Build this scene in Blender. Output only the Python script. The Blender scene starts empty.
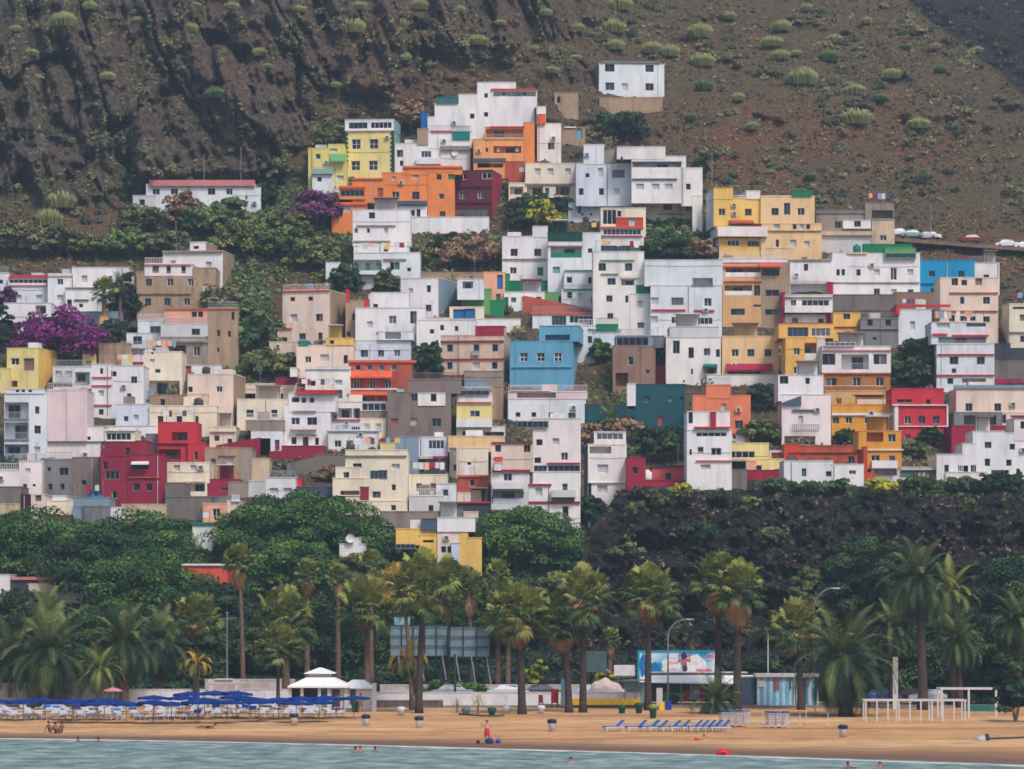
import bpy, math, random
import numpy as np
from mathutils import Vector, Matrix
random.seed(7)
RNG = np.random.default_rng(11)
F, CX, HZ, CH = 4000.0, 512.0, 600.0, 11.5     # focal length in pixels, image centre, horizon row, eye height
sc = bpy.context.scene
COL = sc.collection

# ------------------------------------------------------------------ colour and materials
def lin(c):
    c = c / 255.0
    return c / 12.92 if c <= 0.04045 else ((c + 0.055) / 1.055) ** 2.4
def rgb(t, k=0.80):
    return tuple(min(0.86, lin(v) / k) for v in t) + (1.0,)
PAL = dict(white=(216, 214, 222), whitecool=(206, 210, 226), whitewarm=(220, 212, 210), whiteblue=(196, 203, 216), whitegray=(190, 190, 192), pink=(212, 192, 194), pinkwhite=(220, 206, 206),
    cream=(219, 205, 186), creampink=(216, 196, 182), beige=(205, 182, 163), peach=(228, 182, 138), sand=(192, 172, 146), tan=(162, 138, 116),
    taupe=(142, 130, 120), gray=(120, 120, 124), darkgray=(62, 66, 74), stone=(114, 107, 103), graybrown=(124, 111, 106), bluegray=(122, 140, 156),
    slate=(68, 84, 104), yellow=(222, 200, 136), lime=(206, 194, 118), yellow2=(228, 178, 98), ochre=(206, 144, 60), ochrebrown=(164, 108, 60),
    orange=(232, 128, 70), coral=(234, 122, 88), peachorange=(236, 150, 96), orangelt=(236, 170, 92), terracotta=(172, 82, 62), brick=(178, 68, 50),
    red=(186, 48, 60), crimson=(148, 34, 62), maroon=(134, 34, 60), maroon2=(88, 32, 50), wine=(70, 26, 42), brown=(140, 112, 98), blue=(92, 152, 182), bluelt=(112, 164, 188),
    cyan=(20, 134, 180), teal=(48, 98, 104), darkteal=(28, 76, 86), green=(22, 116, 76), greenlt=(94, 146, 92), tealgreen=(20, 116, 108), darkgreen=(20, 66, 50),
    salmon=(232, 160, 134), pinkred=(206, 92, 96), roofpink=(190, 120, 120), redorange=(204, 88, 62), door=(84, 50, 42), blued=(18, 96, 158), steel=(150, 156, 166), tealpale=(128, 164, 158), honey=(198, 158, 112))
MATS = {}
def newmat(name):
    m = bpy.data.materials.new(name); m.use_nodes = True
    nt = m.node_tree; nt.nodes.clear()
    out = nt.nodes.new('ShaderNodeOutputMaterial'); b = nt.nodes.new('ShaderNodeBsdfPrincipled')
    nt.links.new(b.outputs[0], out.inputs[0])
    b.inputs['Specular IOR Level'].default_value = 0.25
    return m, nt, b
def noise(nt, scale, detail=4, rough=0.6, vec=None, stretch=None):
    n = nt.nodes.new('ShaderNodeTexNoise'); n.inputs['Scale'].default_value = scale
    n.inputs['Detail'].default_value = detail; n.inputs['Roughness'].default_value = rough
    g = nt.nodes.new('ShaderNodeNewGeometry')
    src = g.outputs['Position'] if vec is None else vec
    if stretch:
        mp = nt.nodes.new('ShaderNodeMapping'); mp.inputs['Scale'].default_value = stretch
        nt.links.new(src, mp.inputs[0]); src = mp.outputs[0]
    nt.links.new(src, n.inputs['Vector'])
    return n
def ramp(nt, fac, stops):
    r = nt.nodes.new('ShaderNodeValToRGB'); e = r.color_ramp.elements
    while len(e) > 1: e.remove(e[-1])
    e[0].position = stops[0][0]; e[0].color = stops[0][1]
    for p, c in stops[1:]:
        x = e.new(p); x.color = c
    nt.links.new(fac, r.inputs[0]); return r
def mix(nt, fac, a, b, mode='MIX'):
    m = nt.nodes.new('ShaderNodeMix'); m.data_type = 'RGBA'; m.blend_type = mode
    for s, v in ((m.inputs[0], fac), (m.inputs[6], a), (m.inputs[7], b)):
        if hasattr(v, 'links') or isinstance(v, bpy.types.NodeSocket): nt.links.new(v, s)
        else: s.default_value = v
    return m.outputs[2]
def bump(nt, b, h, strength=0.4, dist=0.1):
    k = nt.nodes.new('ShaderNodeBump'); k.inputs['Strength'].default_value = strength; k.inputs['Distance'].default_value = dist
    nt.links.new(h, k.inputs['Height']); nt.links.new(k.outputs[0], b.inputs['Normal'])
def g4(v): return (v, v, v, 1)
def plaster(cname):
    key = 'plaster_' + cname
    if key in MATS: return MATS[key]
    m, nt, b = newmat(key); c = rgb(PAL[cname])
    n1 = noise(nt, 0.9, 6, 0.65, stretch=(1.0, 1.0, 0.22)); n2 = noise(nt, 0.23, 3, 0.5); n3 = noise(nt, 6.0, 4, 0.7)
    rough = cname in ('stone', 'tan', 'taupe', 'gray', 'graybrown', 'brown', 'sand', 'darkgray', 'beige', 'terracotta')
    lo = 0.60 if rough else 0.80
    r1 = ramp(nt, n1.outputs['Fac'], [(0.30, (lo * .98, lo * .96, lo * .94, 1)), (0.50, g4(0.97)), (0.75, g4(1.05))])
    col = mix(nt, 1.0, c, r1.outputs[0], 'MULTIPLY')
    r2 = ramp(nt, n2.outputs['Fac'], [(0.35, (0.90, 0.90, 0.92, 1)), (0.62, (1.05, 1.04, 1.02, 1))])
    col = mix(nt, 1.0, col, r2.outputs[0], 'MULTIPLY')
    r3 = ramp(nt, n3.outputs['Fac'], [(0.35, g4(0.78 if rough else 0.94)), (0.6, g4(1.03))])
    col = mix(nt, 0.8, col, r3.outputs[0], 'MULTIPLY')
    nt.links.new(col, b.inputs['Base Color']); b.inputs['Roughness'].default_value = 0.88
    bump(nt, b, n3.outputs['Fac'], 0.35, 0.05)
    MATS[key] = m; return m
def simple(name, c, rough=0.6, spec=0.3, var=0.25, scale=3.0, k=0.80, metal=0.0):
    if name in MATS: return MATS[name]
    m, nt, b = newmat(name); cc = rgb(c, k)
    n = noise(nt, scale, 4, 0.6)
    r = ramp(nt, n.outputs['Fac'], [(0.3, g4(1 - var)), (0.7, g4(1 + var * .5))])
    nt.links.new(mix(nt, 1.0, cc, r.outputs[0], 'MULTIPLY'), b.inputs['Base Color'])
    b.inputs['Roughness'].default_value = rough; b.inputs['Specular IOR Level'].default_value = spec; b.inputs['Metallic'].default_value = metal
    MATS[name] = m; return m
GLASS = [simple('window_glass_dark', (26, 36, 54), 0.18, 0.35, 0.5, 1.5), simple('window_glass_teal', (38, 60, 78), 0.2, 0.35, 0.4, 1.3), simple('window_glass_curtained', (84, 88, 100), 0.3, 0.4, 0.4, 1.7), simple('window_glass_black', (14, 20, 34), 0.18, 0.35, 0.5, 2.0)]
FRAME_W = simple('frame_white', (208, 208, 212), 0.5); FRAME_G = simple('frame_grey', (118, 122, 130), 0.5); FRAME_B = simple('frame_brown', (82, 58, 50), 0.6)
SHUT = simple('shutter_light', (184, 184, 190), 0.6, 0.3, 0.15)
DARKM = simple('dark_interior', (26, 30, 40), 0.9, 0.1)

# ------------------------------------------------------------------ mesh helpers
class MB:
    def __init__(s): s.v = []; s.f = []; s.m = []; s.mats = []
    def mi(s, m):
        if m not in s.mats: s.mats.append(m)
        return s.mats.index(m)
    def quad(s, a, b, c, d, m):
        i = len(s.v); s.v += [a, b, c, d]; s.f.append((i, i + 1, i + 2, i + 3)); s.m.append(s.mi(m))
    def poly(s, pts, m):
        i = len(s.v); s.v += pts; s.f.append(tuple(range(i, i + len(pts)))); s.m.append(s.mi(m))
    def box(s, x0, x1, y0, y1, z0, z1, m, dz0=0.0, dz1=0.0):
        # dz0 / dz1 lower the top edge at x0 / x1
        p = [(x0, y0, z0), (x1, y0, z0), (x1, y1, z0), (x0, y1, z0), (x0, y0, z1 - dz0), (x1, y0, z1 - dz1), (x1, y1, z1 - dz1), (x0, y1, z1 - dz0)]
        i = len(s.v); s.v += p; k = s.mi(m)
        for f in ((0, 1, 5, 4), (1, 2, 6, 5), (2, 3, 7, 6), (3, 0, 4, 7), (4, 5, 6, 7), (3, 2, 1, 0)):
            s.f.append(tuple(i + j for j in f)); s.m.append(k)
    def tube(s, pts, rads, m, n=8, caps=True):
        k = s.mi(m); rings = []
        for j, p in enumerate(pts):
            p = Vector(p)
            d = (Vector(pts[min(j + 1, len(pts) - 1)]) - Vector(pts[max(j - 1, 0)]))
            d = d.normalized() if d.length > 1e-9 else Vector((0, 0, 1))
            u = d.cross(Vector((0.31, 0.95, 0.05)));
            if u.length < 1e-3: u = d.cross(Vector((1, 0, 0)))
            u.normalize(); w = d.cross(u)
            i = len(s.v); r = rads[j] if hasattr(rads, '__len__') else rads
            for a in range(n):
                t = 2 * math.pi * a / n
                s.v.append(tuple(p + (u * math.cos(t) + w * math.sin(t)) * r))
            rings.append(i)
        for j in range(len(rings) - 1):
            a, b = rings[j], rings[j + 1]
            for q in range(n):
                s.f.append((a + q, a + (q + 1) % n, b + (q + 1) % n, b + q)); s.m.append(k)
        if caps:
            s.f.append(tuple(reversed([rings[0] + q for q in range(n)]))); s.m.append(k)
            s.f.append(tuple(rings[-1] + q for q in range(n))); s.m.append(k)
    def lathe(s, prof, cx, cy, m, n=16):
        k = s.mi(m); rings = []
        for (r, z) in prof:
            rings.append(len(s.v))
            for a in range(n):
                t = 2 * math.pi * a / n; s.v.append((cx + r * math.cos(t), cy + r * math.sin(t), z))
        for j in range(len(rings) - 1):
            a, b = rings[j], rings[j + 1]
            for q in range(n):
                s.f.append((a + q, a + (q + 1) % n, b + (q + 1) % n, b + q)); s.m.append(k)
    def build(s, name, parent=None, smooth=False):
        me = bpy.data.meshes.new(name); me.from_pydata([tuple(v) for v in s.v], [], s.f)
        for m in s.mats: me.materials.append(m)
        me.polygons.foreach_set('material_index', s.m)
        if smooth: me.polygons.foreach_set('use_smooth', [True] * len(s.f))
        me.update()
        o = bpy.data.objects.new(name, me); COL.objects.link(o)
        if parent: o.parent = parent
        return o
def np_mesh(name, V, Q, mats, parent=None, midx=None, smooth=False, attr=None):
    V = np.asarray(V, dtype=np.float32); Q = np.asarray(Q, dtype=np.int32)
    me = bpy.data.meshes.new(name); n = Q.shape[1]
    me.vertices.add(len(V)); me.vertices.foreach_set('co', V.ravel())
    me.loops.add(Q.size); me.loops.foreach_set('vertex_index', Q.ravel())
    me.polygons.add(len(Q)); me.polygons.foreach_set('loop_start', np.arange(0, Q.size, n, dtype=np.int32))
    me.polygons.foreach_set('loop_total', np.full(len(Q), n, dtype=np.int32))
    for m in (mats if isinstance(mats, (list, tuple)) else [mats]): me.materials.append(m)
    if midx is not None: me.polygons.foreach_set('material_index', np.asarray(midx, dtype=np.int32))
    if smooth: me.polygons.foreach_set('use_smooth', np.ones(len(Q), dtype=bool))
    me.update(calc_edges=True)
    if attr is not None:
        for k, a in attr.items():
            at = me.attributes.new(k, 'FLOAT', 'POINT'); at.data.foreach_set('value', np.asarray(a, dtype=np.float32))
    o = bpy.data.objects.new(name, me); COL.objects.link(o)
    if parent: o.parent = parent
    return o
def tag(o, label=None, cat=None, group=None, kind=None):
    if label: o['label'] = label
    if cat: o['category'] = cat
    if group: o['group'] = group
    if kind: o['kind'] = kind
    return o
def empty(name, loc, rz=0.0, label=None, cat=None, group=None):
    o = bpy.data.objects.new(name, None); COL.objects.link(o); o.location = loc; o.rotation_euler = (0, 0, rz); o.empty_display_size = 0.2
    return tag(o, label, cat, group)
def copy_tree(o, loc=None, rz=None, scale=None, label=None, group=None):
    def cp(a, par):
        c = a.copy(); COL.objects.link(c)
        if par: c.parent = par
        for ch in KIDS.get(a.name, None) or [k for k in a.children]: cp(ch, c)
        return c
    c = cp(o, None)
    if loc is not None: c.location = loc
    if rz is not None: c.rotation_euler = (0, 0, rz)
    if scale is not None: c.scale = (scale, scale, scale) if not hasattr(scale, '__len__') else scale
    if label: c['label'] = label
    if group: c['group'] = group
    return c
KIDS = {}

# ------------------------------------------------------------------ vectorised value noise
def _hash(ix, iy, iz, seed):
    h = (ix * 374761393 + iy * 668265263 + iz * 2147483647 + seed * 1274126177) & 0xFFFFFFFF
    h = ((h ^ (h >> 13)) * 1274126177) & 0xFFFFFFFF
    return ((h ^ (h >> 16)) & 0xFFFF) / 65535.0
def vnoise(x, y, seed=0):
    x = np.asarray(x, dtype=np.float64); y = np.asarray(y, dtype=np.float64)
    ix = np.floor(x).astype(np.int64); iy = np.floor(y).astype(np.int64)
    fx = x - ix; fy = y - iy; fx = fx * fx * (3 - 2 * fx); fy = fy * fy * (3 - 2 * fy)
    a = _hash(ix, iy, 0, seed); b = _hash(ix + 1, iy, 0, seed); c = _hash(ix, iy + 1, 0, seed); d = _hash(ix + 1, iy + 1, 0, seed)
    return (a * (1 - fx) + b * fx) * (1 - fy) + (c * (1 - fx) + d * fx) * fy
def fbm(x, y, seed=0, o=4, g=0.5):
    s = 0; a = 1; t = 0
    for i in range(o):
        s = s + a * vnoise(x * 2 ** i, y * 2 ** i, seed + i); t += a; a *= g
    return s / t
def ridged(x, y, seed=0, o=3):
    s = 0; a = 1; t = 0
    for i in range(o):
        s = s + a * (1 - np.abs(2 * vnoise(x * 2 ** i, y * 2 ** i, seed + i) - 1)); t += a; a *= 0.5
    return s / t
def sstep(a, b, x): t = np.clip((x - a) / (b - a), 0, 1); return t * t * (3 - 2 * t)

# ------------------------------------------------------------------ lie of the land
ROW_A = np.array([-260, -150, 0, 100, 200, 300, 400, 500, 525, 560, 620, 665, 690, 701]); Y_A = np.array([790, 735, 668, 626, 592, 560, 526, 485, 475, 462, 445, 425, 405, 397])
ROW_L = np.array([-260, -150, 0, 100, 180, 235, 300, 400, 500, 525, 560, 620, 665, 690, 701]); Y_L = np.array([740, 690, 634, 612, 600, 583, 560, 526, 485, 475, 462, 445, 425, 405, 397])
ROW_R = np.array([-260, -150, 0, 100, 200, 300, 400, 478, 490, 520, 560, 600, 650, 680, 701]); Y_R = np.array([790, 735, 668, 626, 592, 560, 520, 478, 463, 452, 445, 438, 425, 410, 397])
def base_depth(px, row):
    px = np.asarray(px, float); row = np.asarray(row, float)
    a = np.interp(row, ROW_A, Y_A); l = np.interp(row, ROW_L, Y_L); r = np.interp(row, ROW_R, Y_R)
    wl = 1 - sstep(480, 640, px)
    wr = sstep(-15, 30, px - (560 + (600 - row) * 0.45)) * sstep(300, 360, row)
    d = a * (1 - wl) + l * wl
    return d * (1 - wr) + r * wr
def depth(px, row): return float(base_depth(px, row))
_rows = np.arange(-200, 701, 1.0)
def hill_z(px, Y):
    d = base_depth(np.full_like(_rows, px), _rows)
    r = np.interp(-Y, -d, _rows)
    return CH + (HZ - r) / F * Y
def shore_y(px):
    t = np.clip(np.asarray(px, float) / 1024, -0.4, 1.4)
    row = 738.5 + 27 * np.sign(t) * np.abs(t) ** 1.35
    return CH * F / (row - HZ)
def flat_z(px, Y):
    ys = shore_y(px); Y = np.asarray(Y, float)
    z1 = 1.28 * (Y - ys) / (365 - ys)
    return np.where(Y < 365, np.maximum(z1, -2.2), 1.28 + (Y - 365) / 32 * 0.2)
def gz(px, Y): return float(flat_z(px, Y)) if Y < 397 else hill_z(px, Y)
def wx(px, Y): return (px - CX) / F * Y
def wz(row, Y): return CH + (HZ - row) / F * Y
_ys = np.arange(250, 399, 0.25)
def flat_at(px, row):
    """ground point of the flat foreshore seen at this column and row"""
    z = flat_z(px, _ys); r = HZ + (CH - z) / _ys * F
    i = int(np.argmin(np.abs(r - row))); return wx(px, _ys[i]), float(_ys[i]), float(z[i])
def ground_at(px, row):
    if row > 700: return flat_at(px, row)
    Y = depth(px, row); return wx(px, Y), Y, wz(row, Y)
# ------------------------------------------------------------------ camera, light
cam = bpy.data.cameras.new('camera'); co = bpy.data.objects.new('camera', cam); COL.objects.link(co); sc.camera = co
co.location = (0, 0, CH); co.rotation_euler = (math.radians(90), 0, 0)
cam.sensor_width = 36; cam.lens = 36 * F / 1024; cam.clip_start = 1; cam.clip_end = 6000
cam.shift_y = (HZ - 384.5) / 1024
EL, AZ = math.radians(52), math.radians(150)     # sun high over the sea, a little to the right behind the camera
w = bpy.data.worlds.new('World'); sc.world = w; w.use_nodes = True
nt = w.node_tree; bg = nt.nodes['Background']; sky = nt.nodes.new('ShaderNodeTexSky'); sky.sky_type = 'NISHITA'; sky.sun_disc = False
sky.sun_elevation = EL; sky.sun_rotation = AZ; sky.air_density = 1.0; sky.dust_density = 4.0; sky.ozone_density = 1.0
nt.links.new(sky.outputs[0], bg.inputs[0]); bg.inputs[1].default_value = 0.095
sun = bpy.data.lights.new('sun', 'SUN'); so = bpy.data.objects.new('sun', sun); COL.objects.link(so)
sun.energy = 1.5; sun.angle = math.radians(11); sun.color = (1.0, 0.965, 0.94)
d = Vector((math.sin(AZ) * math.cos(EL), math.cos(AZ) * math.cos(EL), math.sin(EL)))
so.rotation_euler = (-d).to_track_quat('-Z', 'Y').to_euler(); so.location = (0, 0, 300)
sc.view_settings.view_transform = 'Standard'; sc.view_settings.look = 'None'; sc.view_settings.exposure = 0.52; sc.view_settings.gamma = 1
sc.render.film_transparent = False
sc.cycles.max_bounces = 5; sc.cycles.diffuse_bounces = 3; sc.cycles.glossy_bounces = 2; sc.cycles.volume_bounces = 0; sc.cycles.transmission_bounces = 2
sc.cycles.use_denoising = True; sc.cycles.denoising_input_passes = 'RGB_ALBEDO_NORMAL'; sc.cycles.pixel_filter_type = 'BLACKMAN_HARRIS'; sc.cycles.filter_width = 1.65

# ------------------------------------------------------------------ hillside terrain
def terrain_material():
    m, nt, b = newmat('hillside_rock_and_scrub')
    def at(n):
        a = nt.nodes.new('ShaderNodeAttribute'); a.attribute_name = n; return a.outputs['Fac']
    n1 = noise(nt, 0.10, 8, 0.68); n2 = noise(nt, 0.55, 6, 0.7); n3 = noise(nt, 2.2, 5, 0.75)
    n4 = noise(nt, 1.0, 7, 0.72, stretch=(1.6, 1.0, 0.35))
    rock = ramp(nt, n4.outputs['Fac'], [(0.34, rgb((40, 40, 48))), (0.44, rgb((84, 74, 76))), (0.54, rgb((114, 100, 92))), (0.64, rgb((156, 150, 118)))])
    scrub = ramp(nt, n3.outputs['Fac'], [(0.32, rgb((56, 52, 50))), (0.43, rgb((98, 82, 70))), (0.50, rgb((128, 106, 86))), (0.57, rgb((108, 108, 74))), (0.68, rgb((158, 146, 106)))])
    red = ramp(nt, n3.outputs['Fac'], [(0.35, rgb((84, 58, 50))), (0.5, rgb((134, 96, 74))), (0.62, rgb((162, 126, 94)))])
    dark = ramp(nt, n3.outputs['Fac'], [(0.36, rgb((20, 23, 29))), (0.48, rgb((44, 44, 48))), (0.57, rgb((68, 62, 56))), (0.63, rgb((128, 102, 78))), (0.70, rgb((190, 156, 120)))])
    grn = ramp(nt, n3.outputs['Fac'], [(0.30, rgb((30, 44, 36))), (0.55, rgb((58, 80, 48))), (0.75, rgb((96, 104, 62)))])
    c = mix(nt, at('scrub'), rock.outputs[0], scrub.outputs[0])
    r1 = ramp(nt, n1.outputs['Fac'], [(0.40, g4(0.1)), (0.56, g4(1))])
    mm = nt.nodes.new('ShaderNodeMath'); mm.operation = 'MULTIPLY'; nt.links.new(at('redsoil'), mm.inputs[0]); nt.links.new(r1.outputs[0], mm.inputs[1])
    c = mix(nt, mm.outputs[0], c, red.outputs[0]); c = mix(nt, at('green'), c, grn.outputs[0]); c = mix(nt, at('dark'), c, dark.outputs[0])
    nt.links.new(c, b.inputs['Base Color']); b.inputs['Roughness'].default_value = 0.95; b.inputs['Specular IOR Level'].default_value = 0.1
    bump(nt, b, n3.outputs['Fac'], 1.0, 1.6)
    return m
def blob(px, row, cx, cy, rx, ry): return np.clip(1.4 - np.sqrt(((px - cx) / rx) ** 2 + ((row - cy) / ry) ** 2), 0, 1)
def terrain_fields(px, row):
    cliff = (1 - sstep(470, 640, px + (row - 100) * 0.25)) * (1 - sstep(170, 235, row + 18 * fbm(px / 60, row / 60, 3)))
    lim = np.interp(px, [270, 320, 410, 430, 545, 600], [235, 112, 108, 76, 76, 120]); cliff = cliff * (1 - sstep(lim - 34, lim - 4, row)) * (1 - np.clip(blob(px, row, 200, 196, 72, 16) * 2, 0, 1))
    darkc = sstep(-8, 22, px - (556 + (600 - row) * 0.45)) * sstep(476, 494, row + 8 * vnoise(px / 30, row / 9, 9)) * (1 - sstep(672, 690, row) * 0.0)
    far = sstep(-1.5, 1.5, (px - 905) * 0.80 - row + 10 * (fbm(px / 25, row / 25, 5) - 0.5))
    return cliff, darkc, far
def build_terrain():
    xs = np.arange(-360, 1386, 2.0); rs = np.concatenate([np.arange(-220, -20, 8.0), np.arange(-20, 704, 1.6)])
    P, R = np.meshgrid(xs, rs)
    Y = base_depth(P, R)
    cliff, darkc, far = terrain_fields(P, R)
    u = P + 0.0 * R
    sk = P - R * (0.18 + 0.22 * sstep(0, 340, P)) + 20 * (fbm(P / 80, R / 80, 31) - .5)
    rib = ridged(sk / 52, R / 150, 21, 3); rib2 = ridged(sk / 17, R / 60, 27, 3); big = fbm(P / 160, R / 160, 40, 4)
    n = fbm(P / 22, R / 14, 50, 5) - 0.5
    rib3 = ridged(sk / 7, R / 26, 29, 2); slot = np.clip(1 - np.abs(fbm(sk / 34, R / 170, 33, 2) - .5) / .035, 0, 1) * (fbm(P / 50, R / 40, 35) > .42)
    slot2 = np.clip(1 - np.abs(fbm(sk / 15, R / 90, 37, 2) - .5) / .05, 0, 1) * (fbm(P / 30, R / 30, 39) > .5)
    Y = Y + cliff * (-(rib - 0.5) * 19 - (rib2 - .5) * 8 - (rib3 - .5) * 2.6 + slot * 11 + slot2 * 4 + (big - .5) * 14 - n * 9)
    hillm = (1 - blob(P, R, 632, 82, 62, 40)) * (1 - cliff) * (1 - darkc) * (1 - sstep(120, 200, R))
    Y = Y + hillm * ((big - 0.5) * 12 - n * 9)
    Y = Y + (1 - cliff) * (1 - darkc) * sstep(120, 200, R) * (1 - sstep(640, 690, R)) * (-n * 2.4)
    ribd = ridged((P + R * 0.25) / 30, R / 34, 71, 4)
    ribe = ridged((P - R * 0.6) / 11, R / 13, 75, 3)
    Y = Y + darkc * (1 - sstep(655, 695, R)) * sstep(478, 500, R) * (-(ribd - .55) * 12 - (ribe - .5) * 4 - n * 7)
    # the gully and the far ridge in the top corner
    Y = Y + far * (170 + (big - .5) * 60)
    X = (P - CX) / F * Y; Z = CH + (HZ - R) / F * Y
    V = np.stack([X, Y, Z], -1).reshape(-1, 3)
    h, w_ = P.shape; idx = np.arange(h * w_).reshape(h, w_)
    Q = np.stack([idx[1:, :-1], idx[1:, 1:], idx[:-1, 1:], idx[:-1, :-1]], -1).reshape(-1, 4)
    scrub = np.clip(1 - cliff * (0.75 + 0.5 * (rib - .5)) - 0.25 * far, 0, 1)
    redz = np.clip(blob(P, R, 800, 150, 170, 55) + blob(P, R, 470, 262, 90, 40) + blob(P, R, 420, 60, 260, 60) * .5 + blob(P, R, 95, 236, 100, 26) + blob(P, R, 180, 245, 60, 22) + blob(P, R, 255, 290, 50, 30) + blob(P, R, 290, 300, 60, 40) + blob(P, R, 950, 250, 90, 30), 0, 1)
    green = np.clip(blob(P, R, 250, 235, 100, 50) + blob(P, R, 240, 340, 45, 60) + blob(P, R, 660, 240, 50, 30) * .8 + sstep(530, 570, R) * (1 - darkc), 0, 1) * (0.55 + 0.7 * (n + .5) - .2)
    o = np_mesh('hillside', V, Q, terrain_material(), attr=dict(scrub=scrub.ravel(), redsoil=redz.ravel(), green=np.clip(green, 0, 1).ravel(), dark=np.clip(darkc + far, 0, 1).ravel()))
    o['kind'] = 'structure'
    return X, Y, Z, xs, rs
TX, TY, TZ, TXS, TRS = build_terrain()
def tsurf(px, row):
    """actual (rough) surface point of the hillside at this column and row"""
    i = int(np.clip(np.searchsorted(TRS, row), 1, len(TRS) - 1)); j = int(np.clip(np.searchsorted(TXS, px), 1, len(TXS) - 1))
    return float(TX[i, j]), float(TY[i, j]), float(TZ[i, j])

def sand_material():
    m, nt, b = newmat('beach_sand')
    n1 = noise(nt, 0.05, 5, 0.6, stretch=(0.2, 2.2, 1)); n2 = noise(nt, 0.7, 6, 0.75, stretch=(0.35, 0.8, 1)); n3 = noise(nt, 5, 4, 0.7)
    c = ramp(nt, n1.outputs['Fac'], [(0.32, rgb((168, 122, 84))), (0.5, rgb((202, 154, 108))), (0.66, rgb((224, 182, 136)))])
    r = ramp(nt, n2.outputs['Fac'], [(0.38, g4(0.62)), (0.56, g4(1.05))])
    c2 = mix(nt, 0.85, c.outputs[0], r.outputs[0], 'MULTIPLY')
    a = nt.nodes.new('ShaderNodeAttribute'); a.attribute_name = 'wet'
    c3 = mix(nt, a.outputs['Fac'], c2, rgb((118, 90, 74)))
    nt.links.new(c3, b.inputs['Base Color']); b.inputs['Roughness'].default_value = 0.9
    bump(nt, b, n3.outputs['Fac'], 0.9, 0.25)
    return m
def build_sand():
    xs = np.arange(-420, 1445, 5.0); ys = np.concatenate([np.arange(225, 270, 5.0), np.arange(270, 372, 0.6), np.arange(372, 403, 3.0)])
    P, YY = np.meshgrid(xs, ys); Z = flat_z(P, YY)
    X = (P - CX) / F * YY
    Z = Z + 0.10 * (fbm(X / 6, YY / 2.2, 90, 4) - .5) * sstep(0.12, .5, Z) * (1 - sstep(366, 372, YY)) - 0.03
    Z = np.where(YY > 396, Z - 0.25, Z)
    V = np.stack([X, YY, Z], -1).reshape(-1, 3); h, w_ = P.shape; idx = np.arange(h * w_).reshape(h, w_)
    Q = np.stack([idx[:-1, :-1], idx[:-1, 1:], idx[1:, 1:], idx[1:, :-1]], -1).reshape(-1, 4)
    wet = 1 - sstep(0.06, 0.34, Z + 0.1 * (fbm(X / 9, YY / 5, 33) - .5))
    o = np_mesh('sand_beach', V, Q, sand_material(), attr=dict(wet=wet.ravel()), smooth=True); o['kind'] = 'structure'
build_sand()
def water():
    m, nt, b = newmat('sea_water')
    n1 = noise(nt, 0.9, 6, 0.65, stretch=(0.5, 1.0, 1)); n2 = noise(nt, 0.12, 4, 0.6, stretch=(0.35, 1.6, 1)); n3 = noise(nt, 0.5, 6, 0.7, stretch=(0.8, 0.5, 1))
    c = ramp(nt, n3.outputs['Fac'], [(0.36, rgb((78, 106, 108))), (0.48, rgb((112, 140, 140))), (0.62, rgb((164, 182, 178)))])
    nt.links.new(c.outputs[0], b.inputs['Base Color']); b.inputs['Roughness'].default_value = 0.28; b.inputs['IOR'].default_value = 1.33; b.inputs['Specular IOR Level'].default_value = 0.4
    bump(nt, b, n1.outputs['Fac'], 1.0, 0.9)
    mb = MB()
    o = None
    mb.quad((-650, -80, 0), (650, -80, 0), (650, 372, 0), (-650, 372, 0), m)
    o = mb.build('sea_water'); o['kind'] = 'structure'
    # broken line of foam where the water meets the sand
    fm = simple('sea_foam', (206, 200, 196), 0.9, 0.2, 0.2, 2.0)
    pxs = np.arange(-60, 1090, 1.5); V = []; Q = []
    for i, p in enumerate(pxs):
        ys = float(shore_y(p)); o_ = 0.9 * (float(fbm(p / 24, 0.5, 61)) - .5)
        wd = 0.3 + 2.6 * max(0, float(fbm(p / 14, 3.3, 62)) - .25)
        for q, yy in enumerate((ys - 1.1 + o_ - wd, ys - 0.5 + o_)):
            V.append((wx(p, yy), yy, 0.02 + q * 0.004))
        if i: k = 2 * i; Q.append((k - 2, k, k + 1, k - 1))
    o = np_mesh('foam', V, Q, fm); o['kind'] = 'stuff'; o['label'] = 'thin line of foam along the sandy shore'
water()
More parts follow.
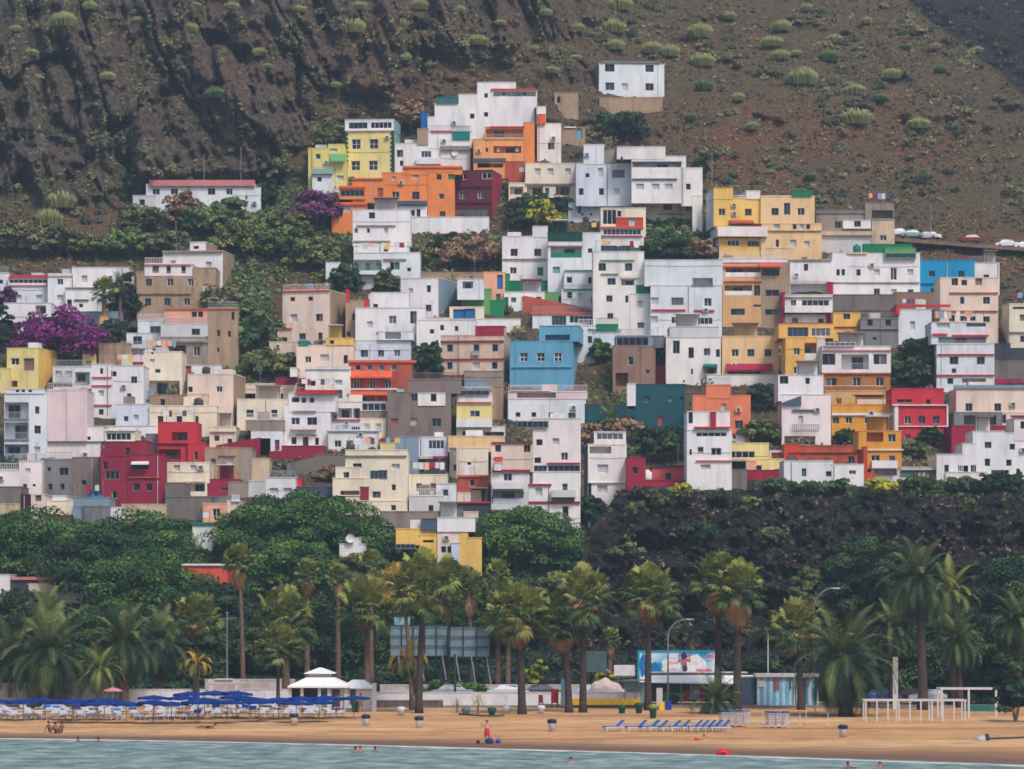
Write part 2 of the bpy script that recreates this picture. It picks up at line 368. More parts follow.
# ------------------------------------------------------------------ houses, read from a compact survey (image coordinates of fronts, openings and bands)
TILE = {'1': (0, 230, 5.12), '2': (0, 370, 5.12), '3': (190, 230, 5.12), '4': (190, 370, 5.12), '5': (300, 90, 5.12), '6': (490, 50, 5.12), '7': (380, 190, 5.689),
        '8': (550, 190, 5.689), '9': (700, 180, 5.689), '10': (850, 190, 5.885), '11': (380, 310, 5.689), '12': (550, 310, 5.689), '13': (700, 300, 5.689),
        '14': (850, 310, 5.885), '15': (380, 430, 5.689), '16': (550, 420, 5.689), '17': (700, 400, 5.689), '18': (850, 400, 5.885), '19': (0, 490, 3.938),
        '20': (250, 490, 3.938), '21': (0, 0, 3.012), '22': (340, 0, 3.012), '0': (0, 0, 1.0)}
def frame_and_pane(root, x0, x1, z0, z1, y, style, n=1):
    """a window set into the wall at plane y: frame mesh (the part) and its pane or shutter (the sub-part)"""
    mb = MB(); w = x1 - x0; t = min(0.07, w * 0.09)
    fm = {'b': FRAME_G, 'd': FRAME_B, 's': FRAME_W, 'w': FRAME_W, 'n': FRAME_W if random.random() < .45 else FRAME_G, 'g': FRAME_W}.get(style, FRAME_G)
    a, b_ = y - 0.02, y + 0.05
    if style in 'wg':        # raised white surround
        e = 0.13; mb.box(x0 - e, x0, y - 0.19, y, z0 - e, z1 + e, fm); mb.box(x1, x1 + e, y - 0.19, y, z0 - e, z1 + e, fm)
        mb.box(x0, x1, y - 0.187, y, z1, z1 + e, fm); mb.box(x0, x1, y - 0.187, y, z0 - e, z0, fm)
    mb.box(x0, x0 + t, a, b_, z0, z1, fm); mb.box(x1 - t, x1, a, b_, z0, z1, fm); mb.box(x0 + t, x1 - t, a, b_, z1 - t, z1, fm); mb.box(x0 + t, x1 - t, a, b_, z0, z0 + t, fm)
    k = n if n > 1 else (2 if (w > 0.8 and style in 'nwgb') else 1)
    for i in range(1, k):
        xc = x0 + w * i / k; mb.box(xc - t * .45, xc + t * .45, a + .004, b_ - .004, z0 + t, z1 - t, fm)
    if style == 'g': zc = (z0 + z1) / 2; mb.box(x0 + t, x1 - t, a + .008, b_ - .008, zc - t * .4, zc + t * .4, fm)
    if style in 'nws' and z1 - z0 > 0.7 and n == 1: mb.box(x0 - .06, x1 + .06, y - 0.2, y - 0.02, z0 - 0.06, z0 - .002, FRAME_W)
    isdoor = style in ('d',) or (z1 - z0) > 1.9 and n == 1
    win = mb.build('door' if isdoor and style not in 'sg' else 'window', root)
    pb = MB()
    if style == 's': pm = SHUT; nm = 'shutter'
    elif style == 'd': pm = plaster('door'); nm = 'door_leaf'
    elif style in 'nbwg': pm = random.choice([GLASS[0], GLASS[0], GLASS[1], GLASS[1], GLASS[2], GLASS[3], GLASS[3]] if style != 'b' else [GLASS[0], GLASS[3]]); nm = 'pane'
    else: pm = plaster(style); nm = 'shutter'
    if n > 1 or k == 1:
        pb.box(x0 + t * .5, x1 - t * .5, y + .02, y + .04, z0 + t * .5, z1 - t * .5, pm)
    else:
        xs = [x0 + t * .5, x0 + w / 2, x1 - t * .5]
        for i in range(2): pb.box(xs[i] + (.002 if i else 0), xs[i + 1], y + .02 + .004 * i, y + .04 + .004 * i, z0 + t * .5, z1 - t * .5, pm if i == 0 or random.random() < .6 else random.choice(GLASS[:3]) if nm == 'pane' else pm)
    if nm == 'shutter' and (z1 - z0) > .6:
        for q in range(1, 5): zz = z0 + (z1 - z0) * q / 5; pb.box(x0 + t, x1 - t, y + .008, y + .019, zz - .012, zz + .012, FRAME_G)
    pb.build(nm, win)
RAIL = simple('railing_grey', (150, 152, 160), 0.5)
def railing(root, x0, x1, z0, z1, y, m, name='railing', ret=0.0):
    mb = MB(); n = max(2, int((x1 - x0) / 0.22)); r = 0.025
    mb.box(x0, x1, y - .03, y + .03, z1 - .06, z1, m); mb.box(x0, x1, y - .025, y + .025, z0, z0 + .05, m)
    for i in range(n + 1):
        xc = x0 + .03 + (x1 - x0 - .06) * i / n; mb.box(xc - r, xc + r, y - .02, y + .02, z0 + .05, z1 - .06, m)
    if ret: 
        for xx in (x0, x1 - .05): mb.box(xx + .001, xx + .049, y + .031, y + ret, z1 - .055, z1 - .005, m)
    return mb.build(name, root)
def wall_block(root, name, B, holes, i):
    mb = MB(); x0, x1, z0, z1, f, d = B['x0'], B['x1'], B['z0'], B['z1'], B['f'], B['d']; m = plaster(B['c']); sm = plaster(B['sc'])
    y = -f; tl, tr = B.get('tl', 0), B.get('tr', 0)
    if tl or tr: mb.box(x0, x1, y, y + d, z0, z1, m, tl, tr)
    else:
        X = sorted({x0, x1, *[v for h in holes for v in (h[0], h[1])]}); Zs = sorted({z0, z1, *[v for h in holes for v in (h[2], h[3])]})
        for a in range(len(X) - 1):
            for c in range(len(Zs) - 1):
                xc, zc = (X[a] + X[a + 1]) / 2, (Zs[c] + Zs[c + 1]) / 2
                if any(h[0] < xc < h[1] and h[2] < zc < h[3] for h in holes): continue
                mb.quad((X[a], y, Zs[c]), (X[a + 1], y, Zs[c]), (X[a + 1], y, Zs[c + 1]), (X[a], y, Zs[c + 1]), m)
        for h in holes:
            if not h[5]: continue
            hx0, hx1, hz0, hz1, dep = h[:5]; yb = y + dep
            mb.quad((hx0, y, hz0), (hx0, yb, hz0), (hx0, yb, hz1), (hx0, y, hz1), m); mb.quad((hx1, yb, hz0), (hx1, y, hz0), (hx1, y, hz1), (hx1, yb, hz1), m)
            mb.quad((hx0, y, hz0), (hx1, y, hz0), (hx1, yb, hz0), (hx0, yb, hz0), m); mb.quad((hx0, yb, hz1), (hx1, yb, hz1), (hx1, y, hz1), (hx0, y, hz1), m)
            mb.quad((hx0, yb, hz0), (hx1, yb, hz0), (hx1, yb, hz1), (hx0, yb, hz1), m)
        mb.quad((x1, y, z0), (x1, y + d, z0), (x1, y + d, z1), (x1, y, z1), sm); mb.quad((x0, y + d, z0), (x0, y, z0), (x0, y, z1), (x0, y + d, z1), sm)
        mb.quad((x1, y + d, z0), (x0, y + d, z0), (x0, y + d, z1), (x1, y + d, z1), sm)
        if B.get('roof', 1):
            # flat roof behind a low parapet kerb
            q = min(0.16, (x1 - x0) * .2); hh = 0.0
            mb.quad((x0, y, z1), (x1, y, z1), (x1, y + d, z1), (x0, y + d, z1), plaster('taupe'))
            e = .05; cm = plaster(B.get('cap', 'whitegray' if B['c'] in ('white', 'whitecool', 'whitewarm', 'whiteblue', 'pinkwhite', 'whitegray') else B['c']))
            zc = z1 + .003
            mb.box(x0 - e, x1 + e, y - e, y + q, zc, zc + .11, cm); mb.box(x0 - e, x0 + q, y + q, y + d, zc, zc + .108, cm); mb.box(x1 - q, x1 + e, y + q, y + d, zc, zc + .108, cm)
    return mb.build(name, root)
def kind_of(cat): return cat.replace(' ', '_')
def build_house(H):
    S = H['ops']; blocks = [o for o in S if o[0] == 'B']
    ybot = max(o[1][3] for o in blocks); xa = min(o[1][0] for o in blocks if o[1][3] > ybot - 12); xb = max(o[1][2] for o in blocks if o[1][3] > ybot - 12)
    Yc = depth((xa + xb) / 2, ybot) - 0.4 - H.get('fwd', 0)
    side = H['side']; D = H['d']; near = xb if side > 0 else xa
    a = math.asin(min(0.85, abs(side) / F * Yc / D)) if side else 0.0
    if side < 0: a = -a
    ux, uy = math.cos(a), -math.sin(a)        # facade direction, left to right
    Xc = wx(near, Yc)
    def lx(px):
        t = (px - CX) / F
        return (t * Yc - Xc) / (ux - t * uy)
    zb = wz(ybot, Yc); lz = lambda row: wz(row, Yc) - zb
    root = empty(H['name'], (Xc, Yc, zb), -a, H['label'], H['cat'], H.get('group'))
    BB = []; tint = random.Random(sum(map(ord, H['label']))).choice(['white', 'white', 'whitecool', 'whitecool', 'whitewarm'])  # cool tint paints the bluish shade of some white walls into their colour
    for i, o in enumerate(blocks):
        x0, y0, x1, y1, c, kw = *o[1], o[2], o[3]
        z0 = lz(y1) - (5.0 if y1 > ybot - 14 else 0.0)
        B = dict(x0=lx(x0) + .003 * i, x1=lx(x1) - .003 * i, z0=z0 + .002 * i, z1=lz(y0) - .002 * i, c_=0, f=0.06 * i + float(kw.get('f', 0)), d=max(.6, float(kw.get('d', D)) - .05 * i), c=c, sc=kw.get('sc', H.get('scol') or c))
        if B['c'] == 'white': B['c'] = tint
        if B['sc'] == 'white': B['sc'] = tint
        if 'tl' in kw: B['tl'] = float(kw['tl']) / F * Yc
        if 'tr' in kw: B['tr'] = float(kw['tr']) / F * Yc
        if 'cap' in kw: B['cap'] = kw['cap']
        BB.append(B)
    holes = [[] for _ in BB]; todo = []
    def cut(x0, x1, z0, z1, dep):
        xc, zc = (x0 + x1) / 2, (z0 + z1) / 2; own = None
        for i, B in enumerate(BB):
            if B['x0'] < xc < B['x1'] and B['z0'] < zc < B['z1']: own = i
        if own is None: return None
        for i, B in enumerate(BB):
            if i > own: continue
            h = [max(x0, B['x0'] + .02), min(x1, B['x1'] - .02), max(z0, B['z0'] + .02), min(z1, B['z1'] - .02)]
            if h[1] - h[0] > .05 and h[3] - h[2] > .05:
                holes[i].append(tuple(h) + (dep, i == own))
                if i == own: res = h
        return (own, res)
    for o in S:
        k = o[0]
        if k == 'W':
            cx, cy, w, h, st = o[1:]
            x0, x1, z0, z1 = lx(cx - w / 2), lx(cx + w / 2), lz(cy + h / 2), lz(cy - h / 2)
            r = cut(x0, x1, z0, z1, 0.34)
            if r: B = BB[r[0]]; x0, x1, z0, z1 = r[1]; y = -B['f'] + 0.22
            else: y = -max(b['f'] for b in BB) - 0.06 if BB else 0
            todo.append(lambda a=(x0, x1, z0, z1, y, st): frame_and_pane(root, *a))
        elif k == 'G':
            x0, x1, z0, z1 = lx(o[1]), lx(o[3]), lz(o[4]), lz(o[2]); r = cut(x0, x1, z0, z1, 0.24)
            if r: B = BB[r[0]]; x0, x1, z0, z1 = r[1]; y = -B['f'] + 0.10
            else: y = -0.3
            todo.append(lambda a=(x0, x1, z0, z1, y, 'n', o[5]): frame_and_pane(root, *a))
        elif k == 'L':
            x0, x1, z0, z1 = lx(o[1]), lx(o[3]), lz(o[4]), lz(o[2]); r = cut(x0, x1, z0, z1, 1.5)
            if r:
                B = BB[r[0]]; x0, x1, z0, z1 = r[1]; yb = -B['f'] + 1.5
                if o[5] != 'none':
                    def f(x0=x0, x1=x1, z0=z0, z1=z1, yb=yb, B=B, rail=o[5]):
                        w = x1 - x0; h = z1 - z0
                        ww = min(1.5, w * .55); xc = x0 + w * random.choice((.35, .5, .62))
                        frame_and_pane(root, xc - ww / 2, xc + ww / 2, z0 + .05, z0 + min(2.1, h * .86), yb - .08, 'b')
                        if rail == 'rail': railing(root, x0 + .02, x1 - .02, z0, z0 + min(1.0, h * .42), -B['f'] + .06, RAIL)
                        if rail in PAL:
                            mb = MB(); mb.box(x0, x1, -B['f'] - .02, -B['f'] + .12, z0, z0 + min(1.0, h * .42), plaster(rail)); mb.build('balcony_wall', root)
                    todo.append(f)
        elif k == 'S':
            x0, x1, row, th, c = o[1:6]; f = max([b['f'] for b in BB]) 
            xm, zm = (lx(x0) + lx(x1)) / 2, lz(row)
            ff = [b['f'] for b in BB if b['x0'] < xm < b['x1'] and b['z0'] - .5 < zm < b['z1'] + .5]; f = max(ff) if ff else 0
            hh = max(.07, th / F * Yc); pr = .45 if hh > .5 else .22
            mb = MB(); mb.box(lx(x0), lx(x1), -f - pr, -f + .3, lz(row) - hh / 2, lz(row) + hh / 2, plaster(c)); mb.build('ledge', root)
        elif k == 'K':
            x0, x1, y0, y1, c = o[1:6]; xm, zm = (lx(x0) + lx(x1)) / 2, (lz(y0) + lz(y1)) / 2
            ff = [b['f'] for b in BB if b['x0'] < xm < b['x1'] and b['z0'] < zm < b['z1']]; f = max(ff) if ff else 0
            X0, X1, Z0, Z1 = lx(x0), lx(x1), lz(y1), lz(y0); p = 0.95; t = .1; m = plaster(c); mb = MB()
            mb.box(X0, X1, -f - p, -f + .01, Z0, Z0 + .15, m); mb.box(X0, X1, -f - p, -f - p + t, Z0 + .15, Z1, m)
            mb.box(X0, X0 + t, -f - p + t, -f + .01, Z0 + .15, Z1 - .003, m); mb.box(X1 - t, X1, -f - p + t, -f + .01, Z0 + .15, Z1 - .003, m); mb.build('balcony', root)
        elif k == 'R':
            x0, x1, y0, y1, c = o[1:6]; xm, zm = (lx(x0) + lx(x1)) / 2, lz(y1)
            ff = [b['f'] for b in BB if b['x0'] < xm < b['x1'] and b['z0'] < zm - .3 < b['z1']]; f = max(ff) if ff else 0
            roofed = any(abs(b['z1'] - zm) < .5 for b in BB if b['x0'] < xm < b['x1'])
            railing(root, lx(x0), lx(x1), lz(y1) + (.12 if roofed else 0), lz(y0), (-f + .08) if roofed else -f - .5, plaster(c), ret=0 if roofed else .5)
        elif k == 'A':
            x0, x1, y0, y1, c = o[1:6]; xm, zm = (lx(x0) + lx(x1)) / 2, (lz(y0) + lz(y1)) / 2
            ff = [b['f'] for b in BB if b['x0'] < xm < b['x1'] and b['z0'] < zm < b['z1']]; f = max(ff) if ff else 0
            X0, X1, Z0, Z1 = lx(x0), lx(x1), lz(y1), lz(y0); m = plaster(c); mb = MB(); y = -f
            n = max(4, int((X1 - X0) / .5))
            for i in range(n):
                xa_, xb_ = X0 + (X1 - X0) * i / n, X0 + (X1 - X0) * (i + 1) / n; s = .03 * (i % 2)
                mb.quad((xa_, y - 1.1, Z0 + .18 + s), (xb_, y - 1.1, Z0 + .18 + s), (xb_, y - .01, Z1), (xa_, y - .01, Z1), m); mb.quad((xa_, y - 1.1, Z0), (xb_, y - 1.1, Z0), (xb_, y - 1.1, Z0 + .18 + s), (xa_, y - 1.1, Z0 + .18 + s), m)
                mb.quad((xa_, y - 1.07, Z0), (xb_, y - 1.07, Z0), (xb_, y - .01, Z1 - .05), (xa_, y - .01, Z1 - .05), m)
            mb.build('awning', root)
        elif k == 'C':
            mb = MB(); z = lz(o[2]); mb.lathe([(0, z), (.5, z), (.55, z + .3), (.55, z + 1.0), (.2, z + 1.25), (.2, z + 1.32), (0, z + 1.32)], lx(o[1]), 1.2, plaster(o[3] if len(o) > 3 else 'steel'), 14); mb.build('water_tank', root, True)
        elif k == 'D':
            mb = MB(); cx_, z = lx(o[1]), lz(o[2]); mb.lathe([(0, 0), (.25, .02), (.45, .09), (.5, .14)], 0, 0, FRAME_W, 14)
            mb.v = [(cx_ + x, -.35 - zz + 0 * y, z + y) for x, y, zz in mb.v]; mb.tube([(cx_, -.3, z), (cx_, .02, z - .3)], .03, FRAME_G, 6); mb.build('satellite_dish', root, True)
        elif k == 'P':
            mb = MB(); xx = lx(o[1]); mb.tube([(xx, .6, lz(o[3])), (xx, .6, lz(o[2]))], [.04, .025], FRAME_G, 6)
            zt = lz(o[2])
            for q in range(3): mb.box(xx - .35 + .08 * q, xx + .35 - .08 * q, .585, .615, zt - .25 * q - .06, zt - .25 * q - .04, FRAME_G)
            mb.build('antenna', root)
    # plain wall left without openings gets the small windows such walls have
    rr = random.Random(29 + sum(map(ord, H['label'])))
    if H['cat'] == 'house' and not any(k in H['label'] for k in ('plain', 'blank', 'windowless', 'sky blue', 'tower', 'isolated', 'tank', 'roof box')):
        for i, B in enumerate(BB):
            w, zlo = B['x1'] - B['x0'], max(B['z0'], 0.3)
            if 'tl' in B or 'tr' in B or w < 2.6 or B['z1'] - zlo < 2.0: continue
            for _ in range(int(w * (B['z1'] - zlo) / 11) + 1):
                cw, chh = rr.choice([(.8, .9), (1.0, 1.1), (.6, .6), (1.2, 1.1), (.9, 1.7)]); x = B['x0'] + w * rr.uniform(.14, .86); z = zlo + (B['z1'] - zlo) * rr.uniform(.25, .78)
                a0, a1, b0, b1 = x - cw / 2, x + cw / 2, z - chh / 2, z + chh / 2
                if a0 < B['x0'] + .3 or a1 > B['x1'] - .3 or b0 < zlo + .2 or b1 > B['z1'] - .35: continue
                if any(b['x0'] - .3 < a1 and b['x1'] + .3 > a0 and b['z0'] - .3 < b1 and b['z1'] + .3 > b0 for b in BB[i + 1:]): continue
                if any(h[0] - .7 < a1 and h[1] + .7 > a0 and h[2] - .5 < b1 and h[3] + .5 > b0 for h in holes[i]): continue
                r_ = cut(a0, a1, b0, b1, .34)
                if r_: frame_and_pane(root, *r_[1], -BB[r_[0]]['f'] + .22, rr.choice('nnnsbb'))
    for i, B in enumerate(BB): wall_block(root, 'wall' if (H['cat'] != 'wall') else 'wall_face', B, holes[i], i)
    for f in todo: f()
    # roof clutter seen against what stands behind
    if H['cat'] == 'house' and H.get('clutter', 1):
        r = random.Random(hash(H['label']) & 0 or sum(map(ord, H['label'])))
        top = max(BB, key=lambda b: (b['x1'] - b['x0']) * (1 if b['z1'] > 2 else 0)); w = top['x1'] - top['x0']
        if w > 3:
            if r.random() < .75:
                mb = MB(); xx = top['x0'] + w * r.uniform(.15, .85); z = top['z1']; h = r.uniform(1.6, 3.0)
                mb.tube([(xx, 1.5, z), (xx, 1.5, z + h)], [.035, .02], FRAME_G, 5)
                for q in range(3): mb.box(xx - .4 + .09 * q, xx + .4 - .09 * q, 1.488, 1.512, z + h - .22 * q - .03, z + h - .22 * q, FRAME_G)
                mb.build('antenna', root)
            if r.random() < .06:
                mb = MB(); xx = top['x0'] + w * r.uniform(.2, .8); z = top['z1'] + .1
                mb.lathe([(0, z), (.5, z), (.54, z + .3), (.54, z + .85), (.18, z + 1.05), (0, z + 1.05)], xx, 1.6, plaster(r.choice(['steel', 'blued', 'darkgray'])), 12); mb.build('water_tank', root, True)
            if r.random() < .4:
                mb = MB(); x0 = top['x0'] + w * r.uniform(.1, .6); z = top['z1'] + .05; ww = min(w * .3, r.uniform(1.5, 3)); c = r.choice(['white', 'cream', 'whitegray', 'taupe', top['c']])
                mb.box(x0, x0 + ww, 2.2, 4.6, z, z + r.uniform(.7, 1.6), plaster(c)); mb.build('roof_shed', root)
    if H['cat'] == 'house' and H.get('clutter', 1):
        r = random.Random(17 + sum(map(ord, H['label'])))
        for i, B in enumerate(BB):
            w = B['x1'] - B['x0']
            if w < 2.2 or 'tl' in B or 'tr' in B: continue
            if any(b is not B and b['z1'] > B['z1'] + .2 and b['x0'] < B['x1'] - .5 and b['x1'] > B['x0'] + .5 for b in BB): continue
            q = r.random()
            if q < .22: railing(root, B['x0'] + .05, B['x1'] - .05, B['z1'] + .115, B['z1'] + .95, -B['f'] + .1, r.choice([RAIL, FRAME_W, plaster(B['c'])]))
            elif q < .29:
                mb = MB(); z = B['z1']; xs = (B['x0'] + .4, B['x1'] - .4)
                for xx in xs: mb.tube([(xx, .8, z), (xx, .8, z + 1.7)], .03, DKM_, 5)
                mb.tube([(xs[0], .8, z + 1.65), ((xs[0] + xs[1]) / 2, .8, z + 1.5), (xs[1], .8, z + 1.65)], .012, DKM_, 4); x = xs[0] + .2
                while x < xs[1] - .5:
                    ww = r.uniform(.35, .7)
                    if r.random() < .7: mb.box(x, x + ww, .79, .81, z + 1.55 - r.uniform(.5, .95), z + 1.56, plaster(r.choice(['white', 'whitecool', 'bluelt', 'salmon', 'pink', 'slate', 'yellow2', 'crimson', 'whitegray'])))
                    x += ww + .08
                mb.build('laundry_line', root)
            elif q < .42 and w > 3:
                mb = MB(); z = B['z1'] + .1; x0 = B['x0'] + w * r.uniform(.05, .5); ww = min(3.2, w * .45); c = plaster(r.choice(['white', 'tan', 'terracotta', 'slate', 'whitegray', 'taupe']))
                for xx in (x0, x0 + ww): mb.tube([(xx, .5, z), (xx, .5, z + 1.7)], .05, DKM_, 5)
                mb.box(x0 - .2, x0 + ww + .2, .3, 2.8, z + 1.7, z + 1.8, c); mb.box(x0, x0 + ww, 2.6, 2.75, z, z + 1.68, plaster(B['c'])); mb.build('roof_canopy', root)
    if H['cat'] == 'house':
        r = random.Random(3 + sum(map(ord, H['label'])))
        for i, B in enumerate(BB):
            w, hh = B['x1'] - B['x0'], B['z1'] - max(B['z0'], 0)
            if w < 2.5 or hh < 2.2 or 'tl' in B or 'tr' in B: continue
            nxt = BB[i + 1:]
            free = lambda x, z: not any(b['x0'] - .4 < x < b['x1'] + .4 and b['z0'] - .4 < z < b['z1'] + .4 for b in nxt) and not any(h[0] - .45 < x < h[1] + .45 and h[2] - .4 < z < h[3] + .4 for h in holes[i])
            y = -B['f']
            if r.random() < .55:
                for _ in range(8):
                    x = B['x0'] + w * r.uniform(.06, .94)
                    if all(free(x, B['z1'] - hh * t) for t in (.1, .3, .5, .7, .9)):
                        mb = MB(); mb.tube([(x, y - .06, B['z1'] - .1), (x, y - .06, max(0, B['z0']) + .1)], .045, plaster(r.choice(['gray', 'whitegray', 'brown', B['c']])), 6); mb.build('drainpipe', root); break
            for _ in range(1 + (w > 6)):
                if r.random() < .45:
                    x, z = B['x0'] + w * r.uniform(.12, .88), max(0, B['z0']) + hh * r.uniform(.3, .85)
                    if free(x, z):
                        mb = MB(); mb.box(x - .36, x + .36, y - .32, y - .03, z - .26, z + .26, plaster('whitegray')); mb.box(x - .2, x + .2, y - .335, y - .321, z - .2, z + .2, DKM_); mb.box(x - .3, x - .25, y - .3, y, z - .34, z - .262, DKM_); mb.build('air_conditioner', root)
            if r.random() < .30 and w > 3.5:
                z = max(0, B['z0']) + hh * r.uniform(.35, .8); mb = MB(); n = 8
                pts = [(B['x0'] + .1 + (w - .2) * q / n, y - .05, z - .10 * math.sin(math.pi * q / n)) for q in range(n + 1)]; mb.tube(pts, .018, DKM_, 4); mb.build('cable', root)
    return root
DKM_ = simple('dark_fittings', (70, 72, 78), .7)
def parse(txt):
    out = []; T = TILE['0']; H = None
    for ln in txt.strip().splitlines():
        p = ln.split()
        if not p: continue
        k = p[0]
        X = lambda s: T[0] + float(s) / T[2]
        Yv = lambda s: T[1] + float(s) / T[2]
        if k == 'T': T = TILE[p[1]]
        elif k == 'H':
            parts = [s.strip() for s in ln[2:].split('|')]
            H = dict(label=parts[0], cat='house', name='house', side=0, d=8.0, ops=[])
            for q in (parts[1].split() if len(parts) > 1 else []):
                a, b = q.split('=')
                if a == 'side': H['side'] = float(b) / T[2]
                elif a in ('d', 'clutter', 'fwd'): H[a] = float(b)
                else: H[a] = b.replace('_', ' ') if a == 'cat' else b
            H['name'] = kind_of(H['cat']) if H['cat'] != 'house' else 'hillside_house'
            out.append(H)
        elif k == 'B':
            kw = dict(q.split('=') for q in p[6:])
            for q in ('tl', 'tr'):
                if q in kw: kw[q] = float(kw[q]) / T[2]
            H['ops'].append(('B', (X(p[1]), Yv(p[2]), X(p[3]), Yv(p[4])), p[5], kw))
        elif k == 'W':      # W style w h cy cx...
            for c in p[5:]: H['ops'].append(('W', X(c), Yv(p[4]), float(p[2]) * 1.12 / T[2], float(p[3]) * 1.10 / T[2], p[1]))
        elif k == 'G': H['ops'].append(('G', X(p[1]), Yv(p[2]), X(p[3]), Yv(p[4]), int(p[5])))
        elif k == 'L': H['ops'].append(('L', X(p[1]), Yv(p[2]), X(p[3]), Yv(p[4]), p[5] if len(p) > 5 else 'plain'))
        elif k == 'S': H['ops'].append(('S', X(p[1]), X(p[2]), Yv(p[3]), float(p[4]) / T[2], p[5]))
        elif k in 'KRA': H['ops'].append((k, X(p[1]), X(p[2]), Yv(p[3]), Yv(p[4]), p[5]))
        elif k in 'CD': H['ops'].append((k, X(p[1]), Yv(p[2])) + tuple(p[3:]))
        elif k == 'P': H['ops'].append((k, X(p[1]), Yv(p[2]), Yv(p[3])))
    return out
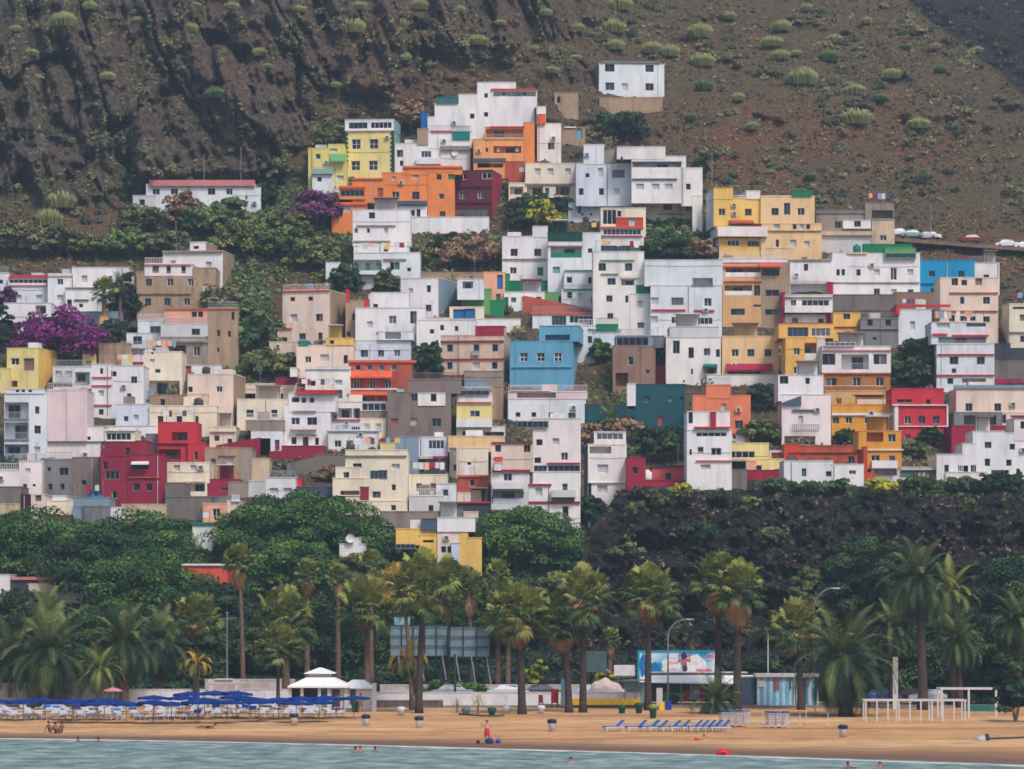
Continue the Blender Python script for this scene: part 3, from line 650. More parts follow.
HOUSES = """
T 1
H small white house behind the red-capped terrace, at the village's far end
B -40 222 45 390 white
W n 18 20 265 5
H white terraced house with a red roof strip and glazed upper gallery
B 42 246 245 400 white
S 48 245 238 14 red
G 46 252 243 274 8
S 46 243 284 5 roofpink
W s 28 25 345 95 200
H white house with pale pink parapet between the red-capped terrace and the large plain block
B 245 226 372 425 white
S 246 370 232 8 pink
W n 28 28 265 308
W s 28 28 347 308
H large plain white block rising behind the shaggy palm | clutter=0
B 368 193 658 425 white
B 340 300 500 425 white f=1.2
W s 28 32 250 432
W n 24 30 375 360
W b 18 18 390 420
S 340 560 300 4 taupe
S 385 460 362 5 darkgray
H blue grey retaining wall under the large plain white block | cat=wall
B 338 420 625 505 bluegray
H white house with a recessed terrace above the purple bougainvillea
B -30 430 218 550 white
B 20 376 262 445 white
L 182 386 236 427
W b 16 28 492 40
L 122 475 178 520
H rough stone retaining wall left of the bougainvillea | cat=wall
B -40 545 90 610 stone
H pale yellow house in front of the purple bougainvillea | side=60 scol=yellow2 d=9
B 35 606 196 815 yellow
B -60 710 60 835 yellow f=.8
W n 38 32 672 77
W brown 48 58 688 148
T 2
W n 34 30 70 70
T 1
H tiny yellow rooftop house beside the bougainvillea
B 422 640 492 705 yellow
W n 25 18 677 452
H tan three-storey house with a pale pink attic storey | side=0
B 700 215 1000 470 tan
B 740 176 985 236 pinkwhite
B 990 196 1105 440 tan
S 742 980 178 6 roofpink
W n 30 34 200 797
W b 20 34 202 863 940
W n 28 34 268 762 872 978
W n 28 34 368 758 857 957
S 700 980 325 8 taupe
T 3
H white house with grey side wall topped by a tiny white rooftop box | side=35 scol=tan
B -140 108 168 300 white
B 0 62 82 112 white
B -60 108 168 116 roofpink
W s 28 30 178 95
W n 22 22 165 -86
W b 25 15 88 32
S -140 168 110 8 taupe
T 1
H white house with a ribbon window and long low parapet below the tan three-storey house
B 705 466 860 580 white
B 650 532 860 580 white f=.6
B 760 575 875 650 white
G 768 492 858 528 4
W n 28 34 608 817
H bare tan wall beside the white ribbon-window house | cat=wall
B 505 582 665 700 tan
T 3
H house with stacked balconies, salmon top floor and pink railings
B -150 480 95 705 taupe
B -130 405 100 480 salmon
B 90 402 246 705 tan
B -150 480 92 545 whitegray
S -130 246 404 5 redorange
W b 24 26 432 22 54
R -162 85 450 472 pink
W b 38 30 522 30
R -162 80 546 568 whitegray
S -162 95 574 8 taupe
W n 30 45 620 35
W b 14 30 528 147
W b 14 28 532 202
W n 14 38 440 220
W b 10 20 615 145
L -120 590 -20 640
T 2
H cream house with a deep grey recess in its lower floor
B 735 -92 932 130 cream
L 735 54 920 126
W n 24 18 5 808
W b 12 16 -90 780
T 3
H small white house with a bright red door on its terrace
B -45 694 160 750 white
W red 26 50 722 -8
H cream house with a grey side wall under the red-doored white house | side=40 scol=tan
B -12 740 222 1010 creampink
T 4
W n 28 28 98 150 -2
B -10 125 95 190 beige f=.4
W n 24 32 170 58
T 1
H pinkish terrace house with dark red posts left of the cream house
B 615 606 780 690 pinkwhite
L 670 603 742 640 none
S 545 735 679 8 red
T 2
H white house with three thin red bands beside the big pink-flanked block
B 470 -28 575 240 white
B 575 -20 735 178 white
S 470 572 38 5 red
S 470 572 80 5 red
S 470 572 180 5 red
W s 25 32 120 518
W n 22 26 215 518
W b 16 44 130 458
W n 24 24 20 583
W b 14 26 5 520
H white house with a row of dark square windows just under its roof terrace
B 270 -15 470 88 white
W s 30 30 20 300 350
R 300 380 -8 30 whitegray
G 250 64 370 88 4
L 385 10 460 60
S 384 460 62 8 taupe
H tall white block with stacked blue-grey balconies and a blank pink flank
B 22 118 242 470 white
B 242 106 447 365 pink
B 30 100 230 122 white
L 24 165 147 250 rail
L 24 268 147 355 rail
L 24 380 147 460 bluegray
S 20 150 250 7 bluegray
S 20 150 355 7 bluegray
W n 20 34 205 190
W b 30 38 305 192
W s 28 32 410 190
W b 16 12 108 90 120 155
H low pale pink house in front of the blank pink flank
B 232 362 512 465 pinkwhite
B 440 290 530 365 white
W b 18 30 345 418
W b 26 18 350 450
S 232 512 366 5 bluegray
H charcoal grey concrete house with small arched windows beside the pink house | side=0
B 232 460 370 650 gray
B 370 450 512 650 graybrown
W b 42 36 520 327
W b 15 20 508 252
W b 18 28 598 258 320
H pink fronted house with a white stepped wing under the balcony block
B -20 516 100 605 pinkwhite
B 98 470 232 645 pinkwhite
L 0 480 96 515
W b 18 36 603 128
W b 14 12 590 175
H low grey stone wall below the pink fronted house | cat=wall
B -40 600 106 690 stone
B -40 688 104 760 sand
H dark red cottage with a cream yard wall at the foot of the village
B 110 640 235 760 wine
B 160 640 236 700 creampink f=.3
W n 28 28 657 198
H stained cream yard wall with a dark red base | cat=wall
B 232 668 376 745 cream
B 268 646 340 672 white
S 232 376 748 10 maroon
H low blue grey house with a blue tank on its roof
B 375 655 562 800 bluegray
B 430 700 560 735 gray f=.4
C 470 690 blued
C 500 692 blued
W n 18 20 780 410
H deep crimson house with two round-headed windows and a white-framed penthouse
B 515 420 660 705 maroon
B 535 365 755 440 maroon
B 655 436 842 690 maroon
B 540 306 692 366 cream
G 545 322 672 360 5
S 538 696 308 8 white
W n 22 36 418 655
W b 22 36 488 540
G 540 516 612 560 3
W n 26 36 638 587
L 682 480 762 508
A 676 764 468 486 white
S 655 820 550 6 terracotta
W b 30 36 600 700 765
H bright red flat-roofed house with an open balcony and a stained front
B 808 270 1008 480 red
T 4
B -10 378 80 475 red f=.5
W n 16 40 440 34
T 2
L 880 318 960 360
L 810 405 925 455
S 808 1010 378 5 wine
R 815 925 440 470 darkgray
H bright white two-block house beside a red flower box
B 592 177 770 322 whiteblue
B 538 290 800 330 white f=.7
W n 22 26 250 645
W s 22 30 245 697
H long cream house with three dark windows above the bright red house
B 765 185 1110 335 cream
W b 26 32 253 822 918 1002
H small blue grey flat above the long cream house
B 638 112 792 178 bluegray
W b 16 22 158 690 750
H small tan flat beside the blue grey flat
B 770 130 975 188 tan
W n 22 30 165 833
W n 18 20 158 753
H cream house over a garage door right of the crimson house
B 838 476 1072 580 cream
B 945 572 1060 656 cream
W s 30 30 502 905 990
L 965 576 1050 622
H grey concrete retaining wall under the cream garage house | cat=wall
B 845 580 948 690 stone
B 850 652 1080 760 stone
H low sand coloured yard wall below the crimson house | cat=wall
B 622 690 850 780 sand
B 560 705 628 780 white
H grey roof terrace wall between crimson and bright red houses | cat=wall
B 745 330 812 430 gray
T 3
H tall cream house with a red-edged parapet and a wide tan flank | side=85 scol=tan d=9
B 474 310 716 592 creampink
B 447 500 522 592 creampink
S 474 716 310 7 red
S 449 524 500 7 redorange
W b 22 20 350 525 617
W s 32 36 447 532
W n 32 34 447 662
W n 30 30 543 575
W d 20 55 555 667
L 449 545 498 572
H tan house with two small red chimney walls
B 796 362 908 575 tan
B 797 308 816 366 red d=1.5
B 893 358 917 420 red d=1.5
W n 28 30 445 845
W b 20 24 532 812
H small beige house left of the peach house with green awning
B 405 575 550 710 beige
W n 40 44 650 515
H peach beige house with a dark green roof tarp and yellow roof wall
B 545 592 837 800 creampink
B 555 570 607 595 tealgreen
B 697 556 837 590 yellow2
W n 28 30 663 605
W s 40 34 655 688
W b 20 40 662 797
W b 20 18 574 727
T 4
H wide white house with pale blue roof slab below the peach beige house
B 590 -14 822 190 white
B 512 -10 548 35 white
S 590 822 -8 9 whiteblue
W s 35 26 65 760
W b 24 24 68 630
H red brick house with orange tiled awnings and white window frames
B 812 -40 1135 178 terracotta
S 806 1160 -44 12 redorange
A 822 1035 4 44 redorange
S 822 1060 98 10 pinkwhite
W w 28 44 76 852 935 1015
W w 26 26 -12 980 1045
W w 26 26 -12 860 920
A 806 1040 108 132 redorange
L 822 138 900 175
H cream-topped house with maroon roof screens above the white terrace houses
B 268 72 548 158 creampink
B 437 40 540 76 maroon d=2
B 553 46 588 84 maroon d=2
W n 28 28 135 463
L 372 120 425 150
L 255 120 335 150
H cream-white house with two square windows left of the red-roofed terrace house
B 240 152 502 308 cream
W n 34 34 222 307
W n 28 34 222 432
H white four-level house with a red terrace roof and laundry balconies
B 482 178 720 398 white
B 505 120 745 215 white
B 545 108 750 124 red f=.6 d=3
W b 20 24 155 583 625
L 520 140 560 165
S 528 645 212 6 taupe
W n 40 34 262 540
W b 45 36 262 625
K 520 650 284 306 pinkwhite
S 540 650 332 5 taupe
W n 26 36 362 532
W d 26 46 367 592
W b 18 34 365 650
H maroon garden wall below the red-roofed terrace house | cat=wall
B 405 420 480 455 maroon
B 470 391 684 448 maroon
H white house with a glazed balcony and dark open terrace
B 755 165 1012 262 white
B 872 214 1010 252 taupe f=.9 d=3
G 880 170 1005 208 4
L 757 195 830 245
L 836 195 872 245
H low white house with pale blue front and a cream wing
B 712 256 872 318 whiteblue
B 870 250 1006 345 cream
S 714 872 256 6 red
W s 28 34 292 905 963
W b 40 16 298 848
H long low white cottage under the pale blue front
B 708 314 960 410 white
W n 32 32 378 757
W s 32 36 380 818
S 700 980 314 4 bluegray
H white yard house with a maroon door left of the terrace house
B 312 312 476 425 white
B 285 260 482 310 taupe
W maroon 22 50 385 446
H house under a dark red sloping roof with a white gable end
B 355 350 412 425 cream
B 135 346 360 405 maroon tl=40 f=.5
W w 22 24 382 330
H stone grey house with two shuttered windows below the dark red roof
B 75 400 256 568 tan
B 255 402 318 565 taupe
B 316 455 406 565 sand
W n 28 28 468 118
W s 28 32 465 205
W b 26 12 553 112 200
S 145 235 437 7 taupe
H small cream house left of the dark red sloping roof
B 100 292 236 405 cream
W n 26 28 350 137
S 100 232 318 5 taupe
H low dark red lean-to in front of the stone grey house
B 88 562 252 605 maroon
B 195 575 300 650 taupe
W b 30 14 610 178
H white garage with grey doors beside the dark shed, just above the big laurel tree
B 300 570 388 640 whitegray
B 388 555 540 650 white
W s 40 30 620 430 500
H small red hut wedged between the white garage and the dark shed | cat=shed
B 540 562 572 610 red
H long dark blue shed just above the laurel crown | cat=shed
B 545 602 732 655 slate
H rough grey retaining wall under the maroon garden wall | cat=wall
B 640 436 800 525 stone
B 495 442 652 530 stone tl=40
H salmon cottage at the foot of the village with one blue window
B 65 685 192 775 salmon
B 190 672 256 790 creampink
W n 34 36 730 135
W s 36 30 655 235
H dark grey concrete wall behind the salmon cottage | cat=wall
B -10 650 215 690 gray
H large cream apartment house with a stepped left wing and a maroon side wall
B 795 412 1115 730 cream
B 745 500 872 565 cream
B 730 556 902 645 cream
B 872 602 916 700 maroon
B 870 672 1080 730 cream
S 795 1110 440 6 taupe
W b 40 22 490 857
W n 28 30 538 800
G 922 515 1008 558 4
W n 38 30 638 955
L 770 618 868 640 none
T 15
W n 42 50 255 18
W s 42 28 208 90
W n 22 32 327 78
W n 26 30 443 77
H small green roof extension and pot garden wall beside the bright white house | cat=wall
T 2
B 556 196 592 236 redorange
T 19
H white hut with a green gutter among the laurel trees
B 758 140 836 190 white
B 795 185 835 235 white
S 752 840 132 10 green
H long building with an orange tiled roof behind the laurel trees | cat=building fwd=9
B 712 296 898 400 redorange tr=0
S 712 900 294 8 pinkwhite
H white building at the left edge of the park
B -60 335 38 440 white
W n 12 20 400 10
H low building with a pink roof slab behind the left palms | cat=building
B 36 350 205 430 darkgray
S 36 208 348 12 roofpink
B 115 372 330 430 creampink f=.5
T 20
H white rooftop hut with a satellite dish poking above the laurels | fwd=16 clutter=0
B 352 214 448 270 white
B 405 190 428 216 white
D 396 190
T 15
H yellow house with a white stepped annex beside the round green tree | d=7 fwd=4
B 90 565 320 655 yellow2
B 225 600 322 710 yellow2
B 325 572 455 740 creampink
B 452 576 502 750 yellow2
B 500 615 580 770 yellow2
B 325 500 542 580 white
B 235 508 324 570 slate
B 405 645 455 697 whiteblue f=.2
L 245 626 305 640
G 90 648 200 676 4
W n 26 34 680 362 397
H grey slate-roofed annex above the yellow house
B 340 452 470 505 gray tl=0
H long taupe wall above the yellow house | cat=wall
B 0 466 332 570 taupe
H taupe flat-roofed house with a white roof slab over the long taupe wall
B 165 405 362 475 taupe
B 165 378 362 408 whitegray
W b 26 36 447 290
H narrow white house with one dark window beside the taupe flat roof
B 320 308 434 470 white
W n 32 36 357 371
H low cream house with two brown shuttered doors
B 158 256 384 380 cream
W brown 28 40 325 222 303
W b 12 12 325 268
S 160 380 372 8 taupe
T 21
H long low white bungalow with a faded red roof on the green slope | clutter=0
B 440 556 770 600 white
B 700 566 786 638 white
B 400 590 470 625 whitegray
S 450 768 552 18 roofpink
W n 20 18 577 470 525 637 692
W red 5 10 595 742
T 5
H lime yellow stepped house left of the tall yellow tower house
B 42 300 235 480 lime
B 145 280 228 330 lime
B 180 372 242 510 lime
W n 22 24 340 92
W s 34 18 308 172
A 155 235 325 372 greenlt
W s 32 26 452 207
H small white cottage with a blue grey roof band below the lime house
B 62 425 172 520 white
B 170 505 240 530 whitegray
S 60 168 418 26 tealpale
W b 20 22 457 100
H tall yellow tower house with dark green toothed corners and a white glazed top | side=28 scol=tealpale d=8 clutter=0
B 232 205 478 455 yellow
B 230 152 480 206 white
G 250 164 345 196 4
G 362 164 470 196 5
W g 40 46 275 288 378
W g 40 44 385 285 375
S 232 478 205 7 pinkwhite
H white house with a green tarp and round satellite dish right of the tower house
B 485 275 720 425 white
B 655 215 880 300 white
B 600 200 656 282 tan
B 720 288 872 400 pinkwhite
B 780 218 870 256 tealgreen d=2
W n 28 34 325 512
G 620 312 672 346 3
K 595 720 352 382 white
S 670 780 212 6 red
S 720 872 300 18 taupe
D 793 322
W b 16 26 375 520
T 22
H large plain white stepped house at the top of the village | clutter=0
B 262 352 300 400 white
B 285 312 362 412 white
B 357 285 422 414 white
B 413 249 530 416 white
B 455 271 594 416 white
W b 10 12 288 440
W b 11 13 345 440
W b 12 14 350 398
L 462 275 590 291 none
W n 12 12 284 492 555
S 455 595 270 4 red
B 290 294 356 313 teal d=2
B 244 338 264 388 blued d=1.5
H pale orange house with stacked verandas and a tall orange side wall | clutter=0
B 402 420 456 520 peachorange
B 452 416 556 520 peachorange
B 553 370 586 492 orange
B 436 384 553 420 peachorange
B 498 488 560 550 terracotta
L 440 389 552 415 rail
S 452 556 383 4 red
L 462 440 546 461
W s 9 11 450 478 534
W n 8 12 452 442
S 400 500 482 10 slate
L 414 492 492 505
W s 14 18 508 548
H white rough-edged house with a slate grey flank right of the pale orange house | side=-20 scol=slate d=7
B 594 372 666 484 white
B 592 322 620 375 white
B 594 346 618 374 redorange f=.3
H cream house with three pale square windows and a shaded ground-floor arcade
B 558 493 710 604 cream
B 508 552 560 606 cream
W s 16 20 518 595 634 687
L 563 560 612 588
L 650 560 694 588
W tealgreen 11 22 578 624
S 558 710 555 4 taupe
L 512 562 552 586
T 6
H broad white house with an upper glazed window and blue shadowed patio
B 440 582 728 800 whiteblue
B 480 486 586 585 white
B 585 510 640 580 taupe
W s 26 44 628 565
G 625 612 690 654 4
W b 22 32 725 467
W n 25 34 725 570
W s 28 30 725 650
T 8
B 100 130 288 192 bluegray f=-1.5
B 104 68 290 132 whiteblue f=-1.5
W b 18 34 108 168
W b 14 14 132 185 235
T 6
H large white house with long dark-lined balconies at the top right of the white cluster | clutter=0
B 725 545 1004 785 white
B 650 497 898 560 white
B 980 605 1088 800 white
L 730 574 980 620 white
S 728 982 574 5 slate
S 728 958 662 7 slate
W s 36 30 700 768 848 915
W s 26 22 606 778 940
W n 22 28 700 1015
W b 10 24 560 675
T 8
B 810 35 866 236 white
H cream-white terrace house with a red-framed window above the planted slope
B 425 78 812 168 cream
B 445 50 570 80 maroon d=2
W s 30 18 92 492 583
W wine 44 40 92 670
W pinkred 34 38 97 790
S 620 760 138 6 brown
H house with a red brick front between two rows of glazed galleries | clutter=0
B 240 262 535 360 white
B 288 105 545 268 cream
B 375 160 530 212 brick
G 300 112 378 196 3
W s 34 38 183 468
W n 20 30 135 394
S 290 532 213 9 redorange
G 302 222 518 257 9
S 285 525 262 5 red
G 240 316 462 349 6
W green 66 34 333 497
H narrow white house front with thin green ledges and stacked windows
B 245 352 535 800 white
B 490 545 562 596 green
B 455 594 578 835 white
W n 38 40 438 297 447
S 285 480 400 5 greenlt
S 290 390 478 5 greenlt
W n 42 36 520 350
W b 32 34 618 338
W b 16 36 620 437
W n 30 30 717 343
S 400 545 494 16 cream
L 405 508 480 542
W s 30 38 650 513
T 12
W n 34 30 87 517
T 7
H white house with one bright green shutter and a square rooftop box
B 695 266 957 520 white
B 868 208 955 270 white
W b 36 38 355 763 897
S 700 950 393 4 taupe
W n 34 34 458 758
W green 30 44 463 912
H white house with a pale green veranda under a dark green hedge box
B 955 290 1160 525 white
B 955 242 1150 292 darkgreen d=3
T 8
L 4 322 180 384 green
W tealpale 36 34 455 36
S -20 185 318 5 roofpink
B 185 245 290 600 white
W n 22 24 345 228
T 7
H long bright green roof wall above the low white cottage | cat=wall
B 735 520 1075 584 green
H salmon house with a blue upper door and teal lower door
B 590 470 712 632 salmon
B 710 478 738 582 green f=-.3
W blued 30 75 523 682
W teal 24 32 608 673
H green stepped yard walls beside the salmon house | cat=wall
B 560 565 632 712 greenlt
B 460 620 572 672 greenlt
B 630 630 706 670 green
H low white cottage with green doors below the long green wall
B 705 582 942 680 white
B 938 585 1015 690 greenlt
W green 22 52 638 718
W green 26 26 625 760
W s 50 26 622 833
W green 26 38 628 903
H small house with blue double doors beside the green steps
B 395 668 592 742 cream
W blued 62 56 708 450
W blued 54 62 708 512
B 440 508 592 625 white
L 470 520 530 560
H long white garden wall under the blue-doored house | cat=wall
B 310 736 800 805 white
H low tan wall under the brown planted slope | cat=wall
B 155 472 590 508 tan
T 8
H small white house with green balcony slabs beside the brown tiled roof
B 80 462 250 600 white
B 65 570 278 695 white
S 85 240 458 6 greenlt
S 80 268 566 7 green
R 85 265 532 562 white
W b 20 34 515 228
W b 26 32 598 112
W s 28 34 605 172
W b 24 36 630 247
H long brown tiled roof with a planted edge | clutter=0
B -150 600 216 700 terracotta tr=70
H long white house with a red roof edge and a ribbon of framed windows
T 12
B -100 20 258 100 white
S -110 280 18 12 redorange
G 10 32 92 86 4
G 110 32 246 74 5
T 8
H broad white house behind a long blank terrace wall with short red awnings | clutter=0
B 538 400 982 548 white
B 572 545 978 850 white
W s 38 40 632 596
G 690 612 760 655 3
W n 38 42 638 898
S 578 770 684 10 red
S 820 936 687 10 red
W s 38 38 738 592
G 690 722 755 760 3
G 832 726 925 765 4
L 812 500 926 540 none
S 806 930 540 5 taupe
T 12
H white house with a green awning and a curved terrace wall
B 660 155 972 420 white
B 680 98 960 158 whitegray
W b 28 56 243 803
W n 32 36 238 893
W b 20 40 245 955
A 872 950 306 326 tealgreen
L 872 322 950 362
W b 10 28 350 808
H white cottage with a green planter roof beside the blue house
B 157 92 258 300 white
B 255 110 405 218 white
B 262 86 388 112 green d=1.5
S 255 400 114 4 green
W s 32 32 125 232
W b 22 36 168 227
W n 18 32 163 168
T 11
H big sky blue house with white-framed square windows | side=34 scol=bluelt d=9 clutter=0
B 738 178 1098 448 blue
B 905 92 1130 180 blue
L 940 140 1080 172 none
W g 40 44 267 818 915 1012
T 12
W g 42 44 268 48
S -220 125 324 3 bluelt
H brown house with a slate roof room and one arched window
B 357 205 600 480 brown
B 375 150 592 206 bluegray
B 588 150 652 216 gray
G 378 156 560 203 5
W w 28 44 290 460
L 374 358 444 432 none
H small teal house with a white framed double window
B 575 212 733 330 teal
G 608 276 664 324 2
H crimson stepped yard wall in front of the small teal house | cat=wall
B 480 352 745 425 crimson
B 588 316 747 356 crimson
H large dark teal house with a red door above the scrub | side=20 scol=teal
B 485 425 766 705 darkteal
B 438 420 488 545 white
W n 36 34 508 548
W brown 26 26 508 685
W b 22 24 508 750
W brick 26 50 630 627
H dark teal garden wall beside the date palm | cat=wall
B 198 540 488 640 darkteal
T 11
H beige three-storey house with three crimson bands | side=38 scol=sand clutter=0
B 345 145 706 405 beige
B 542 94 706 146 crimson d=3
S 345 705 177 8 crimson
S 345 705 279 8 crimson
S 345 480 371 8 crimson
W b 30 38 215 398 548 655
W b 28 36 315 397 652
W s 38 38 315 547
B 525 236 565 258 steel d=.4 f=.3
H white house with small dark windows behind the crimson-banded house
B 208 60 545 235 white
W b 20 28 100 353
W n 20 28 106 435
W n 22 22 128 602
W b 12 20 182 325
H low grey roof extension under the crimson-banded house
B 480 350 702 445 taupe
B 480 402 615 445 bluegray
H rough grey-brown concrete house with bricked-up windows
B 42 470 405 740 graybrown
B 160 398 462 476 graybrown
B 215 475 372 545 white
W b 32 36 498 195
W b 30 42 498 305
W brick 36 34 635 82
W sand 40 40 638 192
W b 46 42 640 322
H narrow yellow house with white balcony front between grey-brown walls
B 436 535 638 670 yellow
B 438 478 640 538 white
B 435 664 712 725 white
K 435 638 622 668 white
G 455 458 622 485 4
S 438 635 526 6 redorange
W w 50 32 590 540
G 468 690 590 714 4
W b 100 22 705 650
H tan windowless wall right of the narrow yellow house | cat=wall
B 635 440 702 620 tan
H wide white three-part house below the big sky blue house
B 728 506 1172 640 white
B 728 468 1180 508 pink
L 780 470 1000 500 none
W b 24 24 595 785 875
W b 24 26 597 972
T 12
W n 38 36 605 125
W b 14 30 638 -14
S -230 0 460 -1 white
G 28 633 118 660 5
T 15
H pinkish white apartment stack with a crimson roof edge above the green tree
B 870 -62 1142 330 pinkwhite
B 870 240 1140 720 white
B 845 310 976 540 white
T 11
G 778 632 958 670 6
T 15
W b 32 32 70 907
W s 36 34 65 1000
W b 34 30 172 897
S 950 1138 190 9 crimson
G 875 202 950 236 3
G 955 202 1138 236 6
S 845 975 312 11 crimson
S 845 1138 412 12 crimson
W s 36 44 352 903
T 16
W n 28 38 382 85
K 5 145 400 440 whitegray
L 8 440 140 462 none
W b 30 50 518 88
T 15
H tall narrow white house with orange patch and pale blue posts
B 632 236 850 450 white
B 632 76 872 240 creampink
S 635 870 72 7 maroon
W b 30 36 105 672
W b 34 38 105 837
B 652 158 696 192 redorange f=.1 d=1
B 650 190 690 232 white f=.4 d=2
S 640 855 232 13 crimson
W n 44 40 268 727
K 640 815 298 336 white
L 642 346 818 418 whiteblue
W blued 8 32 400 640
W blued 8 32 400 803
H grey concrete house with a cream front above the small orange house
B 388 38 710 125 peach
B 396 105 616 262 taupe
B 435 105 616 250 cream
W s 18 36 122 432
W b 18 32 200 508
W b 22 34 215 428
H small orange brick house with one green window
B 440 262 612 378 terracotta
B 440 360 600 400 cream
S 438 610 263 9 redorange
W n 28 36 300 525
H dark garage under a red roof slab at the tree line
B 440 416 630 480 darkgray
S 440 630 412 9 red
B 475 468 560 500 creampink
H white house with four tall green windows over a red roof strip
B 220 42 386 152 whiteblue
B 255 168 386 250 darkgray
S 300 386 156 14 crimson
S 222 300 158 14 sand
G 275 58 366 108 4
W b 26 50 215 240
H windowless blue grey block left of the four-windowed white house
B 90 40 220 250 bluegray
H low cream roof house at the end of the large cream apartment house
B 0 75 90 122 yellow
T 16
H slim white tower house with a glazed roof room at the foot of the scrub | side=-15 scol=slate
B 216 140 436 505 white
B 250 70 432 142 white
G 265 75 416 112 5
L 225 150 350 190 none
W s 56 46 278 300
W s 52 44 393 298
W b 18 96 412 226
S 215 435 357 4 whitegray
W s 50 30 492 298
H small crimson cube house beside the slim white tower
B 438 218 544 390 crimson
W b 28 36 288 485
C 555 345 white
H small salmon red house behind a crimson fence wall
B 580 264 774 350 pinkred
W b 30 34 322 675
S 578 774 262 8 darkgray
H crimson fence wall on top of the cliff | cat=wall
B 440 345 785 385 crimson
T 12
H white house with a crimson pole on its roof terrace above the cliff
B 780 580 1024 690 white
B 915 585 944 674 crimson f=.3
S 820 1024 668 7 red
W b 22 60 612 800
T 16
B 778 60 1034 400 white
G 830 70 1005 96 5
W redorange 30 32 170 856
W n 26 26 170 856
W w 52 38 180 945
W b 12 30 183 800
S 830 1034 232 6 pinkred
W s 52 28 268 885
T 17
H grey stone retaining wall with a dark carport | cat=carport
B -15 398 268 500 stone
L 82 352 258 398 none
B 75 350 264 400 slate f=-.5
T 13
H coral orange house with a stepped roof | side=14 scol=redorange
B -42 545 288 790 coral
B 35 486 174 560 coral
W s 28 44 613 135
W b 40 40 708 222
T 17
W b 38 38 140 222
B 168 196 268 246 pinkwhite
S 170 268 192 5 red
W b 14 18 212 195
T 13
H peach house with a long crimson awning | side=12 scol=sand
B 125 208 446 445 peach
W n 36 38 300 200 290 387
A 148 412 362 404 crimson
L 155 402 345 430 none
H white garden wall under the crimson awning | cat=wall
B 40 428 440 485 white
T 9
H honey tan apartment house with stacked white balconies and a red canopy
B 128 458 352 830 honey
B 350 458 512 815 tan
B 108 448 500 470 pinkwhite d=2
S 110 460 495 9 red
A 335 462 474 500 redorange
L 145 492 345 550 white
L 140 598 296 655 white
W b 32 55 628 325
S 135 350 578 7 terracotta
W b 90 38 525 402
W b 70 34 643 412
W b 72 34 750 215
W b 72 30 752 410
W b 40 12 715 325
T 9
H golden yellow house with a white flank and a brown awning | side=-26 scol=white d=9 clutter=0
B 78 105 346 265 yellow2
B 78 48 188 110 yellow2
B 262 62 342 108 pinkwhite
B 108 322 382 450 yellow2
B 90 262 380 326 yellow2
R 188 262 85 106 white
W n 34 36 182 125 275
A 165 302 226 250 terracotta
L 168 252 294 288 none
B 296 252 352 280 maroon f=.2 d=2
K 95 378 268 324 pinkwhite
G 155 342 222 376 3
G 268 346 335 378 3
S 108 378 326 5 terracotta
H tall peach house with a railed roof terrace and a green hut on top | clutter=0
B 345 95 652 255 peach
B 345 250 692 405 peach
B 380 388 512 450 peach
R 350 645 88 110 white
B 522 62 636 95 green d=2
W n 36 38 180 427 575
W s 30 28 265 437
W b 20 28 265 538 615
W s 26 32 265 580
W b 16 38 360 440
W s 32 36 360 530
W s 28 32 365 608
S 345 690 290 4 taupe
H concrete grey house with a square stone tower and a white roof wall
B 660 180 976 305 taupe
B 685 318 976 405 whitegray
B 812 232 972 278 white f=.2
B 658 176 970 190 gray
W b 32 36 255 785
W b 34 32 250 895
S 690 976 305 22 sand
T 10
B 128 178 262 326 sand
B 88 80 258 180 taupe
W n 34 30 283 195
L 128 120 252 168 none
T 9
H narrow white house with a cluttered balcony below the peach step
B 510 455 752 665 white
S 515 748 456 7 taupe
W b 22 36 497 603
L 515 590 720 650 none
R 520 745 548 575 white
B 720 585 757 665 crimson f=.1
H white and crimson balcony house over the orange glazed house
B 465 655 755 850 white
G 578 682 735 718 5
S 470 755 668 6 taupe
T 13
B 718 70 758 148 crimson f=.3
B 464 -40 482 135 crimson f=.3
S 478 755 78 6 crimson
W n 32 28 115 540
W b 28 28 122 688
S 465 758 132 7 crimson
K 480 750 34 74 white
H orange house with two wide white glazed bays
B 448 140 762 218 orangelt
B 485 215 668 440 orangelt
B 665 218 712 560 whitegray
G 498 155 616 208 4
G 632 160 742 206 4
W n 32 36 293 550
W n 32 36 400 550
L 595 250 662 342 white
L 605 362 662 430 none
S 600 662 245 5 red
H small orange cube house with two dark windows beside the glazed bays
B 757 76 912 228 orangelt
W b 36 32 92 835
W b 30 32 195 840
S 757 910 153 4 terracotta
T 10
H long white house with a green glazed roof canopy left of the cyan house
B -20 372 412 612 white
B -105 370 -10 620 white
B 78 322 368 364 green d=2
B 202 345 386 406 greenlt f=.3 d=2
G 206 376 384 403 4
C 45 370 tealgreen
W b 22 34 485 50
W s 32 36 485 158 355
W b 32 34 598 158
W s 30 28 598 258
W b 30 24 598 357
S -100 410 545 4 taupe
S -20 100 372 12 sand
W b 18 34 485 -40 -70
H vivid cyan blue house with three small windows | clutter=0
B 412 416 734 612 cyan
W b 32 32 493 482 655
W b 28 26 592 490
S 415 530 551 4 blued
H pinkish white house with a grey roof railing right of the cyan house
B 732 432 880 610 pinkwhite
R 690 880 390 432 gray
W b 30 26 512 802
H pale cream three-level house with thin red ledges in front of the cyan house
B 530 518 872 910 creampink
W b 34 38 540 617
W b 30 30 545 672
W brown 36 36 540 757
S 585 872 606 6 terracotta
W w 22 38 650 660
W b 36 38 650 803
S 530 868 713 6 terracotta
T 14
W b 36 28 50 668
W b 30 26 50 723
W b 34 32 55 803
H white house with a crimson curved roof edge beside the overgrown yard
B 285 0 480 215 white
T 10
S 280 590 681 14 red
B 272 680 292 735 red f=.2
T 14
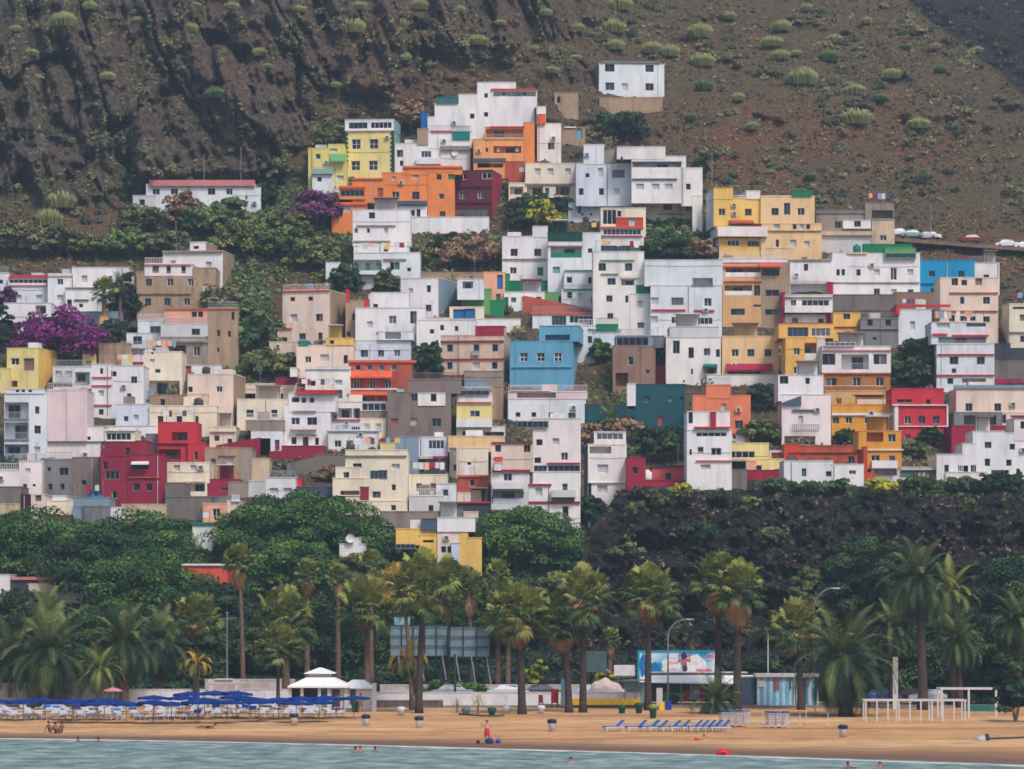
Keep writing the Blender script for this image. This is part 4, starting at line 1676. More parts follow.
W s 28 44 90 368
W b 32 34 188 350
W b 26 42 192 432
T 14
H white house with roof terrace, red ledges and a wide shaded veranda
B 510 200 850 480 white
B 478 75 808 202 white
W s 70 44 85 548
L 685 70 800 98 none
S 485 572 145 12 red
S 600 815 152 12 red
L 520 158 800 196 rail
S 515 848 262 7 red
W b 46 42 297 612
W b 42 42 297 770
S 512 848 384 7 red
W b 32 32 418 590
L 660 402 800 428 none
H wide cream house with two dark windows over a grey lower storey
B 625 465 1040 620 creampink
B 612 605 896 690 gray
B 895 605 1040 750 creampink
S 610 1040 452 20 bluegray
L 670 618 860 675 none
W b 36 42 572 700 870
W b 24 48 640 905
H dark grey stone terrace wall above the wide cream house | cat=wall
B 848 200 945 412 darkgray
B 935 228 1040 305 darkgray
B 850 300 1040 420 stone
S 850 1010 420 28 crimson
H cream house at the right edge above the dark stone wall
B 938 -35 1040 235 cream
W brown 24 34 45 1012
W b 22 34 170 1014
S 938 1040 132 7 taupe
L 958 -20 1036 -5 none
H grey weathered house with two dark windows beside the small orange cube house
B 62 55 285 215 gray
W b 30 36 75 118 225
S 60 285 110 7 taupe
W b 22 16 168 70 145
T 10
H rough brown stone wall below the long white and green-canopied house | cat=wall
B -110 618 270 700 stone
B 265 605 535 690 brown
T 18
H crimson courtyard wall behind the stepped white house | cat=wall
B 598 155 918 325 crimson
H white stepped house at the cliff top right
B 900 195 1040 470 white
B 965 108 1040 240 pinkwhite
B 722 186 908 465 white
B 660 258 732 465 white
B 508 322 668 440 white
B 560 428 800 478 pinkwhite f=.3
S 945 1040 96 12 maroon
W b 22 40 147 1015
W b 36 34 265 812
W b 28 32 275 955
W b 28 40 367 808
W n 30 36 370 935
W b 24 38 403 567
G 632 386 695 422 3
W b 28 36 403 725
G 830 412 935 432 3
W b 20 28 420 990
H red house with white trim and a green tree at its door | clutter=0
B 285 35 575 240 red
T 14
B 246 465 552 565 red
S 248 575 560 6 pinkwhite
W b 80 20 535 320
T 18
B 262 30 284 206 white
B 568 40 578 235 white
W n 36 42 118 340
W n 36 40 116 423 507
S 285 575 155 5 white
W w 32 30 218 340
H ochre yellow house with a white band beside the red house
B -108 30 264 210 ochre
S -108 255 84 13 white
T 17
W n 34 34 115 773
W n 34 36 115 847 955
T 18
W n 28 36 120 200
H ochre cottage with white-framed windows and an open porch
B 50 185 302 292 ochre
B 102 298 305 405 ochre
B 125 400 282 490 white
L 98 190 196 246 none
W w 40 42 224 247
S 96 314 293 9 cream
W w 46 30 342 150
W w 34 32 345 247
K 125 275 358 403 white
L 140 408 276 446 none
T 14
H white and brown balcony house with large dark windows
B -165 215 240 378 white
B -165 374 238 565 ochrebrown
W n 74 60 290 -128
W n 72 58 290 177
L -50 260 110 350 rail
S -165 240 238 6 roofpink
S -165 240 375 8 terracotta
W w 42 48 423 40
W w 42 48 423 175
W w 60 44 423 -110
R -150 205 445 482 cream
S 20 205 492 12 honey
L 25 504 198 524 none
G -150 190 30 214 6
T 13
B 715 520 884 605 honey
W n 30 34 577 790
T 14
K 40 235 528 558 pinkwhite
T 13
H angular white house with a slate awning and balcony railing
B 445 430 702 575 white
B 465 540 744 830 pinkwhite
W b 22 32 460 612
W b 44 40 455 478
B 465 545 575 600 slate tl=40 f=.3 d=2
S 525 672 629 12 slate
W pink 24 40 680 572
R 525 676 710 748 slate
T 17
L 480 205 656 255 none
T 17
H long terracotta red house above the white cliff-top cottages | clutter=0
B 478 262 937 365 terracotta
S 500 930 298 4 brick
W s 30 22 328 527
W s 30 22 342 612 720
W b 34 36 340 862
B 478 255 568 345 brick
H low white cottage row with one green door at the cliff edge | clutter=0
B 478 348 757 436 white
B 750 368 932 495 white
W b 28 28 420 732
W n 36 22 412 867
W green 24 42 412 592
H dark red gate walls beside the ochre cottage | cat=gate
B 930 270 952 420 brick
B 903 415 994 480 brick
H pale yellow terrace house with four framed windows
B 162 248 392 345 yellow
B 162 338 478 400 yellow
G 168 292 312 330 4
W b 32 34 390 333
B 262 350 320 402 salmon f=.1
H small brick rooftop box with white corners
B 396 290 478 342 pinkwhite
W brick 60 32 316 438
H crimson yard walls on the cliff edge by the yellow terrace house | cat=wall
B 268 402 432 450 crimson tl=0
B 428 398 552 440 crimson
T 18
H laundry terrace with a white roof band and clothes on a line
B 283 398 532 475 whitegray
L 295 412 520 456 none
W tealgreen 60 34 432 335
W tealgreen 34 34 432 500
W salmon 18 30 438 387
W whiteblue 20 36 438 412
W whiteblue 22 38 440 438
W pinkred 16 28 436 464
T 6
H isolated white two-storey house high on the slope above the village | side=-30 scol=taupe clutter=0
B 558 70 892 248 white
W b 44 36 90 613
W b 38 34 90 817
W n 40 36 185 614
W b 38 34 185 817
W s 28 34 187 690
S 568 872 60 9 gray
H stone terrace wall under the isolated white house | cat=wall
B 560 245 885 320 tan
H ruined tan stone hut left of the isolated white house | cat=hut
B 330 222 452 282 tan
W b 16 30 255 352
H roofless beige hut on the slope below the ruined tan hut | cat=hut
B 365 398 487 470 tan
S 380 440 396 6 white
W bluelt 26 50 430 458
T 5
H orange house with a stepped roofline and slate verandas | clutter=0
B 420 425 656 590 orange
B 525 392 830 434 orange
B 655 420 792 655 orange
B 268 455 430 580 orange
B 162 580 345 725 orange
B 200 495 336 562 orange f=.2
W s 28 26 440 593
W s 18 20 452 480
W n 34 36 540 490 593
W b 24 28 445 712
W green 30 26 445 775
W w 24 26 545 725
W b 26 26 635 730
S 525 830 396 8 redorange
S 270 425 456 8 redorange
W red 24 60 535 412
S 165 345 586 10 redorange
W b 34 34 612 203
W s 32 32 612 242
G 208 514 330 546 5
S 200 335 500 10 redorange
B 380 596 652 660 white
S 430 650 580 20 slate
G 500 614 590 648 4
W b 18 36 630 607
H wine red house with a crimson flank beside the orange house | side=48 scol=crimson clutter=0
B 790 412 984 655 maroon2
W w 26 36 535 830
W w 26 36 535 925
W n 36 30 440 835
G 932 422 985 455 2
G 778 606 962 648 7
S 790 980 494 6 wine
S 790 980 575 6 wine
H long white terrace wall below the wine red and orange houses | cat=wall
B 563 652 968 735 white
S 565 962 742 12 maroon
H white stepped house with slim windows left of the brown planted slope
B 270 615 566 800 white
S 290 490 695 6 taupe
B 275 800 560 950 white
W n 28 30 642 368
W n 16 22 720 350 287
W s 20 30 720 440
T 7
W n 24 32 335 33
S -150 60 292 6 taupe
H white villa front with a green shuttered window and green veranda doors
B -150 360 175 560 white
B 80 358 228 500 white
W green 48 38 432 85
S 20 150 396 8 taupe
T 3
B 695 168 768 290 white
B 765 180 830 245 tan
L 825 152 980 208 none
W b 14 18 225 722
W green 24 34 188 850
W green 22 34 188 910
W green 24 34 188 968
K 820 1024 210 230 white
T 7
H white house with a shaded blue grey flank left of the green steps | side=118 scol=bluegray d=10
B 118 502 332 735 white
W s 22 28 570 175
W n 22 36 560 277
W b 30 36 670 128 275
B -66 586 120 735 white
H white house with a purple-grey ledge under the blue grey flank
B -70 730 400 850 white
W n 38 40 742 72
W b 26 26 760 275
S -70 200 713 8 bluegray
T 3
H white cube house with two small windows beside the red chimney walls
B 925 322 1120 480 white
B 845 430 1110 580 white
W b 22 36 398 950
W n 38 34 543 902
L 915 442 964 470 none
S 845 1110 432 4 taupe
H whitish blue house behind the red brick house
B 842 568 1130 690 whiteblue
W n 34 34 632 893
W n 28 30 632 978
T 11
W b 24 34 245 5
W n 32 34 245 98
B -10 125 190 172 white f=.3
L 30 126 120 165 none
H blue white facade with a covered terrace left of the crimson-banded house
B -140 -10 260 180 white
W n 38 42 55 72
W b 28 34 85 275
S -20 170 128 6 brown
B 185 140 320 215 whiteblue
W s 40 60 175 255
"""  # shaded flank and shadowed patio have their shade put into the wall colours
LAST = {}
def quoins(root):
    """toothed dark green corner stones of the tower house"""
    m = plaster('darkgreen')
    W_ = [c for c in root.children if c.name.startswith('wall')]
    x0 = min(v.co.x for c in W_[:1] for v in c.data.vertices); x1 = max(v.co.x for c in W_[:1] for v in c.data.vertices); z1 = max(v.co.z for c in W_[:1] for v in c.data.vertices)
    for s_ in (0, 1):
        mb = MB(); z = -1.0; i = 0
        while z < z1 - .4:
            w = .5 if i % 2 else .28
            if s_: mb.box(x1 - w, x1 + .03, -.09, .3, z, z + .33, m)
            else: mb.box(x0 - .03, x0 + w, -.09, .05, z, z + .33, m)
            z += .33; i += 1
        mb.build('corner_quoins', root)
for H in parse(HOUSES):
    r = build_house(H)
    if 'toothed' in H['label']: quoins(r)
# ------------------------------------------------------------------ foliage
def leaf_mat(name, dark, mid, light, scale=0.8):
    if name in MATS: return MATS[name]
    m, nt, b = newmat(name)
    a = nt.nodes.new('ShaderNodeAttribute'); a.attribute_name = 'tone'
    n = noise(nt, scale, 3, 0.6)
    ad = nt.nodes.new('ShaderNodeMath'); ad.operation = 'MULTIPLY_ADD'; nt.links.new(n.outputs['Fac'], ad.inputs[0]); ad.inputs[1].default_value = 0.6; nt.links.new(a.outputs['Fac'], ad.inputs[2])
    r = ramp(nt, ad.outputs[0], [(0.26, rgb(dark)), (0.58, rgb(mid)), (0.98, rgb(light))])
    nt.links.new(r.outputs[0], b.inputs['Base Color']); b.inputs['Roughness'].default_value = 0.65; b.inputs['Specular IOR Level'].default_value = 0.2
    MATS[name] = m; return m
L_LAUREL = leaf_mat('laurel_leaves', (18, 46, 28), (46, 80, 38), (98, 124, 54))
L_DARK = leaf_mat('dark_leaves', (16, 38, 30), (36, 60, 38), (70, 92, 48))
L_OLIVE = leaf_mat('olive_leaves', (48, 62, 40), (84, 94, 52), (128, 128, 70))
L_PALM = leaf_mat('palm_fronds', (26, 48, 32), (72, 92, 46), (150, 150, 78))
L_PALMY = leaf_mat('palm_fronds_yellowing', (84, 90, 44), (146, 132, 56), (206, 168, 74))
L_DATE = leaf_mat('date_palm_fronds', (14, 34, 28), (46, 68, 42), (112, 122, 72))
L_DEAD = leaf_mat('dead_fronds', (92, 66, 50), (150, 112, 78), (196, 156, 108))
L_GRASSY = leaf_mat('slope_leaves', (36, 58, 38), (70, 94, 52), (118, 134, 74))
L_YELLOW = leaf_mat('yellow_green_leaves', (88, 100, 40), (150, 150, 50), (206, 188, 60))
L_PURPLE = leaf_mat('bougainvillea_flowers', (54, 20, 60), (106, 30, 98), (150, 48, 134))
L_PURPLED = leaf_mat('bougainvillea_flowers_dull', (52, 40, 60), (96, 50, 92), (136, 74, 124))
L_CACT = leaf_mat('euphorbia_stems', (84, 92, 62), (116, 122, 78), (144, 142, 96))
L_CACTD = leaf_mat('euphorbia_stems_dark', (44, 64, 48), (66, 88, 58), (96, 114, 72))
L_SCRUB = leaf_mat('scrub_leaves', (44, 50, 40), (82, 84, 58), (132, 126, 84))
L_BROWN = leaf_mat('dry_brown_twigs', (86, 66, 54), (132, 104, 80), (166, 136, 104))
BARK = simple('bark', (104, 90, 80), 0.9, 0.1, 0.4, 2.5); BARKP = simple('palm_bark', (108, 88, 76), 0.9, 0.1, 0.45, 3.0); BARKD = simple('palm_bark_dark', (72, 60, 56), 0.9, 0.1, 0.45, 3.0)
def rand_quads(C, N, size, rng, aspect=0.7):
    """quads of the given sizes centred on C, facing roughly along N"""
    n = len(C); N = N / np.maximum(np.linalg.norm(N, axis=1, keepdims=True), 1e-6)
    R = rng.normal(size=(n, 3)); U = np.cross(N, R); U /= np.maximum(np.linalg.norm(U, axis=1, keepdims=True), 1e-6); W = np.cross(N, U)
    s = np.asarray(size).reshape(-1, 1)
    V = np.stack([C - U * s, C - W * s * aspect, C + U * s, C + W * s * aspect], 1).reshape(-1, 3)
    return V, np.arange(4 * n).reshape(-1, 4)
def crown_np(rx, ry, rz, nclump, nleaf, leaf, seed, flat=0.0, low=-0.35, bump_=0.16):
    rng = np.random.default_rng(seed)
    D = rng.normal(size=(nclump * 3, 3)); D /= np.linalg.norm(D, axis=1, keepdims=True); D = D[D[:, 2] > low][:nclump]
    k = len(D); rad = 1 - bump_ + bump_ * 2 * rng.random((k, 1)) * 0.8
    inner = rng.random(k) < 0.22; rad[inner] *= 0.7
    C = D * rad * np.array([rx, ry, rz]); cr = (0.17 + 0.13 * rng.random(k)) * min(rx, rz * 1.3) 
    tone = rng.random(k) * 0.45 + 0.05
    idx = np.repeat(np.arange(k), nleaf)
    d = rng.normal(size=(len(idx), 3)); d /= np.linalg.norm(d, axis=1, keepdims=True); d[:, 2] = np.where(d[:, 2] < -0.3, -d[:, 2], d[:, 2])
    P = C[idx] + d * (cr[idx] * (0.75 + 0.35 * rng.random(len(idx))))[:, None] * np.array([1.15, 1.15, 0.75])
    Nn = d + rng.normal(size=d.shape) * 0.55 + np.array([0, 0, .35])
    V, Q = rand_quads(P, Nn, leaf * (0.6 + 0.8 * rng.random(len(P))), rng)
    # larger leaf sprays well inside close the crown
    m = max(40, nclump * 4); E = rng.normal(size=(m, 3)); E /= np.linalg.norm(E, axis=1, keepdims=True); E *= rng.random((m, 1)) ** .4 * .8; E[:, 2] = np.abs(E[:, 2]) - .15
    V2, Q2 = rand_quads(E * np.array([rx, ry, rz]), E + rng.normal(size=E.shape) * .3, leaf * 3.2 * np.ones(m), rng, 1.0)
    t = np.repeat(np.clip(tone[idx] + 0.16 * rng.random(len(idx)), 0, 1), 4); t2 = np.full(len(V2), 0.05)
    return np.concatenate([V, V2]), np.concatenate([Q, Q2 + len(V)]), np.concatenate([t, t2])
def limb_trunk(root, h, r, spread, seed, mat=None, n=5):
    rg = random.Random(seed); mb = MB(); mat = mat or BARK
    mb.tube([(0, 0, -1.0), (0, 0, 0), (.1 * r, .05, h * .35), (.2 * r, 0, h * .6)], [r * 1.4, r * 1.15, r * .85, r * .7], mat, 10)
    for i in range(n):
        a = 2 * math.pi * i / n + rg.random(); z0 = h * rg.uniform(.35, .55)
        p = [(0, 0, z0), (spread * .35 * math.cos(a), spread * .35 * math.sin(a), z0 + h * .22), (spread * .75 * math.cos(a), spread * .75 * math.sin(a), z0 + h * .40)]
        mb.tube(p, [r * .5, r * .35, r * .12], mat, 7)
    return mb.build('trunk', root, True)
SEED = [100]
def tree(px, top, bot, hw, Y, label, mat, group=None, leaf=0.32, name='laurel_tree', dens=1.0, zbase=None, cat='tree', bmp=0.16):
    """crown between image rows top and bot, half width hw px, standing at distance Y"""
    SEED[0] += 1; s = SEED[0]
    z0 = (hill_z(px, Y) if Y > 397 else float(flat_z(px, Y))) if zbase is None else zbase
    x = wx(px, Y); zt, zl = wz(top, Y), wz(bot, Y); rx = hw / F * Y
    root = empty(name, (x, Y, z0), 0, label, cat, group)
    rz = (zt - zl) / 1.5; zc = zt - rz
    nc = int(np.clip(rx * 9 * dens, 26, 150)); nl = int(np.clip(130 * dens, 60, 220))
    V, Q, t = crown_np(rx * .88, min(rx, 7) * .88, rz * .86, nc, nl, leaf, s, low=-.45, bump_=bmp)
    V = V + np.array([0, 0, zc - z0])
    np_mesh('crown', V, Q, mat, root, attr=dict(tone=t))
    if zc - z0 > 0.8: limb_trunk(root, max(1.2, (zc - z0) * 1.15), max(.12, rx * .05), rx * .7, s)
    return root
def bush(px, row, w_, h_, mat, label, group=None, name='bush', cat='bush', leaf=0.2, fwd=1.0):
    """bush whose foot is seen at (px,row), w_ by h_ pixels"""
    SEED[0] += 1
    x, Y, z = tsurf(px, row) if row < 699 else flat_at(px, row); Y -= fwd
    rx = w_ / 2 / F * Y; hh = h_ / F * Y
    root = empty(name, (x, Y, z), 0, label, cat, group)
    V, Q, t = crown_np(rx, rx * .8, hh * .62, int(np.clip(rx * 14, 10, 60)), 70, leaf, SEED[0], low=-.5, bump_=.22)
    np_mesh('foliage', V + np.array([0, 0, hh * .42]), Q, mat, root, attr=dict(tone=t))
    mb = MB()
    for q in range(4):
        a = q * 1.7; mb.tube([(0, 0, -.6), (rx * .3 * math.cos(a), rx * .3 * math.sin(a), hh * .5)], [.08, .04], BARK, 6)
    mb.build('stem', root)
    return root
# candelabra euphorbia: a dome of upright ribbed stems
def euphorbia_mesh(seed, mat):
    rng = np.random.default_rng(seed); V = []; Q = []; T = []
    n = 240
    for i in range(n):
        r = math.sqrt(rng.random()); a = rng.random() * 6.283; x, y = r * math.cos(a), r * math.sin(a)
        h = (0.62 * math.sqrt(max(0.06, 1 - r * r * .8))) * (0.72 + .5 * rng.random()); lean = 0.28 * r
        w = 0.04; k = len(V); tn = rng.random() * .5
        for z, s_, l in ((-.15, w, 0), (h * .6, w, lean * .5), (h, w * .7, lean)):
            for q in range(4):
                t = q * 1.5708 + .4
                V.append((x + math.cos(a) * l + s_ * math.cos(t), y + math.sin(a) * l + s_ * math.sin(t), z)); T.append(tn + (.3 if z == h else 0))
        for j in (0, 4):
            for q in range(4): Q.append((k + j + q, k + j + (q + 1) % 4, k + j + 4 + (q + 1) % 4, k + j + 4 + q))
        Q.append((k + 8, k + 9, k + 10, k + 11))
    return V, Q, T
EUP = []
for s, m_ in ((1, L_CACT), (2, L_CACT), (3, L_CACTD)):
    V, Q, T = euphorbia_mesh(s, m_); o = np_mesh('euphorbia_clump', V, Q, m_, attr=dict(tone=T)); EUP.append(o)
EU = """63 24 32 0;31 54 18 0;108 78 20 1;192 31 18 0;260 54 18 1;267 67 12 0;290 46 20 1;335 86 14 0;327 140 28 1;231 8 18 0;196 6 14 1;216 96 26 2;61 205 34 1;50 222 32 1;353 30 30 0;406 29 26 0;478 44 24 0;552 72 18 1;405 60 14 1;614 30 28 1;615 48 22 0;652 52 26 0;669 54 24 1;534 50 12 0;360 8 20 0;420 8 22 1;619 8 30 0;700 36 30 0;701 64 30 0;781 29 22 0;772 45 28 0;779 58 24 1;796 54 14 0;801 82 36 1;833 42 20 1;892 77 24 1;853 93 26 1;855 122 42 0;917 127 28 0;806 10 16 1;704 88 22 2;828 60 26 2;975 52 16 1;752 128 16 0;809 177 16 2;578 30 18 1;738 100 16 1;880 100 18 2;940 70 16 2;655 88 18 2;690 118 16 2;575 60 14 0;140 22 16 1;15 30 16 1;90 8 18 0;300 12 18 0;460 12 14 0;500 24 14 1;545 14 16 0;150 60 12 2;730 18 16 1;865 22 14 1;905 48 14 2"""
used = set()
for e in EU.split(';'):
    p, r_, w_, k = [int(v) for v in e.split()]
    x, Y, z = tsurf(p, r_); sx = w_ / 2 / F * Y
    src = EUP[k]
    if k in used: o = src.copy(); COL.objects.link(o)
    else: o = src; used.add(k)
    o.location = (x, Y - .9, z); o.scale = (sx * .72, sx * .72, sx * random.uniform(.9, 1.3)); o.rotation_euler = (0, 0, random.random() * 6)
    tag(o, 'dark green spiny euphorbia clump on the dry mountainside' if k == 2 else 'pale green dome of euphorbia growing on the mountainside', 'shrub', 'euphorbia clumps dotted over the mountain')
# loose scrub, grass tufts and small succulents all over the slopes
def scatter(name, label, n, sel, size, mat, seed, blades=7, tone=(0, .6), up=1.0):
    rng = np.random.default_rng(seed); P = []
    h, w_ = TX.shape
    while len(P) < n:
        i = rng.integers(0, h, 4000); j = rng.integers(0, w_, 4000); px = TXS[j]; row = TRS[i]
        ok = rng.random(4000) < sel(px, row)
        P += list(zip(i[ok], j[ok]))
    P = np.array(P[:n]); C = np.stack([TX[P[:, 0], P[:, 1]], TY[P[:, 0], P[:, 1]], TZ[P[:, 0], P[:, 1]]], -1)
    sz = size[0] + (size[1] - size[0]) * rng.random(n) ** 2
    idx = np.repeat(np.arange(n), blades); d = rng.normal(size=(len(idx), 3)); d[:, 2] = np.abs(d[:, 2]) * .7; d /= np.linalg.norm(d, axis=1, keepdims=True)
    Cc = C[idx] + d * sz[idx][:, None] * .55 * (0.4 + .6 * rng.random(len(idx)))[:, None]
    Nn = d + np.array([0, -.3, .2]) + rng.normal(size=d.shape) * .4
    V, Q = rand_quads(Cc, Nn, np.minimum(sz[idx] * (.25 + .25 * rng.random(len(idx))), .30), rng, .6)
    tn = tone[0] + (tone[1] - tone[0]) * rng.random(n)
    o = np_mesh(name, V, Q, mat, attr=dict(tone=np.repeat(tn[idx], 4))); tag(o, label, 'scrub' if 'scrub' in name else 'grass', None, 'stuff')
def in_slope(px, row):
    c, d, f = terrain_fields(px, row)
    vis = ((row < 200) | ((row < 480) & (vnoise(px / 30, row / 30, 3) > .3))).astype(float)
    return (row > -20) * (row < 485) * (px > -220) * (px < 1250) * vis * (1 - .75 * c) * (1 - .8 * f) * (0.25 + .75 * (fbm(px / 26, row / 16, 8) > .47))
scatter('scrub', 'dry olive and brown scrub covering the mountainside', 24000, in_slope, (.25, 1.0), L_SCRUB, 1, 7, (-.1, .55))
scatter('shrub_scrub', 'larger dull olive shrubs over the mountainside', 1500, lambda p, r: in_slope(p, r) * (fbm(p / 40, r / 24, 88) > .5), (1.0, 2.6), L_SCRUB, 10, 70, (-.1, .5))
scatter('dry_scrub', 'dry brown twiggy scrub covering the mountainside', 12000, in_slope, (.25, .9), L_BROWN, 2, 7, (-.2, .4))
scatter('grass_tufts', 'tufts of pale grass on the rocky ribs of the cliff', 3500, lambda p, r: (terrain_fields(p, r)[0] > .3) * (r > -20) * (p > -40) * (fbm(p / 20, r / 30, 18) > .5), (.3, .9), L_OLIVE, 3, 6, (.1, .6))
scatter('cliff_scrub', 'low succulents and scrub along the dark cliff', 2300, lambda p, r: (terrain_fields(p, r)[1] > .5) * (r < 690) * (p < 1250) * np.where(r < 500, 1.0, np.where(r > 620, .2, .12)) * (fbm(p / 18, r / 10, 28) > .42), (.3, 1.0), L_OLIVE, 4, 8, (-.4, .25))
scatter('dark_scrub', 'dark green undergrowth clinging to the dark cliff', 1100, lambda p, r: (terrain_fields(p, r)[1] > .5) * (r < 700) * (p < 1250) * (fbm(p / 34, r / 24, 38) > .52), (.4, 1.2), L_DARK, 5, 9, (-.4, .1))
L_ROCK = leaf_mat('loose_rock', (74, 60, 50), (130, 104, 80), (184, 150, 116))
scatter('loose_rock', 'tan and orange loose rocks showing on the dark cliff', 1700, lambda p, r: (terrain_fields(p, r)[1] > .6) * (r < 680) * (p < 1250) * (fbm(p / 30, r / 14, 58) > .56) * np.where(r < 560, 1.0, .3), (.2, .7), L_ROCK, 8, 6, (-.5, .4))
scatter('stones', 'scattered stones on the mountainside', 3500, lambda p, r: in_slope(p, r) * (fbm(p / 20, r / 12, 59) > .5), (.2, .7), L_ROCK, 9, 5, (-.4, .3))
scatter('green_scrub', 'green undergrowth on the slope beside the village', 3600, lambda p, r: np.clip(blob(p, r, 245, 235, 100, 48) + blob(p, r, 240, 345, 36, 60) + .8 * blob(p, r, 660, 240, 55, 28) + .5 * blob(p, r, 460, 262, 60, 30) + .9 * blob(p, r, 620, 430, 30, 40), 0, 1) * (r > 180), (.5, 1.6), L_GRASSY, 6, 12, (-.1, .6))
scatter('park_undergrowth', 'dense dark undergrowth beneath the park trees', 6000, lambda p, r: (r > 525) * (r < 700) * (p > -220) * (p < 1250) * np.where(terrain_fields(p, r)[1] > .5, (r > 655) * .5, 1.0), (.6, 2.2), L_DARK, 7, 12, (-.1, .45))

# big bushes and trees in and beside the village
for a in [(245, 350, 60, 46, L_GRASSY, 'large green tree-like bush above the garden between the tan house and cream house'), (228, 322, 44, 34, L_SCRUB, 'dull olive bush directly right of the balcony house roof'), (270, 376, 50, 24, L_OLIVE, 'olive bush below the large green bush'),
          (310, 268, 46, 26, L_OLIVE, 'olive bush on the slope above the tall cream house'), (285, 258, 50, 28, L_GRASSY, 'bright green bush mass on the slope above the tall cream house'), (240, 255, 50, 30, L_OLIVE, 'rounded olive bush below the long white bungalow'),
          (205, 234, 52, 26, L_GRASSY, 'green bush in front of the long white bungalow'), (228, 216, 34, 16, L_GRASSY, 'light green bush against the long white bungalow'), (183, 224, 34, 30, L_BROWN, 'bare brown bush in front of the long white bungalow'), (142, 230, 46, 22, L_SCRUB, 'dull olive bush left of the long white bungalow'),
          (135, 200, 26, 30, L_DARK, 'dark upright bush at the foot of the rock wall'), (290, 235, 40, 22, L_OLIVE, 'olive bush right of the long white bungalow'), (170, 254, 50, 20, L_SCRUB, 'low dull bush behind the white rooftop box house'), (268, 205, 24, 22, L_DARK, 'small dark tree at the end of the bungalow'),
          (128, 318, 34, 42, L_DARK, 'dark leafy bush beside the shaggy palm'), (120, 345, 40, 24, L_DARK, 'low dark bush under the shaggy palm'), (427, 378, 28, 34, L_DARK, 'dark green tree between red brick house and crimson-banded house'), (388, 292, 26, 20, L_OLIVE, 'olive bush on the white villa terrace'), (345, 290, 30, 22, L_DARK, 'dark bush under the white villa'),
          (60, 292, 34, 12, L_DARK, 'small bush on the white terrace roof'), (600, 360, 24, 18, L_LAUREL, 'green bush box beside the blue house'), (625, 140, 40, 26, L_DARK, 'dark green bush below the isolated white house'), (603, 130, 16, 18, L_CACTD, 'small agave-like bush left of the dark bush below the isolated house'),
          (540, 216, 60, 20, L_DARK, 'dark hedge behind the yellow-flowering bush'), (543, 228, 38, 24, L_YELLOW, 'yellow-flowering bush above the white house'), (520, 226, 30, 20, L_DARK, 'dark bush left of the yellow-flowering bush'),
          (450, 256, 34, 20, L_DARK, 'green bush on the brown planted slope'), (470, 266, 60, 26, L_BROWN, 'brown dry bush on the brown planted slope'), (412, 262, 30, 16, L_OLIVE, 'olive bush at the left of the brown planted slope'),
          (668, 262, 46, 26, L_DARK, 'dark green creeper mass on the planted slope'), (700, 260, 26, 20, L_BROWN, 'brown shrub on the planted slope'), (652, 262, 20, 20, L_LAUREL, 'green shrub at the left of the planted slope'), (606, 452, 50, 26, L_BROWN, 'dry brown bush beneath the date palm'),
          (665, 458, 60, 30, L_DARK, 'green creeper mass above the salmon red house'), (630, 445, 40, 26, L_BROWN, 'dry twiggy bush above the crimson cube house'), (765, 408, 36, 26, L_DARK, 'dark bush in the gap right of the coral house'), (760, 440, 40, 20, L_OLIVE, 'olive bush lower in the gap beside the coral house'),
          (846, 442, 24, 12, L_LAUREL, 'small green tree on the roof terrace below the ochre house'), (930, 444, 24, 16, L_DARK, 'dark round tree at the red house door'), (915, 456, 30, 14, L_OLIVE, 'olive shrub below the red house'), (918, 378, 50, 38, L_DARK, 'dark green overgrowth in the yard beside the white and brown house'),
          (905, 386, 40, 24, L_DARK, 'dark creeper above the red house roof'), (360, 480, 40, 14, L_OLIVE, 'dry shrub under the grey retaining wall'), (330, 478, 30, 12, L_BROWN, 'brown shrub under the grey retaining wall'), (592, 524, 34, 24, L_DARK, 'dark bush at the foot of the slim white tower'),
          (330, 148, 30, 26, L_OLIVE, 'olive green bush behind the lime yellow house'), (412, 128, 36, 24, L_BROWN, 'brown bush behind the tall yellow tower house'), (60, 252, 60, 22, L_SCRUB, 'dull shrub mass above the red-capped terrace'), (20, 254, 50, 28, L_SCRUB, 'dull shrub mass at the far end above the white houses'), (95, 254, 50, 18, L_OLIVE, 'olive shrub mass above the plain white block'), (130, 256, 46, 26, L_GRASSY, 'green shrub mass above the plain white block'),
          (700, 178, 18, 22, L_DARK, 'dark bush behind the large white balcony house'), (5, 350, 24, 40, L_DARK, 'dark bush behind the pale yellow house')]:
    bush(*a[:5], a[5], leaf=.24)
def bougain(px, row, w_, h_, mat, label):
    r = bush(px, row, w_, h_, mat, label, name='bougainvillea', cat='flowering bush', leaf=.26, fwd=1.6); return r
bougain(60, 362, 82, 48, L_PURPLE, 'huge magenta bougainvillea among the white houses')
bougain(6, 306, 26, 16, L_PURPLED, 'dull purple bougainvillea behind the stepped white house')
bougain(315, 226, 48, 30, L_PURPLED, 'dusky purple bougainvillea left of the orange house')

